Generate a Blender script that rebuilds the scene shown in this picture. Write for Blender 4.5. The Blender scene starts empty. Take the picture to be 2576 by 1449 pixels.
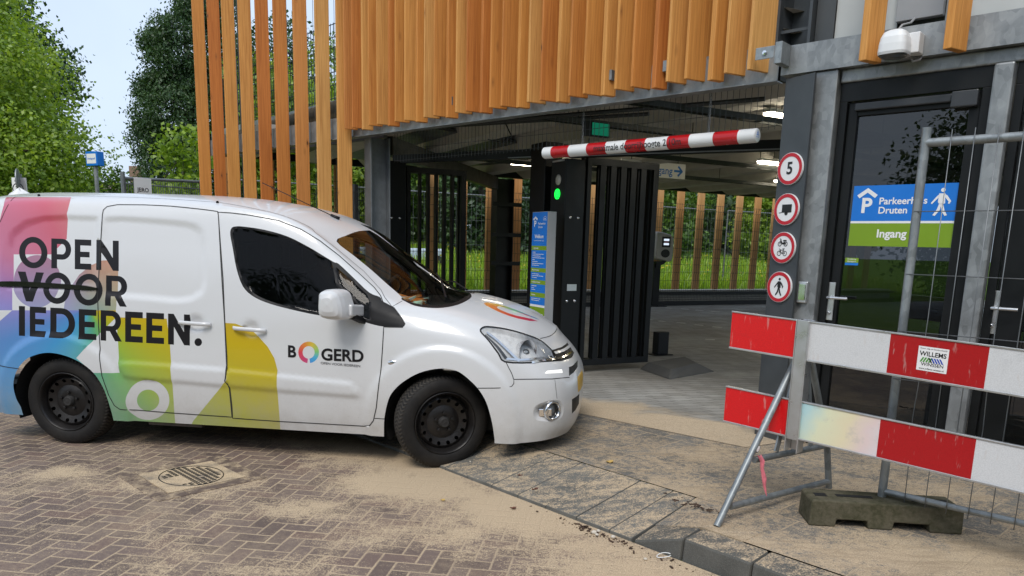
import bpy, bmesh, math, random
import numpy as np
from mathutils import Vector, Matrix
from mathutils.bvhtree import BVHTree
from mathutils.geometry import delaunay_2d_cdt
SC = bpy.context.scene
COL = SC.collection
rnd = random.Random(11)
nrg = np.random.default_rng(5)

# ------------------------------------------------------------------ camera
EYE = 1.48                                   # eye height over the road
F, CX, CY = 1866., 1288., 966.               # focal length and principal point, photo at 2576 px wide
dn = np.array([1010 - CX, 11049 - CY, F]); dn /= np.linalg.norm(dn)
UPC = -dn
FWC = np.array([0, 0, 1.]) - UPC * UPC[2]; FWC /= np.linalg.norm(FWC)
RTC = np.cross(FWC, UPC)
if RTC[0] < 0: RTC = -RTC
R = np.array([RTC, FWC, UPC])                # camera (x right, y down, z ahead) -> world
CAM = np.array([0, 0, EYE])
cd = bpy.data.cameras.new('camera'); cam = bpy.data.objects.new('camera', cd); COL.objects.link(cam)
SC.camera = cam
cd.sensor_width = 36; cd.lens = F / 2576 * 36; cd.sensor_fit = 'HORIZONTAL'
cd.shift_y = (CY - 724.5) / 2576; cd.clip_end = 900; cd.clip_start = .05
rx, ry, rz = R @ np.array([1., 0, 0]), R @ np.array([0, -1., 0]), R @ np.array([0, 0, -1.])
cam.matrix_world = Matrix(((rx[0], ry[0], rz[0], 0), (rx[1], ry[1], rz[1], 0), (rx[2], ry[2], rz[2], EYE), (0, 0, 0, 1)))

# ------------------------------------------------------------------ world and sun
SUN_EL, SUN_AZ = math.radians(52), math.radians(197)     # azimuth clockwise from +Y
W = bpy.data.worlds.new('World'); SC.world = W; W.use_nodes = True
nt = W.node_tree; nt.nodes.clear()
sky = nt.nodes.new('ShaderNodeTexSky'); sky.sky_type = 'NISHITA'; sky.sun_disc = False
sky.sun_elevation = SUN_EL; sky.sun_rotation = SUN_AZ; sky.air_density = 1.0; sky.dust_density = 3.0; sky.ozone_density = 1.0
mx = nt.nodes.new('ShaderNodeMixRGB'); mx.inputs[0].default_value = .80
mx.inputs[2].default_value = (6.7, 7.9, 9.7, 1)          # thin even cloud over the blue
bgd = nt.nodes.new('ShaderNodeBackground'); bgd.inputs[1].default_value = .088
wo = nt.nodes.new('ShaderNodeOutputWorld')
tcw = nt.nodes.new('ShaderNodeTexCoord'); nzw = nt.nodes.new('ShaderNodeTexNoise'); nzw.inputs['Scale'].default_value = 2.2; nzw.inputs['Detail'].default_value = 5
mrw = nt.nodes.new('ShaderNodeMapRange'); mrw.inputs[1].default_value = .3; mrw.inputs[2].default_value = .7; mrw.inputs[3].default_value = .62; mrw.inputs[4].default_value = .9
nt.links.new(tcw.outputs['Generated'], nzw.inputs['Vector']); nt.links.new(nzw.outputs[0], mrw.inputs[0]); nt.links.new(mrw.outputs[0], mx.inputs[0])
nt.links.new(sky.outputs[0], mx.inputs[1]); nt.links.new(mx.outputs[0], bgd.inputs[0]); nt.links.new(bgd.outputs[0], wo.inputs[0])
sd = bpy.data.lights.new('sun', 'SUN'); sd.energy = 1.5; sd.angle = math.radians(25); sd.color = (1, .95, .88)
so = bpy.data.objects.new('sun', sd); COL.objects.link(so)
sdir = Vector((math.sin(SUN_AZ) * math.cos(SUN_EL), math.cos(SUN_AZ) * math.cos(SUN_EL), math.sin(SUN_EL)))
so.rotation_euler = sdir.to_track_quat('Z', 'Y').to_euler()
SC.view_settings.view_transform = 'Standard'; SC.view_settings.look = 'None'
SC.view_settings.exposure = 0.53; SC.view_settings.gamma = 1
SC.cycles.max_bounces = 8; SC.cycles.transparent_max_bounces = 24; SC.cycles.caustics_reflective = False; SC.cycles.caustics_refractive = False

# ------------------------------------------------------------------ geometry helpers
def ray(x, y): return R @ np.array([x - CX, y - CY, F])
def gz(x, y, z=0.):                          # photo pixel -> point at height z
    r = ray(x, y); return CAM + (z - EYE) / r[2] * r
def pln(x, y, p, n):                         # photo pixel -> point on a plane
    r = ray(x, y); return CAM + ((np.array(p) - CAM) @ np.array(n)) / (r @ np.array(n)) * r
def at(x, y, Y):                             # photo pixel -> point at distance Y ahead
    return pln(x, y, (0, Y, 0), (0, 1, 0))
FC = np.array([1.88, 5.49, 0.]); FD = np.array([-.736, .677, 0]); FN = np.array([.677, .736, 0])
GA = np.array([.88, .475, 0.]); GB = np.array([-.475, .88, 0.])
ZP = .12                                     # pavement and garage floor level
def Fp(s, t, z): return FC + FD * s + FN * t + np.array([0, 0, z])     # facade frame: s to the left, t into the building
def Gp(a, b, z): return FC + GA * a + GB * b + np.array([0, 0, z])     # steel grid frame
def fpx(x, y, t=0.): return pln(x, y, FC + FN * t, FN)
def fst(x, y, t=0.):
    p = fpx(x, y, t) - FC; return np.array([p @ FD, t, p[2]])
KD = np.array([.68, -.733, 0]); KN = np.array([.733, .68, 0])
def Kp(k, n, z): return KD * k + KN * n + np.array([0, 0, z])          # kerb frame
I3 = np.eye(3)

class MB:
    def __init__(s): s.v = []; s.f = []; s.m = []; s.cur = 0
    def add(s, vs, fs):
        o = len(s.v); s.v += [tuple(map(float, p)) for p in vs]
        for f in fs: s.f.append([i + o for i in f]); s.m.append(s.cur)
        return s
    def mat(s, i): s.cur = i; return s
    def hexa(s, c8):
        return s.add(c8, [(0, 1, 2, 3), (7, 6, 5, 4), (0, 4, 5, 1), (1, 5, 6, 2), (2, 6, 7, 3), (3, 7, 4, 0)])
    def box(s, x0, x1, y0, y1, z0, z1, fn=None):
        c = [(x0, y0, z0), (x1, y0, z0), (x1, y1, z0), (x0, y1, z0), (x0, y0, z1), (x1, y0, z1), (x1, y1, z1), (x0, y1, z1)]
        if fn: c = [fn(*p) for p in c]
        return s.hexa(c)
    def cbox(s, c, ax, hs):                  # centre, three axes, half sizes
        c = np.array(c, float); a = [np.array(q, float) * h for q, h in zip(ax, hs)]
        pts = [c + i * a[0] + j * a[1] + k * a[2] for k in (-1, 1) for i, j in ((-1, -1), (1, -1), (1, 1), (-1, 1))]
        return s.hexa(pts)
    def bar(s, p, q, w, h, up=(0, 0, 1)):
        p, q = np.array(p, float), np.array(q, float); d = q - p; L = np.linalg.norm(d); d /= L
        sd_ = np.cross(d, up)
        if np.linalg.norm(sd_) < 1e-4: sd_ = np.cross(d, (0, 1, 0))
        sd_ /= np.linalg.norm(sd_); u = np.cross(sd_, d)
        return s.cbox((p + q) / 2, (d, sd_, u), (L / 2, w / 2, h / 2))
    def tube(s, pts, r, n=8, cap=True, closed=False):
        pts = [np.array(p, float) for p in pts]; m = len(pts); rr = r if hasattr(r, '__len__') else [r] * m
        vs = []; ref = None
        for i, p in enumerate(pts):
            a = pts[(i - 1) % m] if (i > 0 or closed) else p; b = pts[(i + 1) % m] if (i < m - 1 or closed) else p
            d = b - a; d /= max(np.linalg.norm(d), 1e-9)
            if ref is None:
                ref = np.cross(d, (0, 0, 1.)); 
                if np.linalg.norm(ref) < .1: ref = np.cross(d, (0, 1., 0))
            ref = ref - d * (ref @ d); ref /= max(np.linalg.norm(ref), 1e-9); o = np.cross(d, ref)
            for k in range(n):
                t = 2 * math.pi * k / n; vs.append(p + rr[i] * (math.cos(t) * ref + math.sin(t) * o))
        fs = []
        for i in range(m if closed else m - 1):
            for k in range(n):
                j = (i + 1) % m; fs.append((i * n + k, i * n + (k + 1) % n, j * n + (k + 1) % n, j * n + k))
        if cap and not closed: fs += [tuple(range(n))[::-1], tuple(range((m - 1) * n, m * n))]
        return s.add(vs, fs)
    def lathe(s, prof, c, ax, n=32, ref=None):    # profile [(along axis, radius)]
        c = np.array(c, float); ax = np.array(ax, float); ax /= np.linalg.norm(ax)
        r1 = np.cross(ax, (0, 0, 1.)) if abs(ax[2]) < .9 else np.cross(ax, (1., 0, 0)); r1 /= np.linalg.norm(r1); r2 = np.cross(ax, r1)
        vs = [c + ax * h + r * (math.cos(2 * math.pi * k / n) * r1 + math.sin(2 * math.pi * k / n) * r2) for h, r in prof for k in range(n)]
        fs = [(i * n + k, i * n + (k + 1) % n, (i + 1) * n + (k + 1) % n, (i + 1) * n + k) for i in range(len(prof) - 1) for k in range(n)]
        return s.add(vs, fs)
    def poly(s, pts): return s.add(pts, [tuple(range(len(pts)))])
    def prism(s, pts2, fn, d0, d1):               # outline pts2 (x, y) -> fn(x, y, d)
        n = len(pts2); vs = [fn(x, y, d0) for x, y in pts2] + [fn(x, y, d1) for x, y in pts2]
        return s.add(vs, [tuple(range(n))[::-1], tuple(range(n, 2 * n))] + [(i, (i + 1) % n, (i + 1) % n + n, i + n) for i in range(n)])
    def build(s, name, mats, parent=None, smooth=False, loc=None, bevel=0, recalc=True):
        me = bpy.data.meshes.new(name)
        v = np.array(s.v, float).reshape(-1, 3)
        org = np.array(loc if loc is not None else (parent['_org'] if parent is not None and '_org' in parent else (0, 0, 0)), float)
        me.from_pydata((v - org).tolist(), [], s.f)
        if not isinstance(mats, (list, tuple)): mats = [mats]
        for m in mats: me.materials.append(m)
        if len(mats) > 1: me.polygons.foreach_set('material_index', s.m)
        if recalc:
            bm = bmesh.new(); bm.from_mesh(me); bmesh.ops.recalc_face_normals(bm, faces=bm.faces); bm.to_mesh(me); bm.free()
        if smooth:
            me.polygons.foreach_set('use_smooth', [True] * len(me.polygons))
            if smooth == 'auto': me.set_sharp_from_angle(angle=math.radians(35))
        o = bpy.data.objects.new(name, me); COL.objects.link(o)
        if loc is not None and parent is None: o.location = loc
        if parent is not None: o.parent = parent; o['_org'] = list(map(float, org))
        elif loc is not None: o['_org'] = list(map(float, org))
        if bevel:
            b = o.modifiers.new('bevel', 'BEVEL'); b.width = bevel; b.segments = 2; b.limit_method = 'ANGLE'; b.angle_limit = math.radians(40)
        return o

def tag(o, label=None, cat=None, group=None, kind=None):
    if label: o['label'] = label
    if cat: o['category'] = cat
    if group: o['group'] = group
    if kind: o['kind'] = kind
    return o
def empty(name, loc, label=None, cat=None, group=None, rz=0):
    o = bpy.data.objects.new(name, None); COL.objects.link(o); o.location = [float(q) for q in loc]; o.rotation_euler = (0, 0, rz)
    o.empty_display_size = .1; o['_org'] = [float(q) for q in loc]
    return tag(o, label, cat, group)
def copy_tree(o, parent=None):
    c = o.copy(); COL.objects.link(c); c.parent = parent
    for ch in [k for k in bpy.data.objects if k.parent is o]: copy_tree(ch, c)
    return c

def text_polys(txt, size=1., bold=0.0, align='CENTER', sx=1.0, slices=0):
    cu = bpy.data.curves.new('lettering', 'FONT'); cu.body = txt; cu.size = size; cu.align_x = align; cu.align_y = 'CENTER'; cu.offset = bold * size
    cu.resolution_u = 4
    ob = bpy.data.objects.new('lettering', cu); COL.objects.link(ob)
    dg = bpy.context.evaluated_depsgraph_get(); dg.update()
    ev = ob.evaluated_get(dg); me = ev.to_mesh()
    vs = [(v.co.x * sx, v.co.y) for v in me.vertices]; fs = [tuple(p.vertices) for p in me.polygons]
    if slices:                                   # cut into narrow bands so the letters can bend round a bar
        bm = bmesh.new(); bm.from_mesh(me)
        for q in np.linspace(-.6, .8, slices): bmesh.ops.bisect_plane(bm, geom=bm.verts[:] + bm.edges[:] + bm.faces[:], plane_co=(0, q * size, 0), plane_no=(0, 1, 0))
        bm.verts.index_update(); vs = [(v.co.x * sx, v.co.y) for v in bm.verts]; fs = [tuple(v.index for v in f.verts) for f in bm.faces]; bm.free()
    ev.to_mesh_clear(); bpy.data.objects.remove(ob); bpy.data.curves.remove(cu)
    return vs, fs
def put_text(mb, txt, fn, cx, cy, size, bold=0., align='CENTER', sx=1.0):   # fn(x, y) -> world point
    vs, fs = text_polys(txt, size, bold, align, sx)
    mb.add([fn(cx + x, cy + y) for x, y in vs], fs)
def circle(cx, cy, r, n=32, ry=None): return [(cx + r * math.cos(2 * math.pi * k / n), cy + (ry or r) * math.sin(2 * math.pi * k / n)) for k in range(n)]

# ------------------------------------------------------------------ material helpers
class NT:
    def __init__(s, name):
        s.mt = bpy.data.materials.new(name); s.mt.use_nodes = True; s.t = s.mt.node_tree; s.t.nodes.clear()
        s.out = s.t.nodes.new('ShaderNodeOutputMaterial')
    def n(s, kind, **kw):
        nd = s.t.nodes.new('ShaderNode' + kind)
        for k, v in kw.items(): setattr(nd, k, v)
        return nd
    def l(s, a, b): s.t.links.new(a, b)
    def val(s, nd, key, v):
        if isinstance(v, bpy.types.NodeSocket): s.l(v, nd.inputs[key])
        else:
            if isinstance(v, tuple) and len(v) == 3 and nd.inputs[key].type == 'RGBA': v = (*v, 1)
            nd.inputs[key].default_value = v
    def m(s, op, a, b=None, c=None, clamp=False):
        nd = s.n('Math', operation=op); nd.use_clamp = clamp
        for i, q in enumerate((a, b, c)):
            if q is not None: s.val(nd, i, q)
        return nd.outputs[0]
    def mix(s, f, a, b, mode='MIX'):
        nd = s.n('MixRGB', blend_type=mode); s.val(nd, 0, f); s.val(nd, 1, a); s.val(nd, 2, b); return nd.outputs[0]
    def co(s, kind='Object'): return s.n('TexCoord').outputs[kind]
    def pos(s): return s.n('NewGeometry').outputs['Position']
    def mapv(s, vec, scale=(1, 1, 1), rot=(0, 0, 0), loc=(0, 0, 0)):
        nd = s.n('Mapping'); s.l(vec, nd.inputs[0]); nd.inputs['Scale'].default_value = scale; nd.inputs['Rotation'].default_value = rot; nd.inputs['Location'].default_value = loc
        return nd.outputs[0]
    def noise(s, vec, scale, detail=4, rough=.55, dist=0.):
        nd = s.n('TexNoise'); s.l(vec, nd.inputs['Vector']); nd.inputs['Scale'].default_value = scale; nd.inputs['Detail'].default_value = detail
        nd.inputs['Roughness'].default_value = rough; nd.inputs['Distortion'].default_value = dist
        return nd.outputs[0]
    def rng(s, v, a, b, c=0., d=1., smooth=False):
        nd = s.n('MapRange'); s.val(nd, 0, v)
        for i, q in enumerate((a, b, c, d)): nd.inputs[i + 1].default_value = q
        if smooth: nd.interpolation_type = 'SMOOTHSTEP'
        return nd.outputs[0]
    def ramp(s, v, stops, interp='LINEAR'):
        nd = s.n('ValToRGB'); cr = nd.color_ramp; cr.interpolation = interp
        while len(cr.elements) < len(stops): cr.elements.new(.5)
        for e, (p, c) in zip(cr.elements, stops): e.position = p; e.color = (*c, 1)
        s.val(nd, 0, v); return nd.outputs[0]
    def bump(s, h, strength=.3, dist=.01, normal=None):
        nd = s.n('Bump'); s.l(h, nd.inputs['Height']); nd.inputs['Strength'].default_value = strength; nd.inputs['Distance'].default_value = dist
        if normal: s.l(normal, nd.inputs['Normal'])
        return nd.outputs[0]
    def bsdf(s, color, rough=.5, metal=0., normal=None, spec=.5, **kw):
        nd = s.n('BsdfPrincipled'); s.val(nd, 'Base Color', color); s.val(nd, 'Roughness', rough); s.val(nd, 'Metallic', metal); s.val(nd, 'Specular IOR Level', spec)
        if normal: s.l(normal, nd.inputs['Normal'])
        for k, v in kw.items(): s.val(nd, k.replace('_', ' '), v)
        s.l(nd.outputs[0], s.out.inputs[0]); return nd
def pmat(name, col, rough=.5, metal=0., var=.12, vs=6., bump=0., bs=60., spec=.5, coord='Object', **kw):
    N = NT(name); c = N.co(coord)
    n1 = N.noise(c, vs, 5); f = N.rng(n1, .3, .7, 1 - var, 1 + var)
    colv = N.mix(1., (*col, 1), f, 'MULTIPLY')
    rv = N.rng(n1, .3, .7, max(rough - .08, .02), min(rough + .08, 1))
    nm = N.bump(N.noise(c, bs, 3), bump, .004) if bump else None
    N.bsdf(colv, rv, metal, nm, spec, **kw); return N.mt
def emat(name, col, strength):
    N = NT(name); e = N.n('Emission'); N.val(e, 0, (*col, 1)); e.inputs[1].default_value = strength; N.l(e.outputs[0], N.out.inputs[0]); return N.mt
def glass(name, tint, refl=1.0, rough=.0, ior=1.5):
    N = NT(name); tr = N.n('BsdfTransparent'); N.val(tr, 0, (*tint, 1)); gl = N.n('BsdfGlossy'); gl.inputs['Roughness'].default_value = rough
    N.val(gl, 0, (refl, refl, refl, 1)); fr = N.n('Fresnel'); fr.inputs[0].default_value = ior; ms = N.n('MixShader')
    N.l(fr.outputs[0], ms.inputs[0]); N.l(tr.outputs[0], ms.inputs[1]); N.l(gl.outputs[0], ms.inputs[2]); N.l(ms.outputs[0], N.out.inputs[0]); return N.mt
M = {}
M['white_paint'] = pmat('white_paint', (.80, .81, .82), .28, var=.02, vs=3)
M['black_steel'] = pmat('black_steel', (.0055, .0065, .007), .45, var=.2, spec=.3)
M['black_plastic'] = pmat('black_plastic', (.008, .008, .009), .5, var=.15, bump=.1, bs=300, spec=.25)
M['rubber'] = pmat('rubber', (.02, .019, .018), .75, var=.3, vs=12, bump=.15, bs=120)
M['dark_void'] = pmat('dark_void', (.008, .008, .008), .8)
M['white_plastic'] = pmat('white_plastic', (.75, .76, .76), .35, var=.03)
M['grey_panel'] = pmat('grey_panel', (.52, .54, .53), .5, var=.04)
M['dark_panel'] = pmat('dark_panel', (.06, .065, .068), .45, var=.1)
M['chrome'] = pmat('chrome', (.75, .75, .76), .12, 1., var=.03)
M['alu'] = pmat('alu', (.60, .61, .62), .33, .85, var=.06, vs=14)
M['sign_white'] = pmat('sign_white', (.80, .80, .80), .4, var=.02)
M['sign_red'] = pmat('sign_red', (.50, .012, .025), .4, var=.04)
M['sign_black'] = pmat('sign_black', (.01, .01, .01), .5, var=.1)
M['sign_blue'] = pmat('sign_blue', (.005, .17, .62), .4, var=.03)
M['sign_green'] = pmat('sign_green', (.19, .32, .012), .4, var=.03)
M['grey_cabinet'] = pmat('grey_cabinet', (.33, .34, .35), .45, .2, var=.05)

def galv(name, base, k=.22, rough=.45):
    N = NT(name); c = N.co(); v = N.n('TexVoronoi'); N.l(N.mapv(c, (1, 1, .6)), v.inputs['Vector']); v.inputs['Scale'].default_value = 28
    n1 = N.noise(c, 3.5, 6, .65, .6); n2 = N.noise(N.mapv(c, (9, 9, .7)), 2, 4)
    cr = N.n('SeparateColor'); N.l(v.outputs['Color'], cr.inputs[0])
    f = N.m('ADD', N.m('MULTIPLY', cr.outputs[0], .16), N.m('MULTIPLY', n1, .75)); f = N.m('ADD', f, N.m('MULTIPLY', n2, .22))
    ff = N.rng(f, .25, .85, 1 - k * 1.4, 1 + k)
    col = N.mix(1., (*base, 1), ff, 'MULTIPLY')
    st = N.rng(N.noise(c, 11, 4, .6), .68, .74, 0, .55); col = N.mix(st, col, (base[0] * .35, base[1] * .36, base[2] * .38, 1))
    N.bsdf(col, N.rng(f, .3, .8, rough - .1, rough + .15), .55, N.bump(n1, .12, .003)); return N.mt
M['galv'] = galv('galvanised_steel', (.29, .305, .31), .42)
M['galv_tube'] = galv('galvanised_tube', (.28, .305, .315), .42)
M['grey_steel'] = pmat('grey_steel', (.062, .070, .076), .42, .25, var=.18, vs=4)
M['steel_mid'] = galv('steel_mid', (.20, .215, .225), .25)
M['wire'] = pmat('wire', (.028, .032, .032), .5, .3, var=.1)
M['wire_galv'] = pmat('wire_galv', (.20, .21, .215), .45, .6, var=.2)

def wood(name, c1, c2, c3):
    N = NT(name); c = N.co(); oi = N.n('ObjectInfo'); rnd_ = oi.outputs['Random']
    off = N.n('Combine' + 'XYZ'); N.l(N.m('MULTIPLY', rnd_, 37.), off.inputs[0]); N.l(N.m('MULTIPLY', rnd_, 91.), off.inputs[2])
    va = N.n('VectorMath', operation='ADD'); N.l(c, va.inputs[0]); N.l(off.outputs[0], va.inputs[1]); p = va.outputs[0]
    g1 = N.noise(N.mapv(p, (22, 22, .55)), 2.2, 5, .6, 1.2); g2 = N.noise(N.mapv(p, (90, 90, 1.6)), 2., 3, .6); g3 = N.noise(N.mapv(p, (1.2, 1.2, .35)), 2., 2)
    base = N.ramp(rnd_, [(0., c1), (.3, c2), (.55, c3), (.75, c2), (.9, c1), (1., c3)])
    col = N.mix(N.rng(g1, .40, .68, 0, .75), base, N.mix(1., base, (.55, .40, .27, 1), 'MULTIPLY'))
    col = N.mix(N.rng(g2, .35, .7, 0, .45), col, N.mix(1., base, (.62, .50, .38, 1), 'MULTIPLY'))
    col = N.mix(N.rng(g3, .35, .7, 0, .35), col, N.mix(1., base, (1.22, 1.2, 1.12, 1), 'MULTIPLY'))
    v = N.n('TexVoronoi'); N.l(N.mapv(p, (6.5, 6.5, 2.3)), v.inputs['Vector']); v.inputs['Scale'].default_value = 1.25
    kn = N.rng(v.outputs['Distance'], .05, .085, 1, 0); ring = N.rng(v.outputs['Distance'], .09, .2, .35, 0)
    scz = N.n('SeparateColor'); N.l(v.outputs['Color'], scz.inputs[0]); sel = N.m('GREATER_THAN', scz.outputs[0], .55)
    col = N.mix(N.m('MULTIPLY', ring, sel), col, (.20, .07, .02, 1)); col = N.mix(N.m('MULTIPLY', N.m('MULTIPLY', kn, sel), .85), col, (.045, .018, .008, 1))
    N.bsdf(col, N.rng(g1, .3, .7, .5, .68), 0., N.bump(g2, .12, .002), .35); return N.mt
M['wood'] = wood('larch_wood', (.56, .185, .038), (.68, .31, .075), (.75, .41, .135))
M['wood_lit_tone'] = wood('larch_wood_sunlit', (.68, .34, .13), (.76, .43, .18), (.80, .48, .22))  # larch lightened in colour to stand for light missing on the far slats
# ------------------------------------------------------------------ ground materials
def sand_layers(N, p):
    g = N.noise(p, 150, 2, .7); g2 = N.noise(p, 55, 4, .7)
    col = N.mix(N.rng(g, .3, .7), (.25, .185, .115, 1), (.70, .55, .37, 1))
    col = N.mix(N.rng(g2, .35, .7, 0, .5), col, (.51, .395, .26, 1))
    return col, g
def herringbone(N, p, rot, L, joint=.035):
    q = N.mapv(p, (1 / L, 1 / L, 1), (0, 0, rot)); s = N.n('SeparateXYZ'); N.l(q, s.inputs[0]); X, Y = s.outputs[0], s.outputs[1]
    ix, iy = N.m('FLOOR', X), N.m('FLOOR', Y); fx, fy = N.m('SUBTRACT', X, ix), N.m('SUBTRACT', Y, iy)
    k = N.m('FLOORED_MODULO', N.m('ADD', ix, iy), 4.)
    eq = lambda v: N.m('COMPARE', k, float(v), .1)
    e1, e3 = eq(1), eq(3); isv = N.m('GREATER_THAN', k, 1.5)
    u = N.m('ADD', fx, e1); v = N.m('ADD', fy, e3)
    du = N.m('MINIMUM', u, N.m('SUBTRACT', N.m('SUBTRACT', 2., isv), u)); dv = N.m('MINIMUM', v, N.m('SUBTRACT', N.m('ADD', 1., isv), v))
    d = N.m('MINIMUM', du, dv)
    cx_ = N.n('CombineXYZ'); N.l(N.m('SUBTRACT', ix, e1), cx_.inputs[0]); N.l(N.m('SUBTRACT', iy, e3), cx_.inputs[1]); N.l(isv, cx_.inputs[2])
    wn = N.n('TexWhiteNoise'); N.l(cx_.outputs[0], wn.inputs[0])
    return d, wn.outputs['Value'], wn.outputs['Color']
def blob_mask(N, p, spots):
    out = None
    for (x, y, rx_, ry_, w) in spots:
        q = N.mapv(p, (1 / rx_, 1 / ry_, 0), (0, 0, 0), (-x / rx_, -y / ry_, 0)); ln = N.n('VectorMath', operation='LENGTH'); N.l(q, ln.inputs[0])
        b = N.rng(ln.outputs['Value'], 0., 1., w, 0., True); out = b if out is None else N.m('MAXIMUM', out, b)
    return out

def road_material():
    N = NT('brick_paving'); p = N.pos()
    wob = N.noise(p, 9, 2); 
    d, rv, rc = herringbone(N, p, math.radians(8), .0885)
    dj = N.m('ADD', d, N.m('MULTIPLY', N.m('SUBTRACT', N.noise(p, 60, 3), .5), .07))
    tone = N.ramp(rv, [(0, (.068, .046, .040)), (.35, (.105, .074, .062)), (.7, (.150, .108, .090)), (1, (.130, .080, .064))])
    sp = N.noise(p, 260, 2); tone = N.mix(N.rng(sp, .35, .75, 0, .55), tone, (.21, .165, .15, 1))
    tone = N.mix(N.rng(sp, .2, .4, .5, 0), tone, (.035, .025, .026, 1))
    sand, g = sand_layers(N, p)
    s = N.n('SeparateXYZ'); N.l(p, s.inputs[0])
    kn = N.m('ADD', N.m('MULTIPLY', s.outputs[0], .733), N.m('MULTIPLY', s.outputs[1], .68))
    nearkerb = N.rng(kn, 2.1, 2.85, 0, .27, True)
    big = N.noise(p, 1.1, 6, .62, .8); mid = N.noise(p, 5.5, 5, .65)
    cover = N.m('ADD', N.m('ADD', N.m('MULTIPLY', big, .82), N.m('MULTIPLY', mid, .50)), nearkerb)
    spots = blob_mask(N, p, [(-2.0, 4.35, .85, .42, .26), (-1.15, 3.95, .55, .30, .27), (-.75, 4.35, .7, .4, .3), (-2.9, 4.5, .5, .25, .2), (-.35, 3.6, .5, .35, .16), (.35, 3.05, .6, .5, .25), (.05, 4.0, .5, .5, .2), (-1.0, 3.2, .4, .2, .12)])
    cover = N.m('ADD', cover, spots)
    grain = N.m('MULTIPLY', N.m('SUBTRACT', N.noise(p, 115, 3, .7), .5), .95)
    fine = N.m('MULTIPLY', N.m('SUBTRACT', N.noise(p, 34, 4, .7), .5), .55); sm = N.rng(N.m('ADD', N.m('ADD', cover, grain), fine), .66, .90, 0, .93, True)
    joint = N.rng(dj, .030, .095, .85, 0)
    joint = N.m('MULTIPLY', joint, N.rng(N.noise(p, 3.5, 5, .65), .3, .6, .55, 1.)); haze_ = N.rng(N.m('ADD', N.noise(p, 2.2, 6, .7), fine), .42, .75, .02, .38); sm = N.m('MAXIMUM', N.m('MAXIMUM', sm, joint), haze_)
    col = N.mix(sm, tone, sand)
    dk = N.m('MULTIPLY', N.rng(N.noise(p, 2.6, 5, .6, 1.), .60, .72, 0, .45), N.rng(kn, 2.0, 2.7, 0, 1)); col = N.mix(dk, col, (.045, .028, .018, 1))
    h = N.m('ADD', N.m('MULTIPLY', N.rng(dj, .03, .12), .5), N.m('ADD', N.m('MULTIPLY', sm, .2), N.m('MULTIPLY', g, .18)))
    N.bsdf(col, N.rng(sm, 0, 1, .62, .9), 0, N.bump(h, .5, .006), .35); return N.mt
def tiles(N, p, ang, size, off=(0, 0)):
    q = N.mapv(p, (1 / size[0], 1 / size[1], 1), (0, 0, ang), (off[0], off[1], 0)); s = N.n('SeparateXYZ'); N.l(q, s.inputs[0]); X, Y = s.outputs[0], s.outputs[1]
    iy = N.m('FLOOR', Y); X = N.m('ADD', X, N.m('MULTIPLY', N.m('FLOORED_MODULO', iy, 2.), .5)); ix = N.m('FLOOR', X)
    fx, fy = N.m('SUBTRACT', X, ix), N.m('SUBTRACT', Y, iy)
    d = N.m('MINIMUM', N.m('MULTIPLY', N.m('MINIMUM', fx, N.m('SUBTRACT', 1., fx)), size[0]), N.m('MULTIPLY', N.m('MINIMUM', fy, N.m('SUBTRACT', 1., fy)), size[1]))
    c = N.n('CombineXYZ'); N.l(ix, c.inputs[0]); N.l(iy, c.inputs[1]); wn = N.n('TexWhiteNoise'); N.l(c.outputs[0], wn.inputs[0])
    return d, wn.outputs['Value']
def pavement_material():
    N = NT('pavement_tiles'); p = N.pos(); d, rv = tiles(N, p, math.radians(47), (.30, .30))
    dj = N.m('ADD', d, N.m('MULTIPLY', N.m('SUBTRACT', N.noise(p, 50, 3), .5), .008))
    tone = N.ramp(rv, [(0, (.095, .094, .088)), (.5, (.125, .123, .114)), (1, (.160, .156, .142))])
    tone = N.mix(N.rng(N.noise(p, 190, 2), .4, .75, 0, .5), tone, (.20, .19, .17, 1)); tone = N.mix(N.rng(N.noise(p, 7, 5), .45, .7, 0, .5), tone, (.05, .048, .043, 1))
    sand, g = sand_layers(N, p)
    big = N.noise(p, 1.5, 6, .62, 1.); mid = N.noise(p, 7, 5, .65, .8); streak = N.noise(N.mapv(p, (2, 9, 1), (0, 0, math.radians(12))), 2., 5, .6, .8)
    spots = blob_mask(N, p, [(1.0, 3.35, .5, .4, .22), (1.9, 3.2, 1.0, .45, .26), (1.25, 4.9, .8, .5, .2), (1.0, 4.1, .5, .5, .2), (2.4, 3.3, .8, .3, .2), (2.0, 4.2, 1.4, .4, .16)])
    cover = N.m('ADD', N.m('ADD', N.m('ADD', N.m('MULTIPLY', big, .6), N.m('MULTIPLY', mid, .35)), N.m('MULTIPLY', streak, .35)), spots)
    cover = N.m('ADD', cover, N.m('MULTIPLY', N.m('SUBTRACT', N.noise(p, 28, 5, .72), .5), .8)); sm = N.rng(N.m('ADD', cover, N.m('MULTIPLY', N.m('SUBTRACT', N.noise(p, 115, 3, .7), .5), .9)), .52, .84, 0, .88, True)
    sm = N.m('MAXIMUM', sm, N.rng(dj, .003, .008, .8, 0))
    sand = N.mix(N.rng(streak, .45, .7, 0, .55), sand, N.mix(1., sand, (.45, .43, .40, 1), 'MULTIPLY'))
    col = N.mix(sm, tone, sand)
    h = N.m('ADD', N.m('MULTIPLY', N.rng(dj, .0, .007), .6), N.m('MULTIPLY', g, .25)); h = N.m('ADD', h, N.m('MULTIPLY', mid, .4))
    N.bsdf(col, .85, 0, N.bump(h, .5, .008), .3); return N.mt
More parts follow.
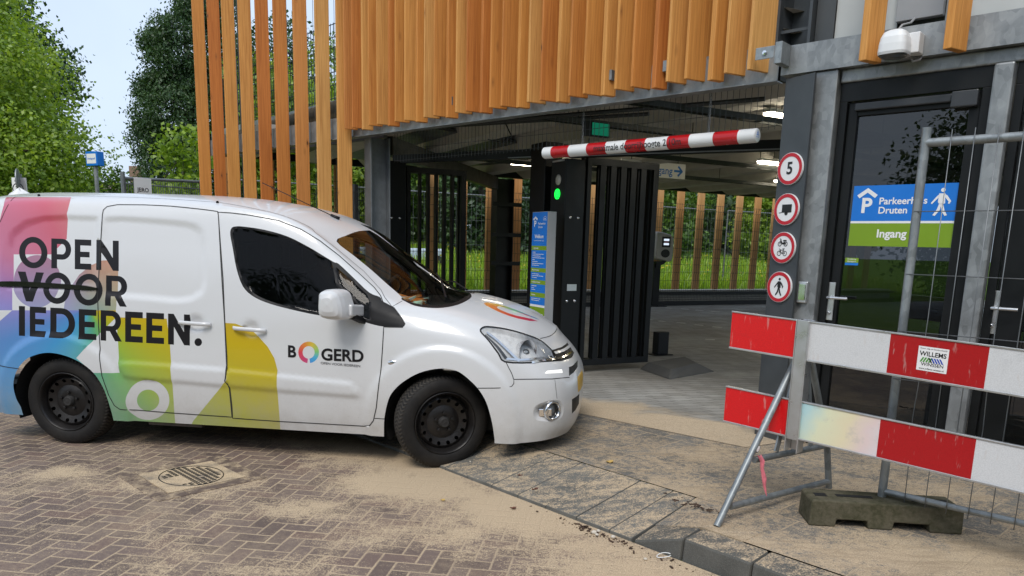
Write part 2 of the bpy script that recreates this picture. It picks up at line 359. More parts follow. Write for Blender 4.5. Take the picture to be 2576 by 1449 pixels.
def kerbstone_material(name, amt, dk=1.):
    N = NT(name); p = N.pos(); tone = N.mix(N.rng(N.noise(p, 6, 5, .6), .3, .7), (.085 * dk, .086 * dk, .079 * dk, 1), (.15 * dk, .148 * dk, .134 * dk, 1))
    tone = N.mix(N.rng(N.noise(p, 200, 2), .45, .8, 0, .5), tone, (.18, .175, .16, 1))
    sand, g = sand_layers(N, p)
    c = N.m('ADD', N.m('ADD', N.m('MULTIPLY', N.noise(p, 2.4, 6, .62, .8), .7), N.m('MULTIPLY', N.m('SUBTRACT', N.noise(p, 30, 5, .7), .5), .6)), N.m('MULTIPLY', N.noise(N.mapv(p, (2.5, 11, 1), (0, 0, math.radians(-43))), 2, 4, .6), .55))
    gn = N.n('NewGeometry'); sx = N.n('SeparateXYZ'); N.l(gn.outputs['Normal'], sx.inputs[0]); upf = N.rng(sx.outputs[2], .5, .9)
    sm = N.m('MULTIPLY', N.rng(N.m('ADD', c, N.m('MULTIPLY', N.m('SUBTRACT', N.noise(p, 115, 3, .7), .5), .9)), amt, amt + .3, 0, .9, True), upf)
    N.bsdf(N.mix(sm, tone, sand), .8, 0, N.bump(N.noise(p, 90, 4), .35, .004), .3); return N.mt
def floor_material():
    N = NT('garage_pavers'); p = N.pos(); d, rv = tiles(N, p, math.radians(-28), (.21, .105))
    tone = N.ramp(rv, [(0, (.24, .235, .215)), (.5, (.29, .285, .265)), (1, (.34, .335, .31))])
    tone = N.mix(N.rng(N.noise(p, .7, 5), .4, .65, 0, .5), tone, (.18, .16, .13, 1)); tone = N.mix(N.rng(N.noise(p, 120, 2), .4, .8, 0, .4), tone, (.12, .115, .10, 1))
    dj = N.m('ADD', d, N.m('MULTIPLY', N.m('SUBTRACT', N.noise(p, 14, 3), .5), .012))
    col = N.mix(N.rng(dj, .002, .006, .85, 0), tone, (.055, .05, .04, 1))
    s = N.n('SeparateXYZ'); N.l(p, s.inputs[0]); t = N.m('ADD', N.m('MULTIPLY', N.m('SUBTRACT', s.outputs[0], 1.88), .677), N.m('MULTIPLY', N.m('SUBTRACT', s.outputs[1], 5.49), .736))
    sand, g = sand_layers(N, p)
    sc = N.m('ADD', N.rng(t, -.5, 1.2, .55, 0., True), N.m('MULTIPLY', N.noise(p, 2.2, 6, .62, 1.), .5)); sm = N.rng(sc, .52, .72, 0, .85, True)
    col = N.mix(sm, col, sand)
    wet = N.rng(N.noise(p, 1.1, 4, .6, .5), .4, .62)
    N.bsdf(col, N.rng(wet, 0, 1, .8, .45), 0, N.bump(N.m('ADD', N.rng(dj, 0, .006), N.m('MULTIPLY', g, .15)), .3, .005), .4); return N.mt
def grass_material():
    N = NT('meadow'); p = N.pos(); c = N.mix(N.rng(N.noise(p, 2.2, 6, .65), .3, .7), (.10, .20, .022, 1), (.20, .33, .045, 1)); c = N.mix(N.rng(N.noise(p, 40, 3), .4, .7, 0, .6), c, (.06, .13, .015, 1))
    N.bsdf(c, .9, 0, N.bump(N.noise(p, 60, 3), .8, .03), .2); return N.mt

def sheet(name, pts, m, z=None, kind='structure'):
    mb = MB(); mb.poly(pts); return tag(mb.build(name, m), kind=kind)
# far ground sheet to the horizon, road over it, pavement and garage floor over that
GRASS = grass_material()
def grid_sheet(name, c, s, m):
    mb = MB(); mb.poly([(c[0] - s, c[1] - s, c[2]), (c[0] + s, c[1] - s, c[2]), (c[0] + s, c[1] + s, c[2]), (c[0] - s, c[1] + s, c[2])]); return tag(mb.build(name, m), kind='structure')
grid_sheet('ground', (0, 60, -.012), 400, GRASS)
sheet('road', [Kp(-14, -6, 0), Kp(9, -6, 0), Kp(9, 2.93, 0), Kp(-14, 2.93, 0)], road_material())
PAV = pavement_material()
sheet('pavement', [Kp(-13, 3.497, ZP), Kp(-1.70, 3.497, ZP), Kp(-1.70, 3.12, ZP), Kp(9, 3.12, ZP), Kp(9, 14, ZP), Kp(-13, 14, ZP)], PAV)
tag(sheet('garage_floor', [Fp(4.9, -.55, ZP + .004), Fp(-.1, -.42, ZP + .004), Gp(16, -.4, ZP + .004), Gp(30, 10.8, ZP + .004), Gp(-2.6, 10.8, ZP + .004), Fp(9.2, .3, ZP + .004), Fp(4.9, .3, ZP + .004)], floor_material()), kind='structure')
# sloping drop-kerb blocks and the raised kerb at the right
KM, KM2 = kerbstone_material('kerb_ramp_stone', .50), kerbstone_material('kerb_stone', .55, .72)
mb = MB(); k = -9.2; wid = [.15] + [.2375] * 60
edges = [-2.22]; i = 0
while edges[-1] > -9: edges.append(edges[-1] - wid[i % len(wid)]); i += 1
for a, b in zip(edges[:-1], edges[1:]):
    j = rnd.uniform(-.004, .004)
    mb.hexa([Kp(b + .002, 2.927, -.1), Kp(a - .002, 2.927, -.1), Kp(a - .002, 3.496, -.1), Kp(b + .002, 3.496, -.1), Kp(b + .002, 2.93, .020 + j), Kp(a - .002, 2.93, .020 + j), Kp(a - .002, 3.496, .118 + j * .5), Kp(b + .002, 3.496, .118 + j * .5)])
tag(mb.build('kerb_ramp', KM, bevel=.005), kind='structure')
mb = MB()
mb.hexa([Kp(-2.214, 2.93, -.1), Kp(-1.93, 2.93, -.1), Kp(-1.93, 3.117, -.1), Kp(-2.214, 3.117, -.1), Kp(-2.214, 2.94, .012), Kp(-1.93, 2.955, .108), Kp(-1.93, 3.117, .122), Kp(-2.214, 3.117, .048)])
e2 = [-1.926, -1.56, -.66, .24, 1.14, 2.04]
for a, b in zip(e2[:-1], e2[1:]):
    mb.hexa([Kp(a + .003, 2.93, -.1), Kp(b - .003, 2.93, -.1), Kp(b - .003, 3.117, -.1), Kp(a + .003, 3.117, -.1), Kp(a + .003, 2.955, .108), Kp(b - .003, 2.955, .108), Kp(b - .003, 3.117, .122), Kp(a + .003, 3.117, .122)])
tag(mb.build('kerb', KM2, bevel=.014), kind='structure')

MW = pmat('marking_white', (.62, .62, .58), .7, var=.15); mb = MB()
for (xa, ya, xb, yb) in ((1150, 648, 1205, 653), (1280, 656, 1345, 661), (1400, 667, 1468, 672), (1530, 678, 1600, 683), (1000, 743, 1040, 747), (1095, 757, 1150, 762), (1245, 770, 1318, 776), (1392, 788, 1465, 794), (1540, 805, 1620, 812), (1480, 908, 1560, 913)):
    p, q = gz((1950 + xa / 2.229) / 1.4736, (850 + ya / 2.229) / 1.4736, ZP + .009), gz((1950 + xb / 2.229) / 1.4736, (850 + yb / 2.229) / 1.4736, ZP + .009); d_ = (q - p) / np.linalg.norm(q - p); w_ = np.array([-d_[1], d_[0], 0]) * .05
    mb.add([p - w_, q - w_, q + w_, p + w_], [(0, 1, 2, 3)])
tag(mb.build('road_markings', MW), kind='structure')
mb = MB(); mb.hexa([Kp(-2.214, 3.119, -.1), Kp(-1.93, 3.119, -.1), Kp(-1.93, 3.496, -.1), Kp(-2.214, 3.496, -.1), Kp(-2.214, 3.119, .048), Kp(-1.93, 3.119, .122), Kp(-1.93, 3.496, .1215), Kp(-2.214, 3.496, .1185)]); mb.hexa([Kp(-1.93, 3.119, -.1), Kp(-1.70, 3.119, -.1), Kp(-1.70, 3.496, -.1), Kp(-1.93, 3.496, -.1), Kp(-1.93, 3.119, .122), Kp(-1.70, 3.119, .122), Kp(-1.70, 3.496, .1215), Kp(-1.93, 3.496, .1215)])
tag(mb.build('pavement', PAV), kind='structure')
# drain cover: stone surround frame, sand filled slotted grate
dc = np.array([-2.005, 4.485, 0]); dx = np.array([.72, -.69, 0]); dx /= np.linalg.norm(dx); dy = np.array([-dx[1], dx[0], 0])
Dp = lambda x, y, z: dc + dx * x + dy * y + np.array([0, 0, z])
dr = empty('drain_cover', dc, 'square drain cover with slotted oval grate half filled with sand in the brick road', 'drain cover')
N = NT('sandy_iron'); p_ = N.pos(); sand_, g_ = sand_layers(N, p_); mk = N.rng(N.noise(p_, 6, 4), .30, .5, 0, 1)
N.bsdf(N.mix(mk, (.22, .18, .14, 1), sand_), .85, 0, N.bump(g_, .5, .004), .3); SANDY = N.mt
N = NT('border_bricks'); p_ = N.pos(); d_, rv_ = tiles(N, p_, math.radians(43.8), (.21, .5)); sand_, g_ = sand_layers(N, p_)
N.bsdf(N.mix(N.rng(N.noise(p_, 9, 6, .7), .44, .66, 0.05, .9), N.mix(N.rng(N.noise(p_, 240, 2), .35, .7, 0, .5), (.085, .06, .052, 1), (.16, .12, .10, 1)), sand_), .8, 0, N.bump(g_, .4, .004), .3); BORD = N.mt
mb = MB(); o_, i_ = .335, .235
ring = [(-o_, -o_), (o_, -o_), (o_, o_), (-o_, o_)]
for s_ in range(4):                                           # border of bricks on edge round the frame
    for q in range(3):
        f0, f1 = -o_ + q * (o_ + i_) / 3 + .003, -o_ + (q + 1) * (o_ + i_) / 3 - .003
        rot = [lambda a, b: (a, b), lambda a, b: (-b, a), lambda a, b: (-a, -b), lambda a, b: (b, -a)][s_]
        c4 = [rot(f0, -o_), rot(f1, -o_), rot(f1, -i_ - .004), rot(f0, -i_ - .004)]
        mb.hexa([Dp(x, y, -.05) for x, y in c4] + [Dp(x, y, .005) for x, y in c4])
mb.build('brick_border', BORD, dr, bevel=.003)
mb = MB(); mb.box(-i_, i_, -i_, i_, -.05, .006, Dp); mb.build('frame', SANDY, dr)
mb = MB()
for a in np.linspace(-.2, .2, 15):
    h = .17 * math.sqrt(max(0, 1 - (a / .21) ** 2)); 
    for q in np.arange(-.17, .171, .034):
        if abs(q) < h - .008 and not (q < -.06 and -.05 < a < .13) and rnd.random() < .985:
            mb.box(a - .0085, a + .0085, q - .0120, q + .0120, .0068, .0078, Dp)
mb.build('slot', M['dark_void'], dr)
mb = MB(); mb.tube([Dp(x, y, .0065) for x, y in circle(0, 0, .218, 48, .182)], .0032, 5, closed=True); mb.build('rim', M['black_steel'], dr)
# ------------------------------------------------------------------ parking garage
gar = empty('parking_garage', Fp(2, 4, ZP), 'steel framed parking garage clad in upright larch slats with open ground floor', 'parking garage')
DKT = -.148                                   # how far slat fronts stand out of the rail
def s_at(S, t): return (S + 2.33) * (t + 5.31) / 5.31 - 2.33
SLATS = {}
def slat(S, z0, z1, th, dep, tf, m='wood', dz=0):
    """one upright timber; the front edge sits at s_at(S, tf), the board runs inward along the steel grid"""
    key = (round(th, 3), round(dep, 3), round(z1 - z0, 2), m)
    if key not in SLATS:
        mb = MB(); h = z1 - z0; mb.cbox((-th / 2 * 0, 0, h / 2), ((1, 0, 0), (0, 1, 0), (0, 0, 1)), (th / 2, dep / 2, h / 2))
        o = mb.build('wooden_slat', M[m], None, bevel=.004); o.parent = gar; SLATS[key] = o
    else:
        o = SLATS[key].copy(); COL.objects.link(o)
    p = Fp(s_at(S, tf), tf, z0) + GA * dep / 2 - GB * th / 2
    o.location = [float(q) for q in (p - np.array(gar['_org']))]
    o.rotation_euler = (0, 0, math.atan2(GA[1], GA[0]) - math.pi / 2 + rnd.uniform(-.012, .012))
    return o
for S in (9.152, 8.679, 8.251, 7.788, 7.333, 6.887, 6.419, 5.935, 5.496): slat(S, .25, 6.6, .062, .158, -.15)
B1 = [5.342, 4.872, 4.401, 3.919, 3.434, 2.957, 2.469, 1.985, 1.499, 1.007, .511]
B2 = [5.190, 4.720, 4.238, 3.766, 3.284, 2.805, 2.315, 1.825, 1.338, .844, .331]
B3 = [5.000, 4.519, 4.050, 3.574, 3.085, 2.600, 2.123, 1.635, 1.136, .642]
for i, S in enumerate(B1): slat(S, 2.75, 6.6, .028, .150 + .006 * i, -.145)
for i, S in enumerate(B2): slat(S, 2.75, 6.6, .028, .155 + .007 * i if i < 10 else .245, -.145)
for S in B3: slat(S, 2.72, 6.57, .050, .120, -.125)
for S in (-.452, -.946): slat(s_at(S, 0) if 0 else S, 2.69, 6.57, .050, .156, -.20).location
for o in list(SLATS.values()): pass
# the two slats right of the column were measured on their own plane
# edge rail, beams, columns
mb = MB(); mb.box(8.72, .10, .02, .028, 2.69, 2.93, Fp); mb.box(8.72, .10, .0, .11, 2.682, 2.69, Fp); mb.box(8.72, .10, .028, .11, 2.922, 2.93, Fp)
mb.build('edge_rail', M['galv'], gar)
def bracket(*b): mb = MB(); mb.box(*b, Fp); mb.build('bracket', M['galv_tube'], gar, bevel=.003)
bracket(8.88, 8.62, -.012, -.002, 2.68, 2.90)
for S in (3.55, 2.6, 1.6, 1.05): bracket(s_at(S, -.1) - .07, s_at(S, -.1) - .01, -.10, .015, 2.84, 2.92)
bracket(.19, .055, -.166, -.160, 2.80, 2.88); bracket(.0, .05, -.166, -.025, 2.76, 2.90)
mb = MB(); mb.lathe([(0, 0), (0, .016), (.012, .016), (.014, 0)], Fp(.12, -.166, 2.84), -FN, 6); mb.build('bolt', M['chrome'], gar)
def hcol(c, w, z0, z1, m, name='column'):
    mb = MB(); cx_, cy_ = c
    mb.box(cx_ - w / 2, cx_ - w / 2 + .016, cy_ - w / 2, cy_ + w / 2, z0, z1, Gp); mb.box(cx_ + w / 2 - .016, cx_ + w / 2, cy_ - w / 2, cy_ + w / 2, z0, z1, Gp)
    mb.box(cx_ - w / 2 + .016, cx_ + w / 2 - .016, cy_ - .006, cy_ + .006, z0, z1, Gp)
    return mb.build(name, m, gar, bevel=.003)
hcol((.125, -.09), .25, ZP, 2.69, M['grey_steel'])
pL = fpx(932, 450, .12) - FC; aL, bL = pL @ GA, pL @ GB
hcol((aL + .12, bL + .11), .24, ZP, 2.69, M['steel_mid'])
mb = MB(); mb.box(-.181, -.331, .0, .15, ZP, 2.706, Fp); mb.build('column', M['galv'], gar, bevel=.008)
mb = MB(); mb.box(-1.235, -1.34, .0, .10, ZP, 2.62, Fp); mb.build('column', M['galv'], gar, bevel=.012)
mb = MB(); mb.box(.06, -3.4, -.02, -.008, 2.71, 2.90, Fp); mb.box(.06, -3.4, -.008, .10, 2.71, 2.722, Fp); mb.box(.06, -3.4, -.008, .10, 2.888, 2.90, Fp); mb.build('edge_beam', M['galv'], gar)
mb = MB(); mb.box(-.335, -3.4, .04, .14, 2.622, 2.708, Fp); mb.build('door_lintel', M['galv'], gar, bevel=.01)
# upper storey behind the right end: steel posts and panels
mb = MB(); mb.box(.16, .14, .06, .30, 2.93, 6.5, Fp); mb.box(-.07, -.09, .06, .30, 2.905, 6.5, Fp)
for z in (3.02, 3.30, 3.6): mb.box(.14, -.07, .10, .112, z, z + .02, Fp)
mb.box(.14, -.07, .28, .29, 2.93, 6.5, Fp); mb.build('stair_frame', M['grey_steel'], gar)
mb = MB(); mb.box(-.095, -.22, .13, .14, 2.905, 6.5, Fp); mb.build('dark_panel', M['dark_panel'], gar)
mb = MB(); mb.box(-.08, -3.4, .18, .20, 2.905, 6.5, Fp); mb.build('wall', M['dark_panel'], gar)
mb = MB(); mb.box(-.223, -.62, .15, .16, 2.905, 6.5, Fp); mb.box(-.90, -3.4, .15, .16, 2.905, 6.5, Fp); mb.build('wall_panel', M['grey_panel'], gar)
mb = MB(); mb.box(-.623, -.897, .10, .149, 2.97, 3.9, Fp); mb.build('equipment_cabinet', M['grey_cabinet'], gar, bevel=.004)
mb = MB(); mb.tube([Fp(-.74, .09, 2.97), Fp(-.73, .06, 2.94), Fp(-.70, 0, 2.92), Fp(-.69, -.04, 2.88)], .008, 6); mb.build('cable', M['grey_cabinet'], gar, smooth=True); mb = MB(); mb.tube([Fp(-.78, -.03, 2.72), Fp(-.80, -.05, 2.68), Fp(-.83, -.02, 2.69), Fp(-.84, .0, 2.72)], .008, 6); mb.build('cable', M['grey_cabinet'], gar, smooth=True)
# closed upper wall behind the dense cladding, and upper deck edge
mb = MB(); mb.box(5.28, .15, .12, .2, 2.93, 6.6, Fp); mb.build('wall', M['dark_panel'], gar)
# ceiling: concrete ribs running toward the far wall, on steel beams
CEIL = pmat('ceiling_concrete', (.50, .48, .44), .7, var=.12, vs=3)
mb = MB(); mb.add([Fp(5.4, .12, 3.06), Fp(.12, .12, 3.06), Gp(17, -.5, 3.06), Gp(17, 10.45, 3.06), Gp(-2.55, 10.45, 3.06), Gp(-1.6, 5.2, 3.06)], [(0, 1, 2, 3, 4, 5)])  # deck edge pulled back from the far slats to let daylight onto them
mb.add([Fp(5.4, .12, 3.2), Fp(.12, .12, 3.2), Gp(17, -.5, 3.2), Gp(17, 10.45, 3.2), Gp(-2.55, 10.45, 3.2), Gp(-1.6, 5.2, 3.2)], [(0, 1, 2, 3, 4, 5)])
mb.build('ceiling', CEIL, gar)
mb = MB()
for a in np.arange(-2.1, 16.5, 1.12):
    b0 = max(.5, .5 - a * 2.6 if a < 0 else .5) ; b0 = .62 if a > .1 else .95 - a * 2.95
    if b0 > 9.6: continue
    for sgn in (0,):
        mb.add([Gp(a - .24, b0, 3.058), Gp(a - .15, b0, 2.86), Gp(a + .15, b0, 2.86), Gp(a + .24, b0, 3.058), Gp(a - .24, 10.2, 3.058), Gp(a - .15, 9.9, 2.86), Gp(a + .15, 9.9, 2.86), Gp(a + .24, 10.2, 3.058)], [(0, 1, 5, 4), (1, 2, 6, 5), (2, 3, 7, 6), (3, 2, 1, 0), (4, 5, 6, 7)])
mb.build('ceiling_rib', CEIL, gar)
mb = MB()
mb.bar(Gp(-.95, 5.8, 2.74), Gp(2.75, 10.0, 2.74), .12, .24); mb.bar(Gp(-2.5, 10.38, 2.96), Gp(17, 10.38, 2.96), .12, .12)
mb.bar(Fp(5.2, .35, 2.80), Fp(.2, .35, 2.80), .12, .10)
mb.build('ceiling_beam', M['black_steel'], gar)
mb = MB()
for (b, z, a0, a1) in ((1.45, 2.70, -.4, 12), (2.7, 2.72, -.4, 13), (4.3, 2.70, .8, 14), (6.4, 2.72, .5, 15)):
    for o_ in (-.05, .05): mb.box(a0, a1, b + o_ - .008, b + o_ + .008, z, z + .05, Gp)
    for a in np.arange(a0 + .1, a1, .3): mb.box(a, a + .02, b - .042, b + .042, z, z + .015, Gp)
    for a in np.arange(a0 + .4, a1, 1.5): mb.tube([Gp(a, b, z + .05), Gp(a, b, 3.05)], .006, 4)
mb.tube([Gp(-.9, 3.6, 2.74), Gp(-.4, 2.6, 2.74), Gp(.6, .8, 2.74)], .02, 6); mb.tube([Gp(-1.1, 4.6, 2.8), Gp(.5, 2.2, 2.8)], .02, 6)
mb.tube([Gp(-.55, 3.3, 2.8), Gp(-.5, 3.2, 2.62), Gp(-.53, 3.3, 2.55), Gp(-.62, 3.5, 2.6)], .008, 5)
mb.build('cable_tray', M['wire'], gar)
# welded mesh hanging under the edge beam
def mesh_panel(mb, fn, u0, u1, z0, z1, du, r, zs, fold=(), horiz_r=None):
    zz = [z0]
    for f in fold: zz += [f - .05, f, f + .05]
    zz = sorted(zz + [z1])
    for u in np.arange(u0, u1 + 1e-6, du):
        mb.tube([fn(u, .03 if any(abs(z - f) < .01 for f in fold) else 0., z) for z in zz], r, 4)
    for z in zs: mb.tube([fn(u0, .03 if any(abs(z - f) < .01 for f in fold) else 0., z), fn(u1, .03 if any(abs(z - f) < .01 for f in fold) else 0., z)], horiz_r or r, 4)
mb = MB(); mesh_panel(mb, lambda u, d, z: Fp(u, .16 + d, z), .15, 4.62, 2.38, 2.70, .05, .0022, (2.52, 2.40)); mb.build('hanging_mesh', M['wire'], gar)
# sloping ramp deck behind the open slats, with its own mesh fence
mb = MB(); p0, p1, p2, p3 = Fp(11.4, 1.3, 3.40), Fp(5.4, 1.3, 3.60), Fp(5.4, 4.8, 3.62), Fp(11.4, 4.8, 3.42)
q0, q1, q2, q3 = [p - np.array([0, 0, .17]) for p in (p0, p1, p2, p3)]
mb.hexa([q0, q1, q2, q3, p0, p1, p2, p3]); mb.build('ramp', M['galv'], gar)
mb = MB(); mb.box(9.2, 5.3, .6, 4.8, 2.96, 3.0, Fp); mb.box(9.2, 5.3, .55, .60, 2.75, 3.0, Fp); mb.build('ramp_underside', M['dark_panel'], gar)
# far side of the garage: sill, slats, posts
mb = MB(); mb.box(-2.9, 17, 10.95, 11.35, .0, .50, Gp); mb.build('plinth', pmat('plinth_concrete', (.45, .44, .40), .7, bump=.2), gar)
mb = MB(); mb.box(-2.9, 17, 10.78, 10.86, ZP, .23, Gp); mb.box(-2.9, 17, 10.80, 10.84, .40, .47, Gp); mb.build('wheel_stop_rail', M['black_steel'], gar)
fslat = None
for k in range(-4, 8):
    a = 8.375 + k * .667 if k >= -1 else 8.375 + k * .667
for a in [8.375 + k * .667 for k in range(-16, 12)]:
    if a < -2.7: continue
    if fslat is None:
        mb = MB(); mb.cbox((0, 0, 1.24), ((1, 0, 0), (0, 1, 0), (0, 0, 1)), (.10, .035, 1.24)); fslat = mb.build('far_wooden_slat', M['wood_lit_tone'], None, bevel=.004); fslat.parent = gar; o = fslat
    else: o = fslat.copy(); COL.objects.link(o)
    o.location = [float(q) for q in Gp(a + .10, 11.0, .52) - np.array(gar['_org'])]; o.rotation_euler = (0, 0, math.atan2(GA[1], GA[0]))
mb = MB()
c_ = gz(1265, 600, 1.6)
ic = pln(1264, 600, FC + GB * 10.2, GB) - FC; ai = ic @ GA
mb.box(ai - .2, ai - .18, 10.1, 10.36, ZP, 2.86, Gp); mb.box(ai + .18, ai + .2, 10.1, 10.36, ZP, 2.86, Gp); mb.box(ai - .18, ai + .18, 10.22, 10.235, ZP, 2.86, Gp)
for z in (1.09, 1.68, 2.30): mb.box(ai - .32, ai + .36, 10.05, 10.10, z, z + .08, Gp)
mb.build('column', M['black_steel'], gar)

# ------------------------------------------------------------------ doors
def door(sL, glassL, glassR, sR, hs, label, sub):
    t = .08
    fr = MB()
    fr.box(sL, sR, t - .02, t + .06, 2.50, 2.622, Fp); fr.box(sL, sL - .05, t - .02, t + .06, ZP, 2.50, Fp); fr.box(sR + .05, sR, t - .02, t + .06, ZP, 2.50, Fp)
    d = MB()
    d.box(sL - .054, glassL, t + .005, t + .055, ZP + .02, 2.494, Fp); d.box(glassR, sR + .054, t + .005, t + .055, ZP + .02, 2.494, Fp)
    d.box(glassL, glassR, t + .005, t + .055, 2.405, 2.494, Fp); d.box(glassL, glassR, t + .005, t + .055, ZP + .02, ZP + .14, Fp)
    do = d.build('door', M['black_steel'], gar, bevel=.004); do['label'] = label
    fr.build('frame', M['black_steel'], do, bevel=.003)
    g = MB(); g.box(glassL, glassR, t + .028, t + .034, ZP + .14, 2.405, Fp); g.build('glass', GLD, do)
    h = MB(); z = 1.19
    h.hexa([Fp(hs + .028, t - .006, 1.03), Fp(hs - .028, t - .006, 1.03), Fp(hs - .028, t + .004, 1.03), Fp(hs + .028, t + .004, 1.03), Fp(hs + .028, t - .006, 1.295), Fp(hs - .028, t - .006, 1.295), Fp(hs - .028, t + .004, 1.295), Fp(hs + .028, t + .004, 1.295)])
    h.tube([Fp(hs, t - .005, z), Fp(hs, t - .055, z), Fp(hs - .02, t - .062, z), Fp(hs - .135, t - .062, z)], .0105, 8); h.lathe([(0, 0), (0, .012), (.012, .012), (.014, .008)], Fp(hs, t - .006, 1.08), -FN, 12)
    h.build('handle', M['alu'], do, bevel=.002)
    return do
GLD = glass('door_glass', (.24, .25, .26), 1., 0., 1.62)
d1 = door(-.34, -.455, -1.115, -1.228, -.405, 'black glazed door with blue and green entrance sticker', 1)
mb = MB(); mb.box(-1.02, -1.165, .03, .08, 2.395, 2.492, Fp); mb.box(-.44, -1.02, .055, .08, 2.435, 2.485, Fp); mb.build('door_closer', pmat('closer', (.035, .038, .042), .4), d1, bevel=.008)
d2 = door(-1.346, -1.55, -2.2, -2.33, -1.395, 'black door at the right edge behind the site fence', 2)
mb = MB(); mb.box(-2.385, -6.0, .06, .14, ZP, 2.62, Fp); mb.build('wall', M['dark_panel'], gar); mb = MB(); mb.box(-3.405, -6.0, -.02, .10, 2.71, 2.90, Fp); mb.build('edge_beam', M['galv'], gar); mb = MB(); mb.box(-3.405, -6.0, .15, .16, 2.905, 6.5, Fp); mb.build('wall_panel', M['grey_panel'], gar)
# entrance sticker
sm = [M['sign_blue'], M['sign_white'], M['sign_green']]
sp = lambda s, z, e=0.: Fp(s, .104 - .0012 * e, z)
mb = MB()
mb.mat(0).add([sp(-.478, 1.717), sp(-1.110, 1.717), sp(-1.110, 1.951), sp(-.478, 1.951)], [(0, 1, 2, 3)])
mb.mat(1).add([sp(-.478, 1.702), sp(-1.110, 1.702), sp(-1.110, 1.7165), sp(-.478, 1.7165)], [(0, 1, 2, 3)])
mb.mat(2).add([sp(-.478, 1.550), sp(-1.110, 1.550), sp(-1.110, 1.7015), sp(-.478, 1.7015)], [(0, 1, 2, 3)])
fw = lambda x, y: sp(-.478 - x, y, 1)          # x to the right from the left edge
mb.mat(1)
mb.add([fw(x, y) for x, y in ((.026, 1.888), (.092, 1.935), (.158, 1.888), (.142, 1.868), (.092, 1.905), (.042, 1.868))], [(0, 1, 4, 5), (1, 2, 3, 4)])
put_text(mb, 'P', fw, .092, 1.815, .135, .03); put_text(mb, 'Parkeerhuis', fw, .17, 1.845, .062, .02, 'LEFT'); put_text(mb, 'Druten', fw, .17, 1.785, .062, .02, 'LEFT')
put_text(mb, 'Ingang', fw, .27, 1.632, .074, .025)
def walker(x, y, h):                            # walking figure pictogram, flat outlines
    P = lambda q: [(x + a * h, y + b * h) for a, b in q]
    return [circle(x + .02 * h, y + .92 * h, .075 * h, 16), P([(-.10, .80), (.10, .80), (.13, .45), (.06, .42), (-.06, .42), (-.11, .5)]), P([(-.06, .44), (.02, .44), (-.02, .2), (-.16, 0), (-.24, .03), (-.12, .22)]), P([(-.01, .44), (.07, .43), (.14, .2), (.24, .02), (.16, 0), (.04, .18)]), P([(-.09, .78), (-.10, .66), (-.30, .42), (-.34, .46), (-.18, .68)]), P([(.09, .78), (.11, .66), (.24, .50), (.22, .44), (.27, .42), (.32, .52), (.18, .72)])]
for pl in walker(.545, 1.748, .175): mb.add([fw(*p) for p in pl], [tuple(range(len(pl)))])
ws = mb.build('window_sign', sm, d1, recalc=False)
mb = MB(); mb.mat(2).add([sp(-.47, 1.435), sp(-.558, 1.435), sp(-.558, 1.468), sp(-.47, 1.468)], [(0, 1, 2, 3)]); mb.mat(0).add([sp(-.47, 1.418), sp(-.558, 1.418), sp(-.558, 1.4345), sp(-.47, 1.4345)], [(0, 1, 2, 3)])
mb.mat(1); put_text(mb, 'Drukknop', lambda x, y: sp(-.478 - x, y, 1), .036, 1.459, .014, .01); put_text(mb, 'Meezegeren', lambda x, y: sp(-.478 - x, y, 1), .036, 1.444, .012, .01)
mb.build('sticker', sm, d1, recalc=False)
# push-button box on the galvanised column
bb = empty('button_box', Fp(-.22, 0, 1.25), 'small silver push button box on the galvanised column beside the door', 'button box')
p_ = fst(2020, 735, -.01)
mb = MB(); mb.box(p_[0] + .035, p_[0] - .035, -.03, -.001, p_[2] - .075, p_[2] + .075, Fp); mb.build('housing', M['alu'], bb, bevel=.006)
mb = MB(); mb.box(p_[0] + .024, p_[0] - .024, -.036, -.0305, p_[2] - .055, p_[2] + .06, Fp); mb.build('push_plate', M['chrome'], bb, bevel=.003)
# ------------------------------------------------------------------ height bar
hb = empty('height_bar', Fp(1.3, .12, 2.34), 'red and white banded height limit bar hanging on two chains over the garage entry', 'height bar')
mb = MB(); edges = [2.325, 2.222, 2.022, 1.816, 1.614, 1.410, 1.212, 1.006, .808, .600, .398, .267]
for i, (a, b) in enumerate(zip(edges[:-1], edges[1:])): mb.mat(i % 2).lathe([(0, .052), (a - b, .052)], Fp(a, .12, 2.341), -FD, 32)
mb.mat(0).lathe([(0, .052), (-.006, .048), (-.007, 0)], Fp(2.325, .12, 2.341), -FD, 32)
mb.build('bar', [M['white_plastic'], pmat('bar_red', (.46, .008, .012), .22, var=.05)], hb, smooth='auto')
mb = MB(); mb.lathe([(0, .052), (.006, .049), (.008, .046), (.008, 0)], Fp(.267, .12, 2.341), -FD, 32); mb.build('end_cap', M['white_plastic'], hb, smooth='auto')
ec = lambda x, y: Fp(.2586, .12 + x, 2.341 + y)
mb = MB(); mb.add([ec(*p) for p in ((-.02, 0), (-.003, .035), (.003, .035), (.02, 0), (.010, 0), (0, .020), (-.010, 0))], [(0, 1, 5, 6), (1, 2, 5), (2, 3, 4, 5)])
mb.add([ec(*p) for p in ((-.008, .0), (0, .012), (.008, 0))], [(0, 1, 2)]); put_text(mb, 'Avi deure', ec, 0, -.009, .015, .02, sx=.8); mb.build('emblem', M['sign_blue'], hb, recalc=False)
vs, fs = text_polys('maximale doorrijhoogte 2.10m', .078, .014, 'LEFT', .80, 15)
wid = max(v[0] for v in vs); k = .86 / wid
mb = MB(); mb.add([Fp(1.735 - x * k, .12 - .0530 * math.cos(-.12 + y / .0530), 2.341 + .0530 * math.sin(-.12 + y / .0530)) for x, y in vs], fs); mb.build('lettering', M['sign_black'], hb, recalc=False)
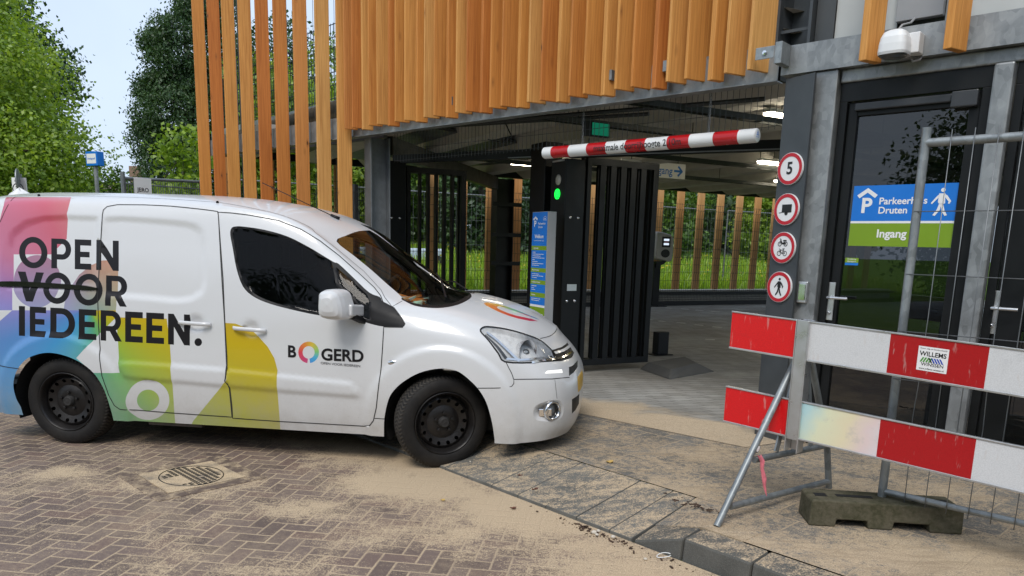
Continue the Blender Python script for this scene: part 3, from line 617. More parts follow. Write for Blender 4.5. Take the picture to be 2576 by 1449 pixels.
for s_ in (1.895, .663):
    mb = MB(); z = 2.70; k = 0
    while z > 2.40:
        r1, r2 = (FD, FN) if k % 2 else (FN, FD)
        c = Fp(s_, .12, z - .02); pts = [c + r1 * .007 * math.cos(t) + np.array([0, 0, .0185 * math.sin(t)]) for t in np.linspace(0, 2 * math.pi, 13)[:-1]]
        mb.tube(pts, .0026, 5, closed=True); z -= .030; k += 1
    mb.build('chain', M['wire_galv'], hb, smooth=True)

# ------------------------------------------------------------------ round signs on the dark column
def disc(mb, fn, r0, r1, n=40):
    if r0 == 0: mb.add([fn(*p) for p in circle(0, 0, r1, n)], [tuple(range(n))])
    else:
        mb.add([fn(*p) for p in circle(0, 0, r0, n)] + [fn(*p) for p in circle(0, 0, r1, n)], [(i, (i + 1) % n, (i + 1) % n + n, i + n) for i in range(n)])
def stroke(mb, fn, pts, w, closed=False):
    pts = [np.array(p, float) for p in pts]; n = len(pts)
    for i in range(n if closed else n - 1):
        a, b = pts[i], pts[(i + 1) % n]; d = b - a; L = np.linalg.norm(d); d = d / max(L, 1e-9); q = np.array([-d[1], d[0]]) * w / 2
        a2, b2 = a - d * w * .3, b + d * w * .3
        mb.add([fn(*(a2 + q)), fn(*(b2 + q)), fn(*(b2 - q)), fn(*(a2 - q))], [(0, 1, 2, 3)])
def sign(z, label, draw):
    t = empty('traffic_sign', Gp(-.012, -.088, z), label, 'traffic sign', 'round prohibition signs on the column')
    fn = lambda e: (lambda x, y: Gp(-.016 - e, -.088 - x, z + y))
    mb = MB(); mb.lathe([(0, 0), (0, .110), (.014, .110), (.014, 0)], Gp(-.002, -.088, z), -GA, 40); mb.build('plate', M['sign_white'], t)
    mb = MB(); disc(mb, fn(.002), .083, .107); mb.build('border', M['sign_red'], t, recalc=False)
    mb = MB(); draw(mb, fn(.002)); mb.build('symbol', M['sign_black'], t, recalc=False)
def dr_trailer(mb, f):
    mb.add([f(*p) for p in ((-.036, .034), (.050, .034), (.050, -.022), (-.036, -.022))], [(0, 1, 2, 3)]); mb.add([f(*p) for p in circle(.004, -.027, .014, 20)], [tuple(range(20))])
    mb.add([f(*p) for p in ((-.062, -.022), (-.036, -.018), (-.036, -.022), (-.062, -.026))], [(0, 1, 2, 3)])
def dr_bikes(mb, f):
    for (oy, r, w) in ((.026, .017, .005), (-.040, .018, .004)):
        for cx_ in (-.027, .026): disc(mb, lambda x, y, cx_=cx_, oy=oy: f(cx_ + x, oy + y), r - w, r, 24)
    stroke(mb, f, [(-.027, .026), (-.018, .058), (-.028, .062)], .005); stroke(mb, f, [(-.020, .050), (-.008, .030), (.026, .028)], .011); stroke(mb, f, [(.004, .050), (.030, .050)], .008); stroke(mb, f, [(.012, .048), (.006, .028)], .007)
    stroke(mb, f, [(-.027, -.040), (-.018, -.012), (-.028, -.008)], .0035); stroke(mb, f, [(-.020, -.018), (.000, -.042), (.010, -.016), (-.019, -.018)], .004); stroke(mb, f, [(.010, -.016), (.026, -.040), (.0, -.042)], .0035); stroke(mb, f, [(.010, -.016), (.012, -.008)], .004); stroke(mb, f, [(.004, -.008), (.020, -.008)], .005)
def dr_walk(mb, f):
    for pl in walker(0, -.062, .128): mb.add([f(*p) for p in pl], [tuple(range(len(pl)))])
sign(2.071, 'round red bordered sign showing the number 5 at the top of the dark column', lambda mb, f: put_text(mb, '5', f, 0, 0, .115, .022))
sign(1.793, 'round red bordered sign with a black trailer', dr_trailer)
sign(1.526, 'round red bordered sign with a moped above a bicycle', dr_bikes)
sign(1.247, 'round red bordered sign with a walking figure, lowest on the column', dr_walk)

# ------------------------------------------------------------------ floodlight-like lamp on the beam
la = empty('wall_lamp', Fp(-.75, -.1, 2.75), 'white domed outdoor lamp fixed to the galvanised beam above the door', 'lamp')
mb = MB(); c0 = (-.722, -.165); rings = []
for z, w, d in ((2.700, .082, .085), (2.715, .086, .09), (2.76, .084, .088), (2.80, .078, .082), (2.832, .064, .066), (2.846, .040, .042), (2.849, .0, .0)):
    rings.append([Fp(c0[0] + w * (abs(math.cos(t)) ** .55) * math.copysign(1, math.cos(t)), c0[1] + d * (abs(math.sin(t)) ** .55) * math.copysign(1, math.sin(t)), z) for t in np.linspace(0, 2 * math.pi, 33)[:-1]])
for a, b in zip(rings[:-1], rings[1:]): mb.add(a + b, [(i, (i + 1) % 32, (i + 1) % 32 + 32, i + 32) for i in range(32)])
mb.build('shade', M['white_plastic'], la, smooth=True)
mb = MB(); mb.box(-.755, -.845, -.12, -.021, 2.715, 2.835, Fp); mb.build('mounting_box', M['white_plastic'], la, bevel=.006)
mb = MB()
for z, w, d in ((2.699, .083, .086),):
    top = [Fp(c0[0] + .074 * math.cos(t), c0[1] + .078 * math.sin(t), 2.699) for t in np.linspace(0, 2 * math.pi, 33)[:-1]]; bot = [Fp(c0[0] + .05 * math.cos(t), c0[1] + .052 * math.sin(t), 2.678) for t in np.linspace(0, 2 * math.pi, 33)[:-1]]
    mb.add(top + bot, [(i, (i + 1) % 32, (i + 1) % 32 + 32, i + 32) for i in range(32)] + [tuple(range(32, 64))])
mb.build('lens', glass('lamp_lens', (.7, .72, .72), .9), la, smooth=True)

# ------------------------------------------------------------------ folding gates, signal post, info pillar
ROW = lambda fn: fn
def gate(a0, a1, bfr, bth, z0, z1, box, label, boxz, bw):
    g = empty('folding_gate', Gp((a0 + a1) / 2, bfr, ZP), label, 'gate')
    mb = MB(); mb.box(*box, ZP + .004, boxz, Gp); po = mb.build('post', M['black_steel'], g, bevel=.008)
    for k, b in enumerate((bfr, bfr + bth)):
        mb = MB(); mb.box(a0, a1, b, b + .045, z1 - .07, z1, Gp); mb.box(a0, a1, b, b + .045, z0, z0 + .07, Gp)
        mb.box(a0, a0 + .05, b, b + .045, z0 + .07, z1 - .07, Gp); mb.box(a1 - .07, a1, b, b + .045, z0 + .07, z1 - .07, Gp); mb.build('leaf_frame', M['black_steel'], g)
        n = 5
        for i in range(n):
            a = a0 + .07 + (i + 1) * (a1 - a0 - .14) / (n + 1) + k * .025
            mb = MB(); mb.box(a - bw, a + bw, b + .006, b + .039, z0 + .07, z1 - .07, Gp); mb.build('gate_bar', M['black_steel'], g)
    return g, po
gR, poR = gate(.25, 1.20, 2.86, .09, .2, 2.43, (-.02, .215, 2.86, 3.165), 'black folded gate leaf beside the signal post with the green light', 2.40, .036)
gL, poL = gate(-.86, -.03, 5.33, .10, .2, 2.45, (-1.17, -.885, 5.3, 5.56), 'black folded gate leaf standing beside the left steel column', 2.50, .016)
for (po, b, aa, zz) in ((poR, 2.86, (.05, .15), (1.80, .92)), (poL, 5.3, (-1.08, -.97), (1.80,))):
    for a in aa:
        for z in zz:
            mb = MB(); mb.lathe([(0, .016), (.006, .015), (.010, .008), (.011, 0)], Gp(a, b, z), -GB, 12); mb.build('bolt', M['chrome'], po, smooth=True)
mb = MB(); mb.box(.045, .165, 2.856, 2.8595, 1.03, 1.10, Gp); mb.build('name_plate', M['alu'], po if False else poR)
lens = lambda r, c, z, m, nm: MB().lathe([(0, r), (.004, r), (.009, r * .7), (.011, 0)], Gp(-.0205, c, z), -GA, 24).build(nm, m, poR, smooth=True)
N = NT('green_signal'); v_ = N.n('TexVoronoi'); N.l(N.co(), v_.inputs['Vector']); v_.inputs['Scale'].default_value = 90; e_ = N.n('Emission'); N.l(N.ramp(v_.outputs['Distance'], [(0, (.02, 1, .08)), (.8, (.0, .45, .02))]), e_.inputs[0]); e_.inputs[1].default_value = 2.2; N.l(e_.outputs[0], N.out.inputs[0])
lens(.055, 3.02, 2.045, N.mt, 'green_light'); lens(.055, 3.01, 2.19, pmat('signal_off', (.50, .47, .40), .3, bump=.4, bs=200), 'unlit_light')
mb = MB(); mb.box(-.03, -.021, 2.90, 3.13, 2.375, 2.392, Gp); mb.build('edge_strip', M['alu'], poR)
pa = empty('gate_post', Gp(.1, 3.5, ZP), 'tall black gate post behind the blue info pillar', 'post')
mb = MB(); mb.box(.0, .22, 3.33, 3.66, ZP + .004, 2.62, Gp); mb.build('shaft', M['black_steel'], pa, bevel=.006)
gr = empty('gate_rail', Gp(0, 3.5, 2.45), 'black overhead gate track hanging below the garage ceiling', 'gate track')
mb = MB(); mb.bar(Gp(-1.0, 5.42, 2.53), Gp(.1, 3.67, 2.53), .07, .10); mb.build('track', M['black_steel'], gr)
mb = MB(); mb.bar(Gp(.1, 2.99, 2.47), Gp(1.75, .5, 2.47), .07, .10); mb.build('track', M['black_steel'], gr)
mb = MB(); mb.bar(Gp(-.9, 5.26, 2.49), Gp(.1, 3.6, 2.49), .012, .012); mb.build('guide_rod', M['wire_galv'], gr)
mb = MB(); mb.bar(Gp(.1, 2.85, 2.43), Gp(1.75, .4, 2.43), .012, .012); mb.build('guide_rod', M['wire_galv'], gr)

ip = empty('info_pillar', Gp(-.25, 2.9, ZP), 'grey info pillar with a blue and green welcome panel beside the black gate', 'information pillar')
mb = MB(); mb.box(-.30, -.196, 2.73, 3.05, ZP + .004, 1.845, Gp); mb.build('cabinet', M['grey_cabinet'], ip, bevel=.004)
iz = lambda y: 1.84 - (y - 90) * .00088
ipf = lambda e: (lambda x, y: Gp(-.3015 - .0015 * e, 3.047 - x, y))
f0, f1 = ipf(0), ipf(1); IM = [M['sign_blue'], M['sign_green'], M['sign_white']]
mb = MB()
for (m_, ya, yb) in ((0, 90, 480), (1, 480, 531), (0, 531, 740), (1, 740, 790), (0, 790, 883), (1, 883, 934), (0, 934, 1032), (1, 1032, 1088), (0, 1088, 1178), (2, 1178, 1204), (1, 1204, 1500)):
    mb.mat(m_).add([f0(.004, iz(ya)), f0(.312, iz(ya)), f0(.312, iz(yb)), f0(.004, iz(yb))], [(0, 1, 2, 3)])
mb.mat(2)
mb.add([f1(x, y) for x, y in ((.024, iz(165)), (.07, iz(135)), (.116, iz(165)), (.104, iz(185)), (.07, iz(160)), (.036, iz(185)))], [(0, 1, 4, 5), (1, 2, 3, 4)])
put_text(mb, 'P', f1, .065, iz(225), .085, .03)
put_text(mb, 'Parkeerhuis', f1, .130, iz(222), .031, .012, 'LEFT'); put_text(mb, 'Druten', f1, .130, iz(262), .031, .012, 'LEFT'); put_text(mb, 'Welkom', f1, .155, iz(372), .052, .02)
put_text(mb, 'Druten maakt er een veilig en prettig', f1, .155, iz(418), .0145, .004, sx=.95)
for pts in ([(.235, iz(165)), (.25, iz(145)), (.275, iz(140)), (.29, iz(155))], [(.24, iz(172)), (.262, iz(165)), (.285, iz(168))], [(.232, iz(180)), (.298, iz(183))]): stroke(mb, f1, pts, .004)
for (y, t) in ((507, '? Algemeen'), (765, 'Met kenteken'), (908, 'Invalide en brand'), (1060, 'Contact')): put_text(mb, t, f1, .03, iz(y), .026, .01, 'LEFT')
for y0, lens_ in ((556, (.07, .23, .17, .25, .05, .11, .23, .14)), (812, (.15, .24, .10)), (956, (.11, .05, .08)), (1106, (.19, .17))):
    for i, L in enumerate(lens_):
        x = .03; y = iz(y0 + 22 * i)
        while x < .03 + L: w_ = rnd.uniform(.012, .034); mb.add([f1(x, y + .003), f1(min(x + w_, .03 + L), y + .003), f1(min(x + w_, .03 + L), y - .003), f1(x, y - .003)], [(0, 1, 2, 3)]); x += w_ + .005
for i in range(5): disc(mb, lambda x, y, i=i: f1(.06 + i * .052 + x, iz(1300) + y), .010, .017, 16)
mb.build('panel', IM, ip, recalc=False)

# ------------------------------------------------------------------ terminal, bollard, kerb nose, hanging sign, lamps
tm = empty('card_terminal', Gp(7.55, 10.3, ZP), 'grey card terminal head on a slim black post deep inside the garage', 'card terminal')
tb = pln(1645, 770.6, (0, 0, ZP), (0, 0, 1)); tn = np.array([.30, -.95, 0]); tn /= np.linalg.norm(tn); tu = np.array([-tn[1], tn[0], 0])
Tp = lambda u, v, z: tb + tu * u + tn * v + np.array([0, 0, z])
mb = MB(); mb.box(-.09, .09, -.06, .06, .0, 1.05, Tp); mb.box(-.25, .25, -.2, .2, 0.001, .02, Tp); mb.hexa([Tp(-.06, -.06, .95), Tp(.16, -.06, 1.05), Tp(.16, .1, 1.05), Tp(-.06, .1, .95), Tp(-.06, -.06, 1.1), Tp(.22, -.06, 1.12), Tp(.22, .1, 1.12), Tp(-.06, .1, 1.1)]); mb.build('post', M['black_steel'], tm)
mb = MB()
prof = [(-.16, 1.16), (.26, 1.10), (.30, 1.2), (.30, 1.66), (.24, 1.74), (.0, 1.80), (-.17, 1.82), (-.19, 1.76), (-.19, 1.22)]
mb.prism(prof, lambda x, z, d: Tp(x * .95 + .06, d, z), -.22, .16); mb.build('head', pmat('terminal_grey', (.50, .49, .47), .4, var=.05), tm, bevel=.03)
mb = MB(); mb.box(.03, .25, .162, .172, 1.45, 1.70, Tp); mb.build('screen_bezel', M['sign_black'], tm)
mb = MB(); mb.mat(0).box(.07, .21, .173, .176, 1.50, 1.55, Tp); mb.mat(0).box(.07, .21, .173, .176, 1.60, 1.65, Tp); mb.mat(1).box(.09, .19, .173, .176, 1.553, 1.597, Tp); mb.build('screen', [emat('screen_light', (.6, .7, .8), .9), M['sign_red']], tm)
mb = MB(); mb.add([Tp(.135 + x, .165, 1.30 + y) for x, y in circle(0, 0, .12, 24, .10)], [tuple(range(24))]); mb.build('card_slot', M['sign_black'], tm)
bo = gz(1660, 893, ZP); bl = empty('bollard', bo, 'short square black bollard behind the grey concrete kerb nose', 'bollard')
Bp = lambda x, y, z: bo + GA * x + GB * y + np.array([0, 0, z])
mb = MB(); mb.box(-.09, .09, -.06, .06, .015, .31, Bp); mb.build('post', M['black_steel'], bl, bevel=.01)
mb = MB(); mb.box(-.14, .14, -.10, .10, .004, .015, Bp); mb.build('base_plate', M['black_steel'], bl)
kn_ = empty('concrete_nose', Gp(1.5, 2.6, ZP), 'low sloped grey concrete island nose beside the black gate', 'traffic island')
o4 = [Gp(1.06, 2.84, .124), Gp(.94, 2.15, .124), Gp(1.82, 2.40, .124), Gp(2.05, 3.08, .124)]
t4 = [Gp(1.16, 2.80, .21), Gp(1.06, 2.28, .21), Gp(1.62, 2.50, .22), Gp(1.85, 2.98, .22)]
mb = MB(); mb.hexa(o4 + t4); mb.build('block', pmat('nose_concrete', (.085, .085, .08), .75, var=.2, bump=.3, bs=80), kn_, bevel=.02)
hs = empty('hanging_sign', Gp(3.6, 6, 2.7), 'white hanging sign with blue arrow and exit lettering under the garage ceiling', 'direction sign')
hc = pln(1722, 433, FC + GB * 6, GB) - FC; ha, hz = hc @ GA, hc[2]; hp = lambda e: (lambda x, y: Gp(ha - 1.3 + x, 5.98 - .002 * e, hz + y))
mb = MB(); mb.box(ha - 1.3, ha, 5.981, 6.02, hz - .12, hz + .12, Gp); mb.build('board', M['sign_white'], hs)
mb = MB(); put_text(mb, 'Uitgang', hp(1), .77, -.01, .17, .012); f_ = hp(1); stroke(mb, f_, [(1.07, .0), (1.21, .0)], .035); stroke(mb, f_, [(1.15, .07), (1.225, .0), (1.15, -.07)], .035); mb.build('lettering', M['sign_blue'], hs, recalc=False)
mb = MB(); mb.tube([Gp(ha - .15, 6, hz + .12), Gp(ha - .15, 6, 3.04)], .008, 5); mb.build('hanger', M['wire'], hs); mb = MB(); mb.tube([Gp(ha - 1.1, 6, hz + .12), Gp(ha - 1.1, 6, 3.04)], .008, 5); mb.build('hanger', M['wire'], hs)
EM = emat('tube_light', (1, .88, .66), 18.)
LL = ['lit strip lamp on the ceiling between the two folded gates', 'lit strip lamp on the ceiling beside the sign with number 5', 'lit strip lamp behind the hanging mesh near the dark column', 'small lit lamp end between the number sign and the trailer sign']
for (px, py), lb, ln in zip(((1285, 411), (1908, 408), (1925, 288), (1950, 456)), LL, (1.2, 1.2, 1.2, 1.2)):
    p = gz(px, py, 2.78) - FC; a, b = p @ GA, p @ GB
    t = empty('strip_lamp', Gp(a + ln / 2, b, 2.8), lb, 'strip lamp', 'strip lamps under the garage ceiling')
    mb = MB(); mb.box(a, a + ln, b - .05, b + .05, 2.80, 2.84, Gp); mb.build('housing', M['white_plastic'], t, bevel=.008)
    mb = MB(); mb.prism([(-.05, 2.80), (.05, 2.80), (.035, 2.765), (-.035, 2.765)], lambda x, z, d: Gp(d, b + x, z), a + .02, a + ln - .02); mb.build('diffuser', EM, t)
    mb = MB(); mb.tube([Gp(a + .3, b, 2.84), Gp(a + .3, b, 3.05)], .006, 5); mb.build('hanger', M['wire'], t); mb = MB(); mb.tube([Gp(a + .9, b, 2.84), Gp(a + .9, b, 3.05)], .006, 5); mb.build('hanger', M['wire'], t)
ex = gz(1500, 324, 2.6); ea, eb = (ex - FC) @ GA, (ex - FC) @ GB
xl = empty('emergency_light', ex, 'small green emergency light under the ceiling behind the hanging mesh', 'emergency light')
mb = MB(); mb.box(ea - .14, ea + .14, eb - .02, eb + .03, 2.53, 2.66, Gp); mb.build('housing', M['black_steel'], xl); mb = MB(); mb.box(ea - .06, ea + .13, eb - .026, eb - .021, 2.54, 2.65, Gp); mb.build('screen', emat('exit_green', (.01, .22, .12), .4), xl)

# ------------------------------------------------------------------ mesh fences inside and beyond the garage
fz = [empty('wire_mesh_fence', Gp(3, 10.85, ZP), 'dark welded mesh fence in front of the far timber slats', 'mesh fence')]
mb = MB(); fo = (2.50, 1.33, .95)
mesh_panel(mb, lambda u, d, z: Gp(u, 10.87 - d, z), -2.6, 13.5, .44, 2.66, .075, .0035, (.5, .75, .95, 1.15, 1.33, 1.55, 1.8, 2.05, 2.3, 2.5, 2.64), fo)
mb.build('mesh', M['wire'], fz[0]); mb = MB(); mesh_panel(mb, lambda u, d, z: Gp(u, 10.82 - d, z), -2.6, 13.5, .24, .40, .05, .004, (.27, .33, .39)); mb.build('lower_mesh', M['wire'], fz[0])
rf = empty('ramp_fence', Fp(8, 1.4, 3.5), 'dark welded mesh fence along the sloping ramp edge behind the tall slats', 'mesh fence')
def rz_(u): return 3.40 + (11.3 - u) / 5.9 * .2
mb = MB()
for u in np.arange(5.45, 11.3, .075): mb.tube([Fp(u, 1.36 + d, rz_(u) + z) for z, d in ((0, 0), (.2, 0), (.24, -.03), (.28, 0), (.86, 0), (.90, -.03), (.94, 0), (1.1, 0))], .0055, 4)
for z in (.05, .24, .42, .6, .76, .90, 1.08): mb.tube([Fp(5.45, 1.36, rz_(5.45) + z), Fp(11.3, 1.36, rz_(11.3) + z)], .007, 4)
mb.build('mesh', M['wire'], rf)
lf = empty('ground_fence', Fp(7, .4, ZP), 'dark welded mesh fence at ground level right behind the tall slats', 'mesh fence')
mb = MB(); mesh_panel(mb, lambda u, d, z: Fp(u, .35 - d, z), 5.3, 9.2, .2, 2.12, .05, .0028, (.3, .6, .9, 1.2, 1.5, 1.75, 2.0, 2.1), (1.9, 1.2)); mb.build('mesh', M['wire'], lf)
mb = MB(); mb.box(8.55, 8.49, .38, .44, ZP, 6.3, Fp); mb.build('post', M['grey_steel'], lf); mb = MB(); mb.box(5.75, 5.69, .38, .44, ZP, 2.2, Fp); mb.build('post', M['grey_steel'], lf)
wv = empty('wire_rope', Fp(7, .2, 3), 'thin vertical steel wires strung behind the tall slats', 'steel wires')
mb = MB()
for S in np.arange(5.45, 9.1, .076):
    if (int(S * 13)) % 3: mb.tube([Fp(S, .16, .3), Fp(S, .16, 6.5)], .0028, 4)
mb.build('wires', M['wire_galv'], wv)

# ------------------------------------------------------------------ red and white barrier
BO = np.array([1.46, 3.85, 0]); ba = empty('road_barrier', BO + np.array([0, 0, ZP]), 'red and white striped board barrier on a worn steel trestle', 'barrier')
TL = -.045
Bf = lambda u, v, z: BO - FD * u - FN * v + np.array([0, 0, z + TL * u])     # u along the boards, v toward the road
def retro(name, base, cell):
    N = NT(name); c = N.co(); v = N.n('TexVoronoi'); N.l(N.mapv(c, (1, 1, 1), (0, 0, math.radians(43))), v.inputs['Vector']); v.inputs['Scale'].default_value = 190
    f = N.rng(v.outputs['Distance'], .0, .7, 1.06, .90); d1 = N.rng(N.noise(c, 7, 6, .7, .6), .58, .72, 0, .35); d2 = N.rng(N.noise(N.mapv(c, (18, 18, 3)), 3, 3), .62, .70, 0, .3)
    col = N.mix(1., (*base, 1), f, 'MULTIPLY'); col = N.mix(d1, col, tuple(q * .62 + .02 for q in base) + (1,)); col = N.mix(d2, col, (.55, .5, .46, 1))
    N.bsdf(col, .3, 0, None, .6); return N.mt
RW, RR = retro('reflective_white', (.66, .67, .68), 1), retro('reflective_red', (.42, .004, .008), 1); RR2 = retro('reflective_red_bright', (.70, .006, .010), 1)
N = NT('reflective_iridescent'); c_ = N.co(); sx_ = N.n('SeparateXYZ'); N.l(c_, sx_.inputs[0])
u_ = N.m('ADD', N.m('MULTIPLY', sx_.outputs[0], .736), N.m('MULTIPLY', sx_.outputs[1], -.677)); t_ = N.m('ADD', u_, N.m('MULTIPLY', N.m('SUBTRACT', N.noise(c_, 4, 4), .5), .22)); t_ = N.m('SUBTRACT', t_, N.m('MULTIPLY', N.m('SUBTRACT', sx_.outputs[2], .62), .5))
lw = N.n('LayerWeight'); t_ = N.m('ADD', t_, N.m('MULTIPLY', lw.outputs['Facing'], .15))
ir = N.ramp(N.rng(t_, .02, .58), [(0, (.30, .52, .72)), (.22, (.42, .66, .70)), (.45, (.72, .74, .52)), (.66, (.76, .68, .46)), (.85, (.74, .60, .58)), (1, (.70, .66, .68))])
dt = N.rng(N.noise(c_, 9, 5, .7), .60, .70, 0, .35); N.bsdf(N.mix(dt, ir, (.45, .42, .38, 1)), .3, 0, None, .7); RI = N.mt
AB = M['alu']
for nm, z0, bands in (('barrier_board', .955, [(-.335, .02, RR2), (.02, .475, RW), (.475, .88, RR), (.88, 1.285, RW), (1.285, 1.69, RR), (1.69, 2.1, RW)]), ('barrier_board', .54, [(-.335, .02, RR2), (.02, .475, RI), (.475, .88, RR), (.88, 1.285, RW), (1.285, 1.69, RR), (1.69, 2.1, RW)])):
    mb = MB(); mb.box(-.337, 2.1, .012, .034, z0 - .004, z0 + .198, Bf); mb.box(-.337, 2.1, .034, .041, z0 - .006, z0 + .004, Bf); mb.box(-.337, 2.1, .034, .041, z0 + .192, z0 + .200, Bf)
    bd = mb.build(nm, AB, ba, bevel=.0015)
    for a, b, m_ in bands:
        mb = MB(); mb.add([Bf(a, .0365, z0 + .004), Bf(b, .0365, z0 + .004), Bf(b, .0365, z0 + .192), Bf(a, .0365, z0 + .192)], [(0, 1, 2, 3)]); mb.build('reflective_band', m_, bd)
    if z0 > .9:
        k_ = lambda e: (lambda x, y: Bf(.664 + x, .0375 + .0008 * e, z0 + .098 + y))
        st_ = MB(); st_.mat(0).add([k_(0)(x, y) for x, y in ((-.063, -.056), (.063, -.056), (.063, .056), (-.063, .056))], [(0, 1, 2, 3)])
        st_.mat(1); put_text(st_, 'WILLEMS', k_(1), 0, .022, .030, .018, sx=.92); put_text(st_, 'WINSSEN', k_(1), .002, -.026, .021, .008, sx=1.05)
        put_text(st_, 'Grond-, weg- en waterbouwbedrijf', k_(1), 0, .047, .0078, .006); put_text(st_, 'www.willems-winssen.nl', k_(1), 0, -.046, .0105, .012)
        for i in range(9):
            x0 = -.052 + i * .0115; st_.mat(2 if i < 4 else (1 if i < 5 else 3)); st_.add([k_(1)(*p) for p in ((x0, -.016), (x0 + .007, -.016), (x0 + .012 + (.006 if i < 4 else -.018), .006), (x0 + .005 + (.006 if i < 4 else -.018), .006))], [(0, 1, 2, 3)])
        st_.build('company_sticker', [M['sign_white'], M['sign_black'], pmat('sticker_green', (.06, .28, .03), .5), pmat('sticker_blue', (.02, .06, .40), .5)], bd, recalc=False)
mb = MB(); mb.box(.024, .030, -.03, .05, .46, 1.155, Bf); mb.box(.03, .088, -.03, -.024, .46, 1.155, Bf); mb.box(.03, .088, .042, .048, .53, 1.155, Bf); mb.box(.088, .094, -.03, .05, .46, 1.155, Bf); mb.build('clamp_post', AB, ba, bevel=.002)
A1, A2 = np.array([1.052, 3.553, .122]), np.array([1.90, 4.234, .122]); top1, top2 = np.array([1.541, 3.945, .985]), np.array([1.60, 3.99, .985])
GT = M['galv_tube']
for nm, pts, r in (('leg', [A1, top1], .0185), ('leg', [A2, np.array([1.84, 4.186, .40]), top2], .0185), ('crossbar', [np.array([1.27, 3.728, .425]), np.array([1.84, 4.186, .395])], .0175), ('crossbar', [np.array([1.133, 3.618, .205]), np.array([1.89, 4.226, .165])], .0175)):
    mb = MB(); mb.tube(pts, r, 12); mb.build(nm, GT, ba, smooth='auto')
mb = MB(); mb.bar([1.53, 3.93, .96], [1.425, 3.85, .44], .034, .010, (.6, -.8, 0)); mb.build('strut', GT, ba); mb = MB(); mb.bar([1.60, 3.99, .93], [1.70, 4.07, .41], .034, .010, (.6, -.8, 0)); mb.build('strut', GT, ba)
tp = empty('ribbon', (1.276, 3.733, .47), 'torn white and pink barrier tape tied to the trestle leg', 'ribbon')
mb = MB(); mb.lathe([(-.016, .0192), (-.012, .0205), (0, .0212), (.012, .0205), (.016, .0192)], (1.272, 3.729, .485), (top1 - A1), 16); mb.build('knot', pmat('tape_white', (.62, .56, .55), .5, bump=.5, bs=120), tp, smooth=True)
mb = MB(); L = [(1.29, 3.715, .455, .010), (1.305, 3.71, .425, .012), (1.310, 3.708, .38, .009), (1.320, 3.703, .335, .012), (1.328, 3.70, .29, .008), (1.338, 3.698, .245, .002)]
vs = []
for i, (x, y, z, w) in enumerate(L): vs += [(x - w, y + .004 * (-1) ** i, z), (x, y - .012, z - .004), (x + w, y + .006 * (-1) ** i, z + .003)]
mb.add(vs, [(3 * i + j, 3 * i + j + 1, 3 * i + j + 4, 3 * i + j + 3) for i in range(len(L) - 1) for j in (0, 1)]); mb.build('tail', pmat('tape_pink', (.62, .16, .20), .45, var=.35, vs=25), tp, smooth=True)

# ------------------------------------------------------------------ site fence panel and its foot block
fb_ = np.array([1.94, 3.70, 0]); fd_ = np.array([.72, -.694, 0])
sf = empty('site_fence', fb_ + np.array([0, 0, .25]), 'galvanised wire site fence panel standing in the mossy block beside the barrier', 'site fence')
fp = lambda u, z: fb_ + fd_ * u + np.array([0, 0, z])
mb = MB(); mb.tube([fp(0, .215), fp(0, 2.09)], .021, 14); mb.build('upright', GT, sf, smooth='auto')
mb = MB(); mb.tube([fp(.0, 2.02), fp(3.4, 2.02)], .0205, 12); mb.build('rail', GT, sf, smooth='auto'); mb = MB(); mb.tube([fp(0, .285), fp(3.4, .285)], .0165, 12); mb.build('rail', GT, sf, smooth='auto')
mb = MB()
for u in np.arange(.115, 3.3, .0945):
    bend = rnd.choice([0, 0, .01, -.012, .018]); pts = [fp(u, .25)] + [fp(u + (bend if .4 < z < .9 else 0) * math.sin((z - .4) * 6), z) for z in (.42, .55, .7, .85)] + [fp(u, 1.2), fp(u, 2.07)]
    mb.tube([p - FN * .024 for p in pts], .0024, 6)
mb.build('vertical_wires', M['wire_galv'], sf, smooth=True)
mb = MB()
for z in (.56, .88, 1.12, 1.40, 1.70): mb.tube([fp(-.01, z) - FN * .0195, fp(3.4, z) - FN * .0195], .0026, 6)
mb.build('horizontal_wires', M['wire_galv'], sf, smooth=True)
bb_ = empty('fence_foot', (1.9, 3.65, ZP), 'mossy concrete foot block with slots carrying the site fence', 'fence foot')
bx = np.array([.995, -.10, 0]); by = np.array([.10, .995, 0]); Kb = lambda x, y, z: np.array([1.536, 3.605, ZP]) + bx * x + by * y + np.array([0, 0, z])
out = [(0, 0), (.13, 0), (.135, .040), (.285, .040), (.29, 0), (.41, 0), (.415, .042), (.585, .040), (.59, 0), (.745, 0), (.742, .125), (.73, .135), (.015, .138), (.004, .128)]
N = NT('mossy_concrete'); c_ = N.co(); n1 = N.noise(c_, 9, 6, .65); n2 = N.noise(c_, 60, 3); cl = N.ramp(n1, [(.25, (.035, .036, .018)), (.45, (.06, .058, .034)), (.62, (.10, .09, .062)), (.8, (.045, .06, .016))])
N.bsdf(N.mix(N.rng(n2, .4, .7, 0, .35), cl, (.16, .14, .10, 1)), .9, 0, N.bump(N.m('ADD', n1, n2), .5, .006), .2); MOSS = N.mt
mb = MB(); mb.prism(out, lambda x, z, d: Kb(x, d, z), 0, .20); mb.build('block', MOSS, bb_, bevel=.008)
for x0, x1, y0, y1 in ((.15, .33, .08, .115), (.04, .10, .07, .12), (.52, .58, .07, .12), (.62, .70, .07, .12)):
    mb = MB(); mb.box(x0, x1, y0, y1, .1382, .1396, Kb); mb.build('socket', M['dark_void'], bb_)

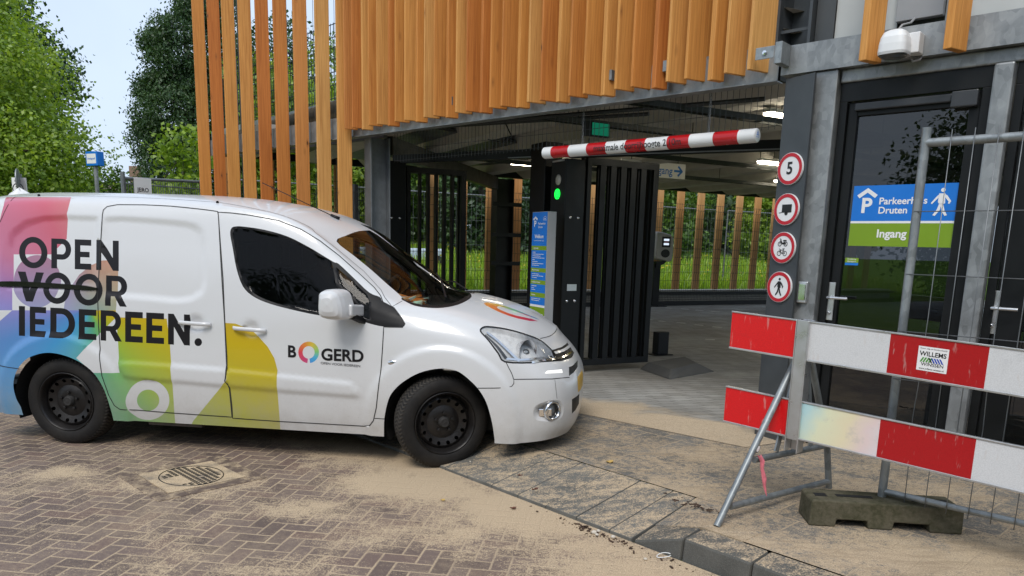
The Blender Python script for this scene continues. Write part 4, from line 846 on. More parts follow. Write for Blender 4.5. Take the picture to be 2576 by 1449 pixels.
# ------------------------------------------------------------------ small litter on the ground
def leaf(x, y, z, s, col, label, rz):
    mb = MB(); n = 9; pts = []
    for k in range(n):
        t = 2 * math.pi * k / n; r = s * (.55 + .45 * (k % 2)) ; pts.append((x + r * math.cos(t + rz), y + r * .6 * math.sin(t + rz), z + .006 + .012 * abs(math.sin(t * 1.5)) * (s / .03)))
    mb.add([(x, y, z + .004)] + pts, [(0, 1 + k, 1 + (k + 1) % n) for k in range(n)])
    o = mb.build('fallen_leaf', col, loc=(x, y, z)); tag(o, label, 'leaf', 'fallen leaves on the pavement')
LB, LY = pmat('leaf_brown', (.12, .035, .015), .6, var=.3, vs=40), pmat('leaf_yellow', (.48, .32, .09), .6, var=.2, vs=40)
def onramp(px, py):
    p = gz(px, py, 0); kn = p @ KN
    z = 0. if kn < 2.93 else min(.118, .022 + (kn - 2.93) / .563 * .095); p = gz(px, py, z); return p[0], p[1], z
for (zx, zy, s, m_, lb, r_) in ((1770, 400, .036, LY, 'curled yellow leaf on the sandy pavement in front of the van', .3), (1155, 490, .020, LB, 'small red brown leaf on the kerb ramp nearest the front wheel', 1.), (1255, 585, .028, LB, 'crumpled brown leaf in the middle of the kerb ramp', 2.), (630, 660, .022, LY, 'yellow leaf lying in the sand on the brick road', .5), (1110, 715, .024, LB, 'orange brown leaf in the sand below the kerb ramp', 0)):
    x, y, z = onramp((1300 + zx / 1.84) / 1.4736, (1500 + zy / 1.84) / 1.4736); leaf(x, y, z, s, m_, lb, r_)
PB = pmat('pebble', (.55, .50, .42), .7, var=.2, vs=30)
for i, (zx, zy, r_) in enumerate(((1660, 882, .016), (1690, 870, .012), (1680, 895, .011), (1790, 912, .014), (2010, 1060, .010), (816, 392, .006))):
    x, y, z = onramp((1300 + zx / 1.84) / 1.4736, (1500 + zy / 1.84) / 1.4736)
    mb = MB(); mb.lathe([(-.7 * r_, 0), (-.6 * r_, .55 * r_), (-.1 * r_, r_), (.4 * r_, .8 * r_), (.65 * r_, .3 * r_), (.7 * r_, 0)], (x, y, z + .6 * r_), (.1 * (i % 3), .1, 1), 10)
    tag(mb.build('pebble', PB, loc=(x, y, z), smooth=True), 'small pale pebble lying in the dirt by the kerb', 'pebble', 'pale pebbles in the kerb dirt')
x, y, z = onramp((1300 + 2135 / 1.84) / 1.4736, (1500 + 1045 / 1.84) / 1.4736)
mb = MB(); mb.tube([(x + .035 * math.cos(t), y + .018 * math.sin(t) - .004 * math.cos(2 * t), .006 + .012 * (1 + math.sin(t * 1.0 + 1)) * .6) for t in np.linspace(.4, 5.9, 14)], .0022, 6); tag(mb.build('plastic_ring', M['white_plastic'], loc=(x, y, 0), smooth=True), 'bent white plastic ring in the dirt below the raised kerb', 'litter')
DB = pmat('debris', (.06, .035, .022), .9, var=.5, vs=30)
mb = MB()
for k in range(150):
    q = rnd.gauss(0, 1); kk = rnd.gauss(-2.40, .11) if k % 3 else rnd.gauss(-2.2, .35); nn = 2.90 - abs(rnd.gauss(0, .035)); p = Kp(kk, nn, .002); r_ = rnd.choice((.002, .003, .003, .004, .008)); a = rnd.uniform(0, 6.28)
    d = np.array([math.cos(a), math.sin(a), 0]); e = np.array([-d[1], d[0], 0]); mb.cbox(p + np.array([0, 0, r_ * .3]), (d, e, (0, 0, 1)), (r_ * rnd.uniform(.8, 2.2), r_ * .5, r_ * .3))
for k in range(60):
    p = Kp(rnd.gauss(-2.1, .10), rnd.gauss(3.36, .03), .129); r_ = rnd.choice((.002, .003, .004, .009)); a = rnd.uniform(0, 6.28)
    d = np.array([math.cos(a), math.sin(a), 0]); e = np.array([-d[1], d[0], 0]); mb.cbox(p + np.array([0, 0, r_ * .3]), (d, e, (0, 0, 1)), (r_ * rnd.uniform(.8, 2.), r_ * .5, r_ * .3))
tag(mb.build('leaf_litter', DB), 'dark crumbs and twigs gathered along the kerb', 'debris', kind='stuff')
# ================================================================== van
VD = np.array([.9926698, -.1208, 0]); VD /= np.linalg.norm(VD); VN = np.array([VD[1], -VD[0], 0]); VC = np.array([-3.066, 6.001, 0.])
def vloc(P): P = np.asarray(P) - VC; return np.array([P @ VD, P @ VN, P[2]])
VRZ = math.atan2(VD[1], VD[0])
van = empty('delivery_van', VC, 'white panel van with rainbow lettering turning into the garage entry', 'van', rz=VRZ); van['_org'] = [0., 0., 0.]
# control cage: station rings (X along the van, half width, height) from the sill to the centre line
C0 = [(.855, .20), (.878, .32), (.892, .48), (.896, .63), (.893, .80), (.885, .98), (.860, 1.2), (.822, 1.42), (.770, 1.64), (.695, 1.725), (.48, 1.775), (.24, 1.797), (0, 1.804)]
def ring(X, pts): return [(X, w, z) for w, z in pts]
def scl(pts, f, dz=0., zt=0.): return [(w * f, z + (zt * max(0, (z - 1.0) / .8) if z > 1 else 0)) for w, z in pts]
CAGE = [
 ring(-.735, scl(C0, .93, 0, -.07)), ring(-.70, scl(C0, .965, 0, -.045)), ring(-.60, scl(C0, .985, 0, -.02)), ring(-.35, scl(C0, .996, 0, -.004)), ring(.1, C0), ring(.6, C0),
 ring(1.0, C0[:7] + [(.820, 1.42), (.762, 1.655), (.69, 1.72), (.48, 1.765), (.24, 1.786), (0, 1.793)]),
 ring(1.3, C0[:6] + [(.858, 1.2), (.818, 1.41), (.75, 1.652), (.685, 1.695), (.48, 1.742), (.24, 1.762), (0, 1.768)]),
 ring(1.58, C0[:5] + [(.884, .98), (.855, 1.18), (.815, 1.38), (.745, 1.606), (.675, 1.652), (.48, 1.695), (.24, 1.714), (0, 1.72)]),
 ring(1.80, C0[:5] + [(.882, .98), (.852, 1.14), (.815, 1.31), (.750, 1.522), (.662, 1.556), (.47, 1.617), (.235, 1.643), (0, 1.652)]),
 ring(2.00, C0[:5] + [(.881, .97), (.860, 1.09), (.826, 1.215), (.752, 1.378), (.675, 1.412), (.45, 1.50), (.225, 1.548), (0, 1.565)]),
 ring(2.20, C0[:5] + [(.880, .955), (.866, 1.03), (.844, 1.10), (.775, 1.205), (.698, 1.248), (.46, 1.350), (.23, 1.403), (0, 1.42)]),
 ring(2.40, C0[:5] + [(.878, .925), (.866, .98), (.843, 1.03), (.792, 1.082), (.715, 1.118), (.46, 1.218), (.23, 1.272), (0, 1.29)]),
 ring(2.60, [(.855, .20), (.876, .32), (.888, .48), (.893, .63), (.890, .78), (.874, .90), (.855, .955), (.825, 1.005), (.78, 1.045), (.70, 1.078), (.46, 1.112), (.23, 1.140), (0, 1.155)]),
 ring(2.80, [(.855, .20), (.876, .32), (.886, .48), (.890, .63), (.885, .77), (.866, .88), (.840, .938), (.803, .985), (.75, 1.022), (.665, 1.052), (.44, 1.090), (.22, 1.110), (0, 1.118)]),
 ring(3.00, [(.855, .20), (.872, .31), (.880, .47), (.879, .62), (.868, .75), (.845, .85), (.815, .900), (.775, .940), (.72, .972), (.63, 1.003), (.42, 1.046), (.21, 1.068), (0, 1.076)]),
 ring(3.20, [(.838, .195), (.850, .30), (.853, .45), (.845, .60), (.828, .715), (.80, .795), (.765, .838), (.72, .875), (.665, .905), (.58, .936), (.38, .982), (.19, 1.006), (0, 1.014)]),
 [(3.36, .775, .20), (3.38, .79, .30), (3.392, .79, .45), (3.382, .783, .60), (3.36, .76, .70), (3.34, .73, .765), (3.325, .69, .805), (3.305, .65, .842), (3.295, .60, .868), (3.288, .52, .895), (3.285, .34, .940), (3.283, .17, .965), (3.283, 0, .974)],
 [(3.47, .67, .205), (3.503, .69, .29), (3.517, .69, .44), (3.507, .68, .58), (3.473, .65, .68), (3.443, .61, .735), (3.418, .575, .775), (3.395, .54, .808), (3.375, .49, .838), (3.362, .42, .862), (3.352, .28, .905), (3.348, .14, .928), (3.347, 0, .936)],
 [(3.55, .47, .20), (3.588, .49, .28), (3.606, .49, .43), (3.598, .48, .56), (3.553, .455, .66), (3.513, .42, .722), (3.48, .39, .762), (3.450, .36, .797), (3.43, .32, .826), (3.415, .27, .850), (3.40, .18, .886), (3.394, .09, .902), (3.392, 0, .908)],
 [(3.575, .24, .20), (3.612, .25, .27), (3.631, .25, .425), (3.625, .245, .555), (3.582, .23, .66), (3.538, .215, .725), (3.505, .20, .765), (3.475, .18, .80), (3.45, .16, .828), (3.434, .135, .853), (3.418, .09, .884), (3.41, .045, .897), (3.407, 0, .902)],
 [(3.58, 0, .20), (3.618, 0, .27), (3.637, 0, .425), (3.632, 0, .555), (3.59, 0, .66), (3.545, 0, .727), (3.512, 0, .768), (3.482, 0, .803), (3.457, 0, .83), (3.441, 0, .856), (3.426, 0, .882), (3.417, 0, .894), (3.413, 0, .899)],
]
CG = np.array(CAGE)                                                     # stations x 13 x (X, W, Z)
NU, NV = CG.shape[0] - 1, CG.shape[1] - 1
def crom(P, t):                                                         # Catmull-Rom along axis 0 with chord based tangents
    n = len(P); i = np.clip(np.floor(t).astype(int), 0, n - 2); f = (t - i)[..., None]
    g = lambda k: P[np.clip(k, 0, n - 1)]
    return i, f, g
def surf(u, v):
    """van surface point (X, W, Z) at ring parameter u and section parameter v (arrays)"""
    u = np.clip(np.asarray(u, float), 0, NU); v = np.clip(np.asarray(v, float), 0, NV)
    iu = np.clip(np.floor(u).astype(int), 0, NU - 1); iv = np.clip(np.floor(v).astype(int), 0, NV - 1)
    fu, fv = (u - iu)[..., None], (v - iv)[..., None]
    def w4(f): return (-.5 * f + f ** 2 - .5 * f ** 3, 1 - 2.5 * f ** 2 + 1.5 * f ** 3, .5 * f + 2 * f ** 2 - 1.5 * f ** 3, -.5 * f ** 2 + .5 * f ** 3)
    def ctl(a, b):
        sgn = np.ones(a.shape + (3,)); bb = np.where(b > NV, 2 * NV - b, b); sgn[..., 1] = np.where(b > NV, -1, 1)      # mirror over the centre line
        aa = np.where(a > NU, 2 * NU - a, a); sgn[..., 1] *= np.where(a > NU, -1, 1)
        lo = np.clip(aa, 0, NU); P = CG[lo, np.clip(bb, 0, NV)] * sgn
        P = np.where((b < 0)[..., None], 2 * CG[lo, 0] - CG[lo, 1], P)
        return P
    wu, wv = w4(fu), w4(fv); out = 0
    for a in range(4):
        row = 0
        for b in range(4): row = row + wv[b] * ctl(iu + a - 1, iv + b - 1)
        out = out + wu[a] * row
    return out
# non-uniform station spacing: reparametrise so that the X spacing is smooth (use arc length domain a,b)
ku = np.concatenate([[0], np.cumsum(np.linalg.norm(np.diff(CG[:, 3], axis=0), axis=1))]); kv = np.concatenate([[0], np.cumsum(np.linalg.norm(np.diff(CG[6], axis=0), axis=1))])
A2U = lambda a: np.interp(a, ku, np.arange(NU + 1)); U2A = lambda u: np.interp(u, np.arange(NU + 1), ku)
B2V = lambda b: np.interp(b, kv, np.arange(NV + 1)); V2B = lambda v: np.interp(v, np.arange(NV + 1), kv)
def S(ab): ab = np.asarray(ab, float); return surf(A2U(ab[..., 0]), B2V(ab[..., 1]))
# ray casting structure on the near half
RU, RV = 8, 6
gu, gv = np.meshgrid(np.linspace(0, NU, NU * RU + 1), np.linspace(0, NV, NV * RV + 1), indexing='ij'); GP = surf(gu, gv); nvv = NV * RV + 1
tri, tuv = [], []
for i in range(NU * RU):
    for j in range(NV * RV):
        q = (i * nvv + j, (i + 1) * nvv + j, (i + 1) * nvv + j + 1, i * nvv + j + 1); tri += [(q[0], q[1], q[2]), (q[0], q[2], q[3])]
GPf = GP.reshape(-1, 3); UVf = np.stack([gu, gv], -1).reshape(-1, 2)
bvh = BVHTree.FromPolygons([Vector(p) for p in GPf], tri)
CL = vloc(CAM)
def px2ab(x, y):
    """photo pixel -> surface parameters of the point of the van seen there"""
    r = ray(x, y); d = Vector((r @ VD, r @ VN, r[2])).normalized(); o = Vector(CL)
    h = bvh.ray_cast(o, d)
    miss_ = h[0] is None
    if h[0] is None:
        best = None
        for t in np.linspace(3., 7.5, 46):
            n_ = bvh.find_nearest(o + d * t)
            if best is None or n_[3] < best[3]: best = n_
        h = best
    p, idx = np.array(h[0]), h[2]; a, b, c = (GPf[k] for k in tri[idx]); v0, v1, v2 = b - a, c - a, p - a
    d00, d01, d11, d20, d21 = v0 @ v0, v0 @ v1, v1 @ v1, v2 @ v0, v2 @ v1; dd = d00 * d11 - d01 * d01
    if abs(dd) < 1e-14: uv = UVf[tri[idx][0]]
    else:
        w1, w2 = (d11 * d20 - d01 * d21) / dd, (d00 * d21 - d01 * d20) / dd
        uv = UVf[tri[idx][0]] * (1 - w1 - w2) + UVf[tri[idx][1]] * w1 + UVf[tri[idx][2]] * w2
    out = np.array([U2A(uv[0]), V2B(uv[1])])
    if miss_ and out[1] < .07: out[1] = -.03
    return out
zA = lambda a, b: (a / 2.0938, 461.5 + b / 2.0938)
zB = lambda a, b: (509 + a / 2.0943, 461.5 + b / 2.0943)
zC = lambda a, b: (916.1 + a / 2.3725, 610.7 + b / 2.3725)
def spl(pts, closed=True, n=5):                                         # round a traced outline
    P = np.array(pts, float); m = len(P); out = []
    for i in range(m if closed else m - 1):
        p0, p1, p2, p3 = [P[(i + k) % m] if closed else P[min(max(i + k, 0), m - 1)] for k in (-1, 0, 1, 2)]
        for t in np.arange(n) / n: out.append(.5 * (2 * p1 + (p2 - p0) * t + (2 * p0 - 5 * p1 + 4 * p2 - p3) * t * t + (3 * p1 - p0 - 3 * p2 + p3) * t ** 3))
    if not closed: out.append(P[-1])
    return [tuple(q) for q in out]
def dens(pts, closed=True, step=12.):                                   # straight outline with extra points
    out = []; m = len(pts)
    for i in range(m if closed else m - 1):
        p, q = np.array(pts[i], float), np.array(pts[(i + 1) % m], float); k = max(1, int(np.linalg.norm(q - p) / step)); out += [tuple(p + (q - p) * t / k) for t in range(k)]
    if not closed: out.append(tuple(pts[-1]))
    return out
def tr(zf, pts, mode='s', closed=True, n=4):
    pts = [zf(*p) for p in pts]; pts = spl(pts, closed, n) if mode == 's' else dens(pts, closed)
    return np.array([px2ab(*p) for p in pts])
def inpoly(P, poly):
    x, y = P[:, 0], P[:, 1]; r = np.zeros(len(P), bool); q = np.roll(poly, -1, axis=0)
    for (x1, y1), (x2, y2) in zip(poly, q):
        if y1 != y2:
            c = ((y1 > y) != (y2 > y)) & (x < (x2 - x1) * (y - y1) / (y2 - y1) + x1); r ^= c
    return r
def distpoly(P, poly, closed=True):
    d = np.full(len(P), 9.); q = np.roll(poly, -1, axis=0)
    for k in range(len(poly) if closed else len(poly) - 1):
        a, b = poly[k], q[k]; ab = b - a; t = np.clip(((P - a) @ ab) / max(ab @ ab, 1e-12), 0, 1); d = np.minimum(d, np.linalg.norm(P - a - t[:, None] * ab, axis=1))
    return d

# ---- outlines traced from the photo
O = {}
arcf = lambda c, r, n=40: None
O['arch_f'] = tr(zC, [(118, 1230), (122, 1140), (125, 1040), (150, 930), (190, 868), (250, 818), (330, 775), (420, 752), (500, 750), (570, 770), (640, 825), (690, 880), (730, 950), (755, 1030), (770, 1100), (782, 1187), (785, 1230)], 's', False)
O['arch_r'] = tr(zA, [(128, 1300), (124, 1190), (95, 1130), (80, 1060), (95, 990), (140, 930), (200, 900), (270, 890), (350, 905), (430, 940), (500, 995), (550, 1070), (580, 1150), (605, 1240), (612, 1300)], 's', False)
for k in ('arch_f', 'arch_r'):                                          # carry the arch below the sill edge
    P = O[k]; P = P[P[:, 1] > .01]; O[k] = np.vstack([[P[0, 0], -.08], P, [P[-1, 0], -.08]])
O['sliding'] = tr(zA, [(540, 165), (545, 140), (565, 122), (620, 112), (760, 113), (900, 120), (1040, 134), (1146, 148), (1150, 165), (1160, 300), (1175, 500), (1185, 735), (1195, 900), (1197, 975), (1190, 1030), (1208, 1080), (1216, 1160), (1222, 1230), (1060, 1219), (900, 1208), (720, 1193), (640, 1185), (610, 1165), (580, 1110), (545, 1010), (530, 900), (520, 750), (515, 600), (525, 400)], 'd')
O['front'] = tr(zB, [(84, 152), (150, 156), (250, 168), (400, 195), (520, 242), (620, 303), (720, 381), (830, 478), (905, 548), (938, 590), (952, 625), (1010, 655), (1050, 708), (1068, 740), (1055, 758), (956, 756), (950, 860), (940, 1000), (920, 1180), (905, 1245), (885, 1270), (850, 1278), (620, 1265), (400, 1253), (160, 1236), (155, 1160), (145, 1075), (122, 1040), (128, 960), (118, 735), (100, 450)], 'd')
O['trim'] = tr(zB, [(694, 415), (720, 425), (800, 500), (880, 575), (935, 598), (952, 625), (1010, 655), (1050, 708), (1066, 738), (1052, 757), (956, 755), (885, 740), (830, 724), (760, 714), (640, 698), (560, 685), (430, 655), (330, 625), (260, 590), (212, 540), (180, 450), (160, 340), (147, 270), (152, 238), (172, 227), (220, 228), (330, 245), (450, 280), (560, 335), (640, 383)], 's', n=3)
O['window'] = tr(zB, [(680, 413), (700, 520), (722, 560), (770, 600), (800, 640), (805, 705), (760, 706), (640, 688), (560, 673), (430, 643), (335, 612), (270, 578), (224, 530), (192, 450), (172, 340), (160, 275), (163, 248), (178, 238), (222, 239), (330, 256), (450, 291), (556, 345), (630, 389)], 's', n=3)
O['quarter'] = tr(zB, [(705, 440), (790, 515), (872, 590), (878, 625), (880, 715), (838, 712), (830, 640), (790, 590), (740, 548), (720, 520)], 'd')
O['wind'] = tr(zC, [(-165, -8), (-60, 78), (40, 160), (130, 240), (200, 300), (240, 338), (300, 360), (380, 372), (460, 372), (540, 355), (600, 325), (632, 300), (590, 280), (540, 257), (492, 238), (440, 196), (360, 133), (280, 72), (180, 0), (112, -52), (60, -72), (-30, -70), (-110, -42)], 's', n=3)
O['cowl'] = tr(zC, [(222, 335), (250, 352), (300, 375), (380, 388), (470, 388), (560, 370), (625, 338), (641, 310), (600, 280), (540, 252), (490, 234), (520, 262), (570, 290), (600, 305), (560, 330), (500, 345), (430, 352), (350, 350), (280, 335), (240, 318)], 's', n=3)
O['lamp'] = tr(zC, [(695, 530), (705, 508), (740, 500), (850, 515), (960, 545), (1050, 580), (1110, 630), (1140, 665), (1146, 693), (1100, 695), (1040, 704), (990, 716), (840, 710), (800, 660), (740, 580)], 's', n=3)
O['drl'] = tr(zC, [(1050, 783), (1080, 762), (1195, 750), (1200, 775), (1180, 782)], 'd')
O['drl_lit'] = tr(zC, [(1078, 780), (1092, 764), (1180, 756), (1184, 776)], 'd')
O['grille'] = tr(zC, [(1120, 640), (1180, 622), (1212, 595), (1245, 605), (1262, 650), (1240, 685), (1180, 706), (1040, 715), (1000, 716), (1060, 702), (1148, 694)], 'd')
O['grille_bar'] = tr(zC, [(1135, 655), (1195, 632), (1222, 610), (1232, 622), (1205, 650), (1145, 668)], 'd')
O['vent'] = tr(zC, [(1222, 742), (1262, 715), (1275, 700), (1274, 740), (1250, 775), (1223, 795)], 'd')
O['vent_low'] = tr(zC, [(1240, 935), (1270, 915), (1284, 900), (1282, 960), (1260, 1000), (1240, 1020)], 'd')
O['plate'] = tr(zC, [(1273, 800), (1298, 762), (1306, 745), (1305, 850), (1290, 880), (1276, 893)], 'd')
O['fog'] = tr(zC, [(1008, 1020), (1020, 975), (1080, 948), (1150, 938), (1180, 955), (1190, 1005), (1170, 1050), (1110, 1066), (1040, 1062), (1015, 1045)], 's', n=3)
O['hood_front'] = None
# ---- coloured vinyl on the side, painted in order
PAINT = []
def vin(m, zf, pts, mode='d', n=4): PAINT.append((m, tr(zf, pts, mode, n=n)))
vin('rain', zA, [(-30, 262), (-6, 215), (10, 150), (30, 78), (36, 72), (375, 72), (352, 160), (344, 290), (262, 372), (65, 372), (65, 668), (-30, 668)])
vin('rain2', zA, spl([(190 + 125 * math.cos(t), 515 + 140 * math.sin(t)) for t in np.linspace(0, 2 * math.pi, 21)[:-1]], n=2))
vin('rain2', zA, [(335, 668), (345, 600), (370, 540), (410, 480), (470, 430), (540, 405), (617, 398), (613, 640), (610, 668)])
vin('rain', zA, [(-30, 750), (65, 668), (340, 668), (610, 668), (612, 705), (525, 790), (410, 918), (500, 995), (380, 1250), (-30, 1250)])
vin('rain', zA, [(612, 705), (878, 712), (895, 850), (905, 1000), (918, 1200), (925, 1290), (590, 1290), (480, 995), (630, 997), (622, 840)])
vin('white', zA, spl([(780 + 112 * math.cos(t), 1140 + 106 * math.sin(t)) for t in np.linspace(0, 2 * math.pi, 25)[:-1]], n=2))
vin('rain', zA, spl([(780 + 59 * math.cos(t), 1142 + 56 * math.sin(t)) for t in np.linspace(0, 2 * math.pi, 21)[:-1]], n=2))
vin('rain', zA, [(1183, 734), (1195, 1035), (985, 1290), (1478, 1310), (1462, 1095), (1462, 985), (1445, 920), (1410, 860), (1365, 810), (1300, 762), (1240, 738)])
# rainbow ring emblem on the door and on the bonnet
def ring_poly(zf, cx_, cy_, ro, ri, a0, a1, rx_=1., fn=None):
    t = np.linspace(a0, a1, 26); out = [(cx_ + ro * math.cos(q) * rx_, cy_ + ro * math.sin(q)) for q in t] + [(cx_ + ri * math.cos(q) * rx_, cy_ + ri * math.sin(q)) for q in t[::-1]]
    return tr(zf, out, 'd')
PAINT.append(('emblem', ring_poly(zB, 560, 890, 57, 33, math.pi / 2 + .14 - .02, math.pi / 2 + 2 * math.pi - .14, .96)))
cp_ = lambda x, y: ((1700 + x / 2.73 - 1350) * 1.61, (1080 + y / 2.73 - 900) * 1.61)
PAINT.append(('bonnet', tr(lambda x, y: zC(*cp_(x, y)), [(258, 125), (265, 113), (300, 112), (400, 130), (500, 158), (600, 195), (700, 235), (790, 272), (822, 290), (760, 268), (700, 248), (640, 225), (540, 190), (450, 160), (400, 152), (385, 160), (395, 172), (430, 190), (500, 220), (580, 245), (660, 262), (740, 279), (805, 303), (720, 300), (600, 275), (500, 245), (400, 205), (320, 165), (275, 142)], 'd')))
# ---- lettering: bold geometric capitals in a unit box
def stroke_poly(pts): return pts
def L_O(w=1.): return [[(.5 + .5 * math.cos(t), .5 + .53 * math.sin(t)) for t in np.linspace(0, 2 * math.pi, 33)[:-1]], [(.5 + .285 * math.cos(t), .5 + .335 * math.sin(t)) for t in np.linspace(0, 2 * math.pi, 33)[:-1]]]
arc = lambda cx_, cy_, rx_, ry_, a0, a1, n=12: [(cx_ + rx_ * math.cos(t), cy_ + ry_ * math.sin(t)) for t in np.linspace(a0, a1, n)]
h = math.pi / 2
GL = {
 'I': [[(0, 0), (1, 0), (1, 1), (0, 1)]],
 'E': [[(0, 0), (1, 0), (1, .2), (.34, .2), (.34, .41), (.90, .41), (.90, .595), (.34, .595), (.34, .8), (1, .8), (1, 1), (0, 1)]],
 'N': [[(0, 0), (.27, 0), (.27, .58), (.74, 0), (1, 0), (1, 1), (.73, 1), (.73, .42), (.26, 1), (0, 1)]],
 'V': [[(.37, 0), (.63, 0), (1, 1), (.70, 1), (.5, .38), (.30, 1), (0, 1)]],
 'P': [[(0, 0), (.29, 0), (.29, .30)] + arc(.56, .65, .44, .35, -h, h) + [(0, 1)], [(.29, .48), (.29, .82)] + arc(.55, .65, .17, .17, h, -h)],
 'R': [[(0, 0), (.26, 0), (.26, .32), (.43, .32), (.68, 0), (1, 0), (.71, .36)] + arc(.53, .66, .43, .34, -.9, h) + [(0, 1)], [(.26, .49), (.26, .82)] + arc(.52, .655, .17, .165, h, -h)],
 'D': [[(0, 0)] + arc(.46, .5, .54, .5, -h, h, 16) + [(0, 1)], [(.25, .2), (.25, .8)] + arc(.45, .5, .29, .30, h, -h, 14)],
 'O': L_O()}
BLACK = []                                                              # (outer, holes) in surface parameters
def letter(ch, zf, x0, x1, top, bot):                                   # top/bot: functions of x giving the pixel row
    rings = []
    for poly in GL[ch]:
        px = []
        for (a, b) in poly: x = x0 + (x1 - x0) * a; px.append((x, bot(x) + (top(x) - bot(x)) * b))
        rings.append(tr(zf, px, 'd'))
    BLACK.append(rings)
ln = lambda xa, ya, xb, yb: (lambda x: ya + (yb - ya) * (x - xa) / (xb - xa))
T1, B1_ = ln(93, 281, 620, 300), ln(93, 438, 620, 460)
for ch, a, b in (('O', 93, 243), ('P', 263, 368), ('E', 387, 474), ('N', 502, 619)): letter(ch, zA, a, b, T1, B1_)
T2, B2_ = ln(85, 462, 668, 488), ln(85, 618, 668, 650)
for ch, a, b in (('V', 86, 224), ('O', 226, 370), ('O', 388, 540), ('R', 553, 668)): letter(ch, zA, a, b, T2, B2_)
T3, B3_ = ln(100, 645, 1000, 691), ln(100, 802, 1000, 854)
for ch, a, b in (('I', 100, 132), ('E', 157, 243), ('D', 265, 396), ('E', 415, 508), ('R', 530, 642), ('E', 659, 752), ('E', 770, 864), ('N', 885, 1000)): letter(ch, zA, a, b, T3, B3_)
BLACK.append([tr(zA, [(1044 + 20 * math.cos(t), 836 + 21 * math.sin(t)) for t in np.linspace(0, 2 * math.pi, 17)[:-1]], 'd')])
# small door lettering
def small_text(txt, zf, fnx, size, bold, sx=1., dst=None):
    vs, fs = text_polys(txt, size, bold, 'LEFT', sx)
    return [fnx(x, y) for x, y in vs], fs
# ---- constrained triangulation of the near half
STEP = .026
amax, bmax = ku[-1], kv[-1]
pts2, edg = [], []
def addloop(poly, closed=True):
    o = len(pts2); n = len(poly); pts2.extend([(float(p[0]), float(p[1])) for p in poly]); edg.extend([(o + i, o + (i + 1) % n) for i in range(n if closed else n - 1)])
addloop([(a, 0) for a in np.linspace(0, amax, 200)] + [(amax, b) for b in np.linspace(0, bmax, 90)[1:]] + [(a, bmax) for a in np.linspace(amax, 0, 200)[1:]] + [(0, b) for b in np.linspace(bmax, 0, 90)[1:-1]])
clampP = lambda P: np.stack([np.clip(P[:, 0], 0, amax), np.clip(P[:, 1], 0, bmax)], 1)
for k, P in O.items():
    if P is None: continue
    O[k] = P
    addloop(clampP(P))
for m_, P in PAINT: addloop(clampP(P))
for rg in BLACK:
    for P in rg: addloop(P)
ga, gb = np.meshgrid(np.arange(STEP / 2, amax, STEP), np.arange(STEP / 2, bmax, STEP * .8), indexing='ij'); gb = gb + (np.arange(ga.shape[0]) % 2)[:, None] * STEP * .4
pts2 += [(float(a), float(b)) for a, b in zip(ga.ravel(), gb.ravel()) if b < bmax]
cv, ce, cf, *_ = delaunay_2d_cdt([Vector(p) for p in pts2], edg, [], 0, 1e-5)
cv = np.array([(v[0], v[1]) for v in cv]); cf = np.array([f for f in cf if len(f) == 3])
ctr = cv[cf].mean(1)
# relief: pressed panels, wheel arch flares
def smooth(x): x = np.clip(x, 0, 1); return x * x * (3 - 2 * x)
PRESS = [tr(zA, [(535, 600), (530, 400), (540, 178), (640, 172), (760, 180), (900, 191), (980, 199), (1040, 215), (1072, 250), (1085, 320), (1089, 420), (1090, 520), (1075, 580), (1010, 620), (930, 630), (780, 615), (620, 602)], 'd'),
         tr(zA, [(515, 560), (30, 560), (22, 420), (28, 330), (62, 250), (130, 195), (230, 170), (350, 165), (525, 172)], 'd')]
P3 = S(cv); dlt = np.zeros(len(cv))
for poly in PRESS:
    ins = inpoly(cv, poly); d = distpoly(cv, poly); dlt += np.where(ins, -.013 * smooth(d / .035), 0)
for cx_, cz_, r0 in ((2.73, .30, .40), (0.0, .29, .385)):
    dr = np.hypot(P3[:, 0] - cx_, (P3[:, 2] - cz_)) ; side = (P3[:, 1] > .6) & (P3[:, 2] < .95)
    dlt += np.where(side, .016 * smooth((r0 + .145 - dr) / .05) * (1 - 0 * dr), 0)
mo = tr(zA, [(617, 937), (700, 937), (900, 951), (1197, 975), (1192, 1030), (1206, 1076), (1000, 1056), (690, 1031), (650, 1015), (625, 980)], 'd'); mo2 = tr(zB, [(126, 976), (400, 1005), (770, 1045), (803, 1062), (836, 1108), (830, 1128), (780, 1126), (400, 1098), (143, 1075), (122, 1040)], 'd')
for poly in (mo, mo2):
    ins = inpoly(cv, poly); d = distpoly(cv, poly); dlt += np.where(ins, .013 * smooth(d / .014), 0)
ins = inpoly(cv, O['window']) | inpoly(cv, O['quarter']); dlt += np.where(ins, -.006, 0)
ins = inpoly(cv, O['lamp']); dlt += np.where(ins, -.002 * smooth(distpoly(cv, O['lamp']) / .02), 0)
ins = inpoly(cv, O['fog']); dlt += np.where(ins, -.035 * smooth(distpoly(cv, O['fog']) / .05), 0)
for hx, hy in ((1032, 738), (1325, 768)):                               # handle bowls
    c = px2ab(*zA(hx, hy)); d = np.linalg.norm(cv - c, axis=1); dlt += -.022 * smooth((.068 - d) / .05)
eps = 1e-3
def nrm(ab):
    a = S(ab + np.array([eps, 0])) - S(ab - np.array([eps, 0])); b = S(ab + np.array([0, eps])) - S(ab - np.array([0, eps])); n = np.cross(a, b)
    n /= np.maximum(np.linalg.norm(n, axis=1), 1e-12)[:, None]; s = np.sign(n[:, 1] * 1. + n[:, 2] * .4 + n[:, 0] * .4); s[s == 0] = 1; return n * s[:, None]
NR = nrm(np.clip(cv, 2e-3, [[amax - 2e-3, bmax - 2e-3]]))
PV = P3 + NR * dlt[:, None]
v2l = lambda P: np.stack([P[..., 0], -P[..., 1], P[..., 2]], -1)         # van frame -> mesh axes (x ahead, y to the far side)
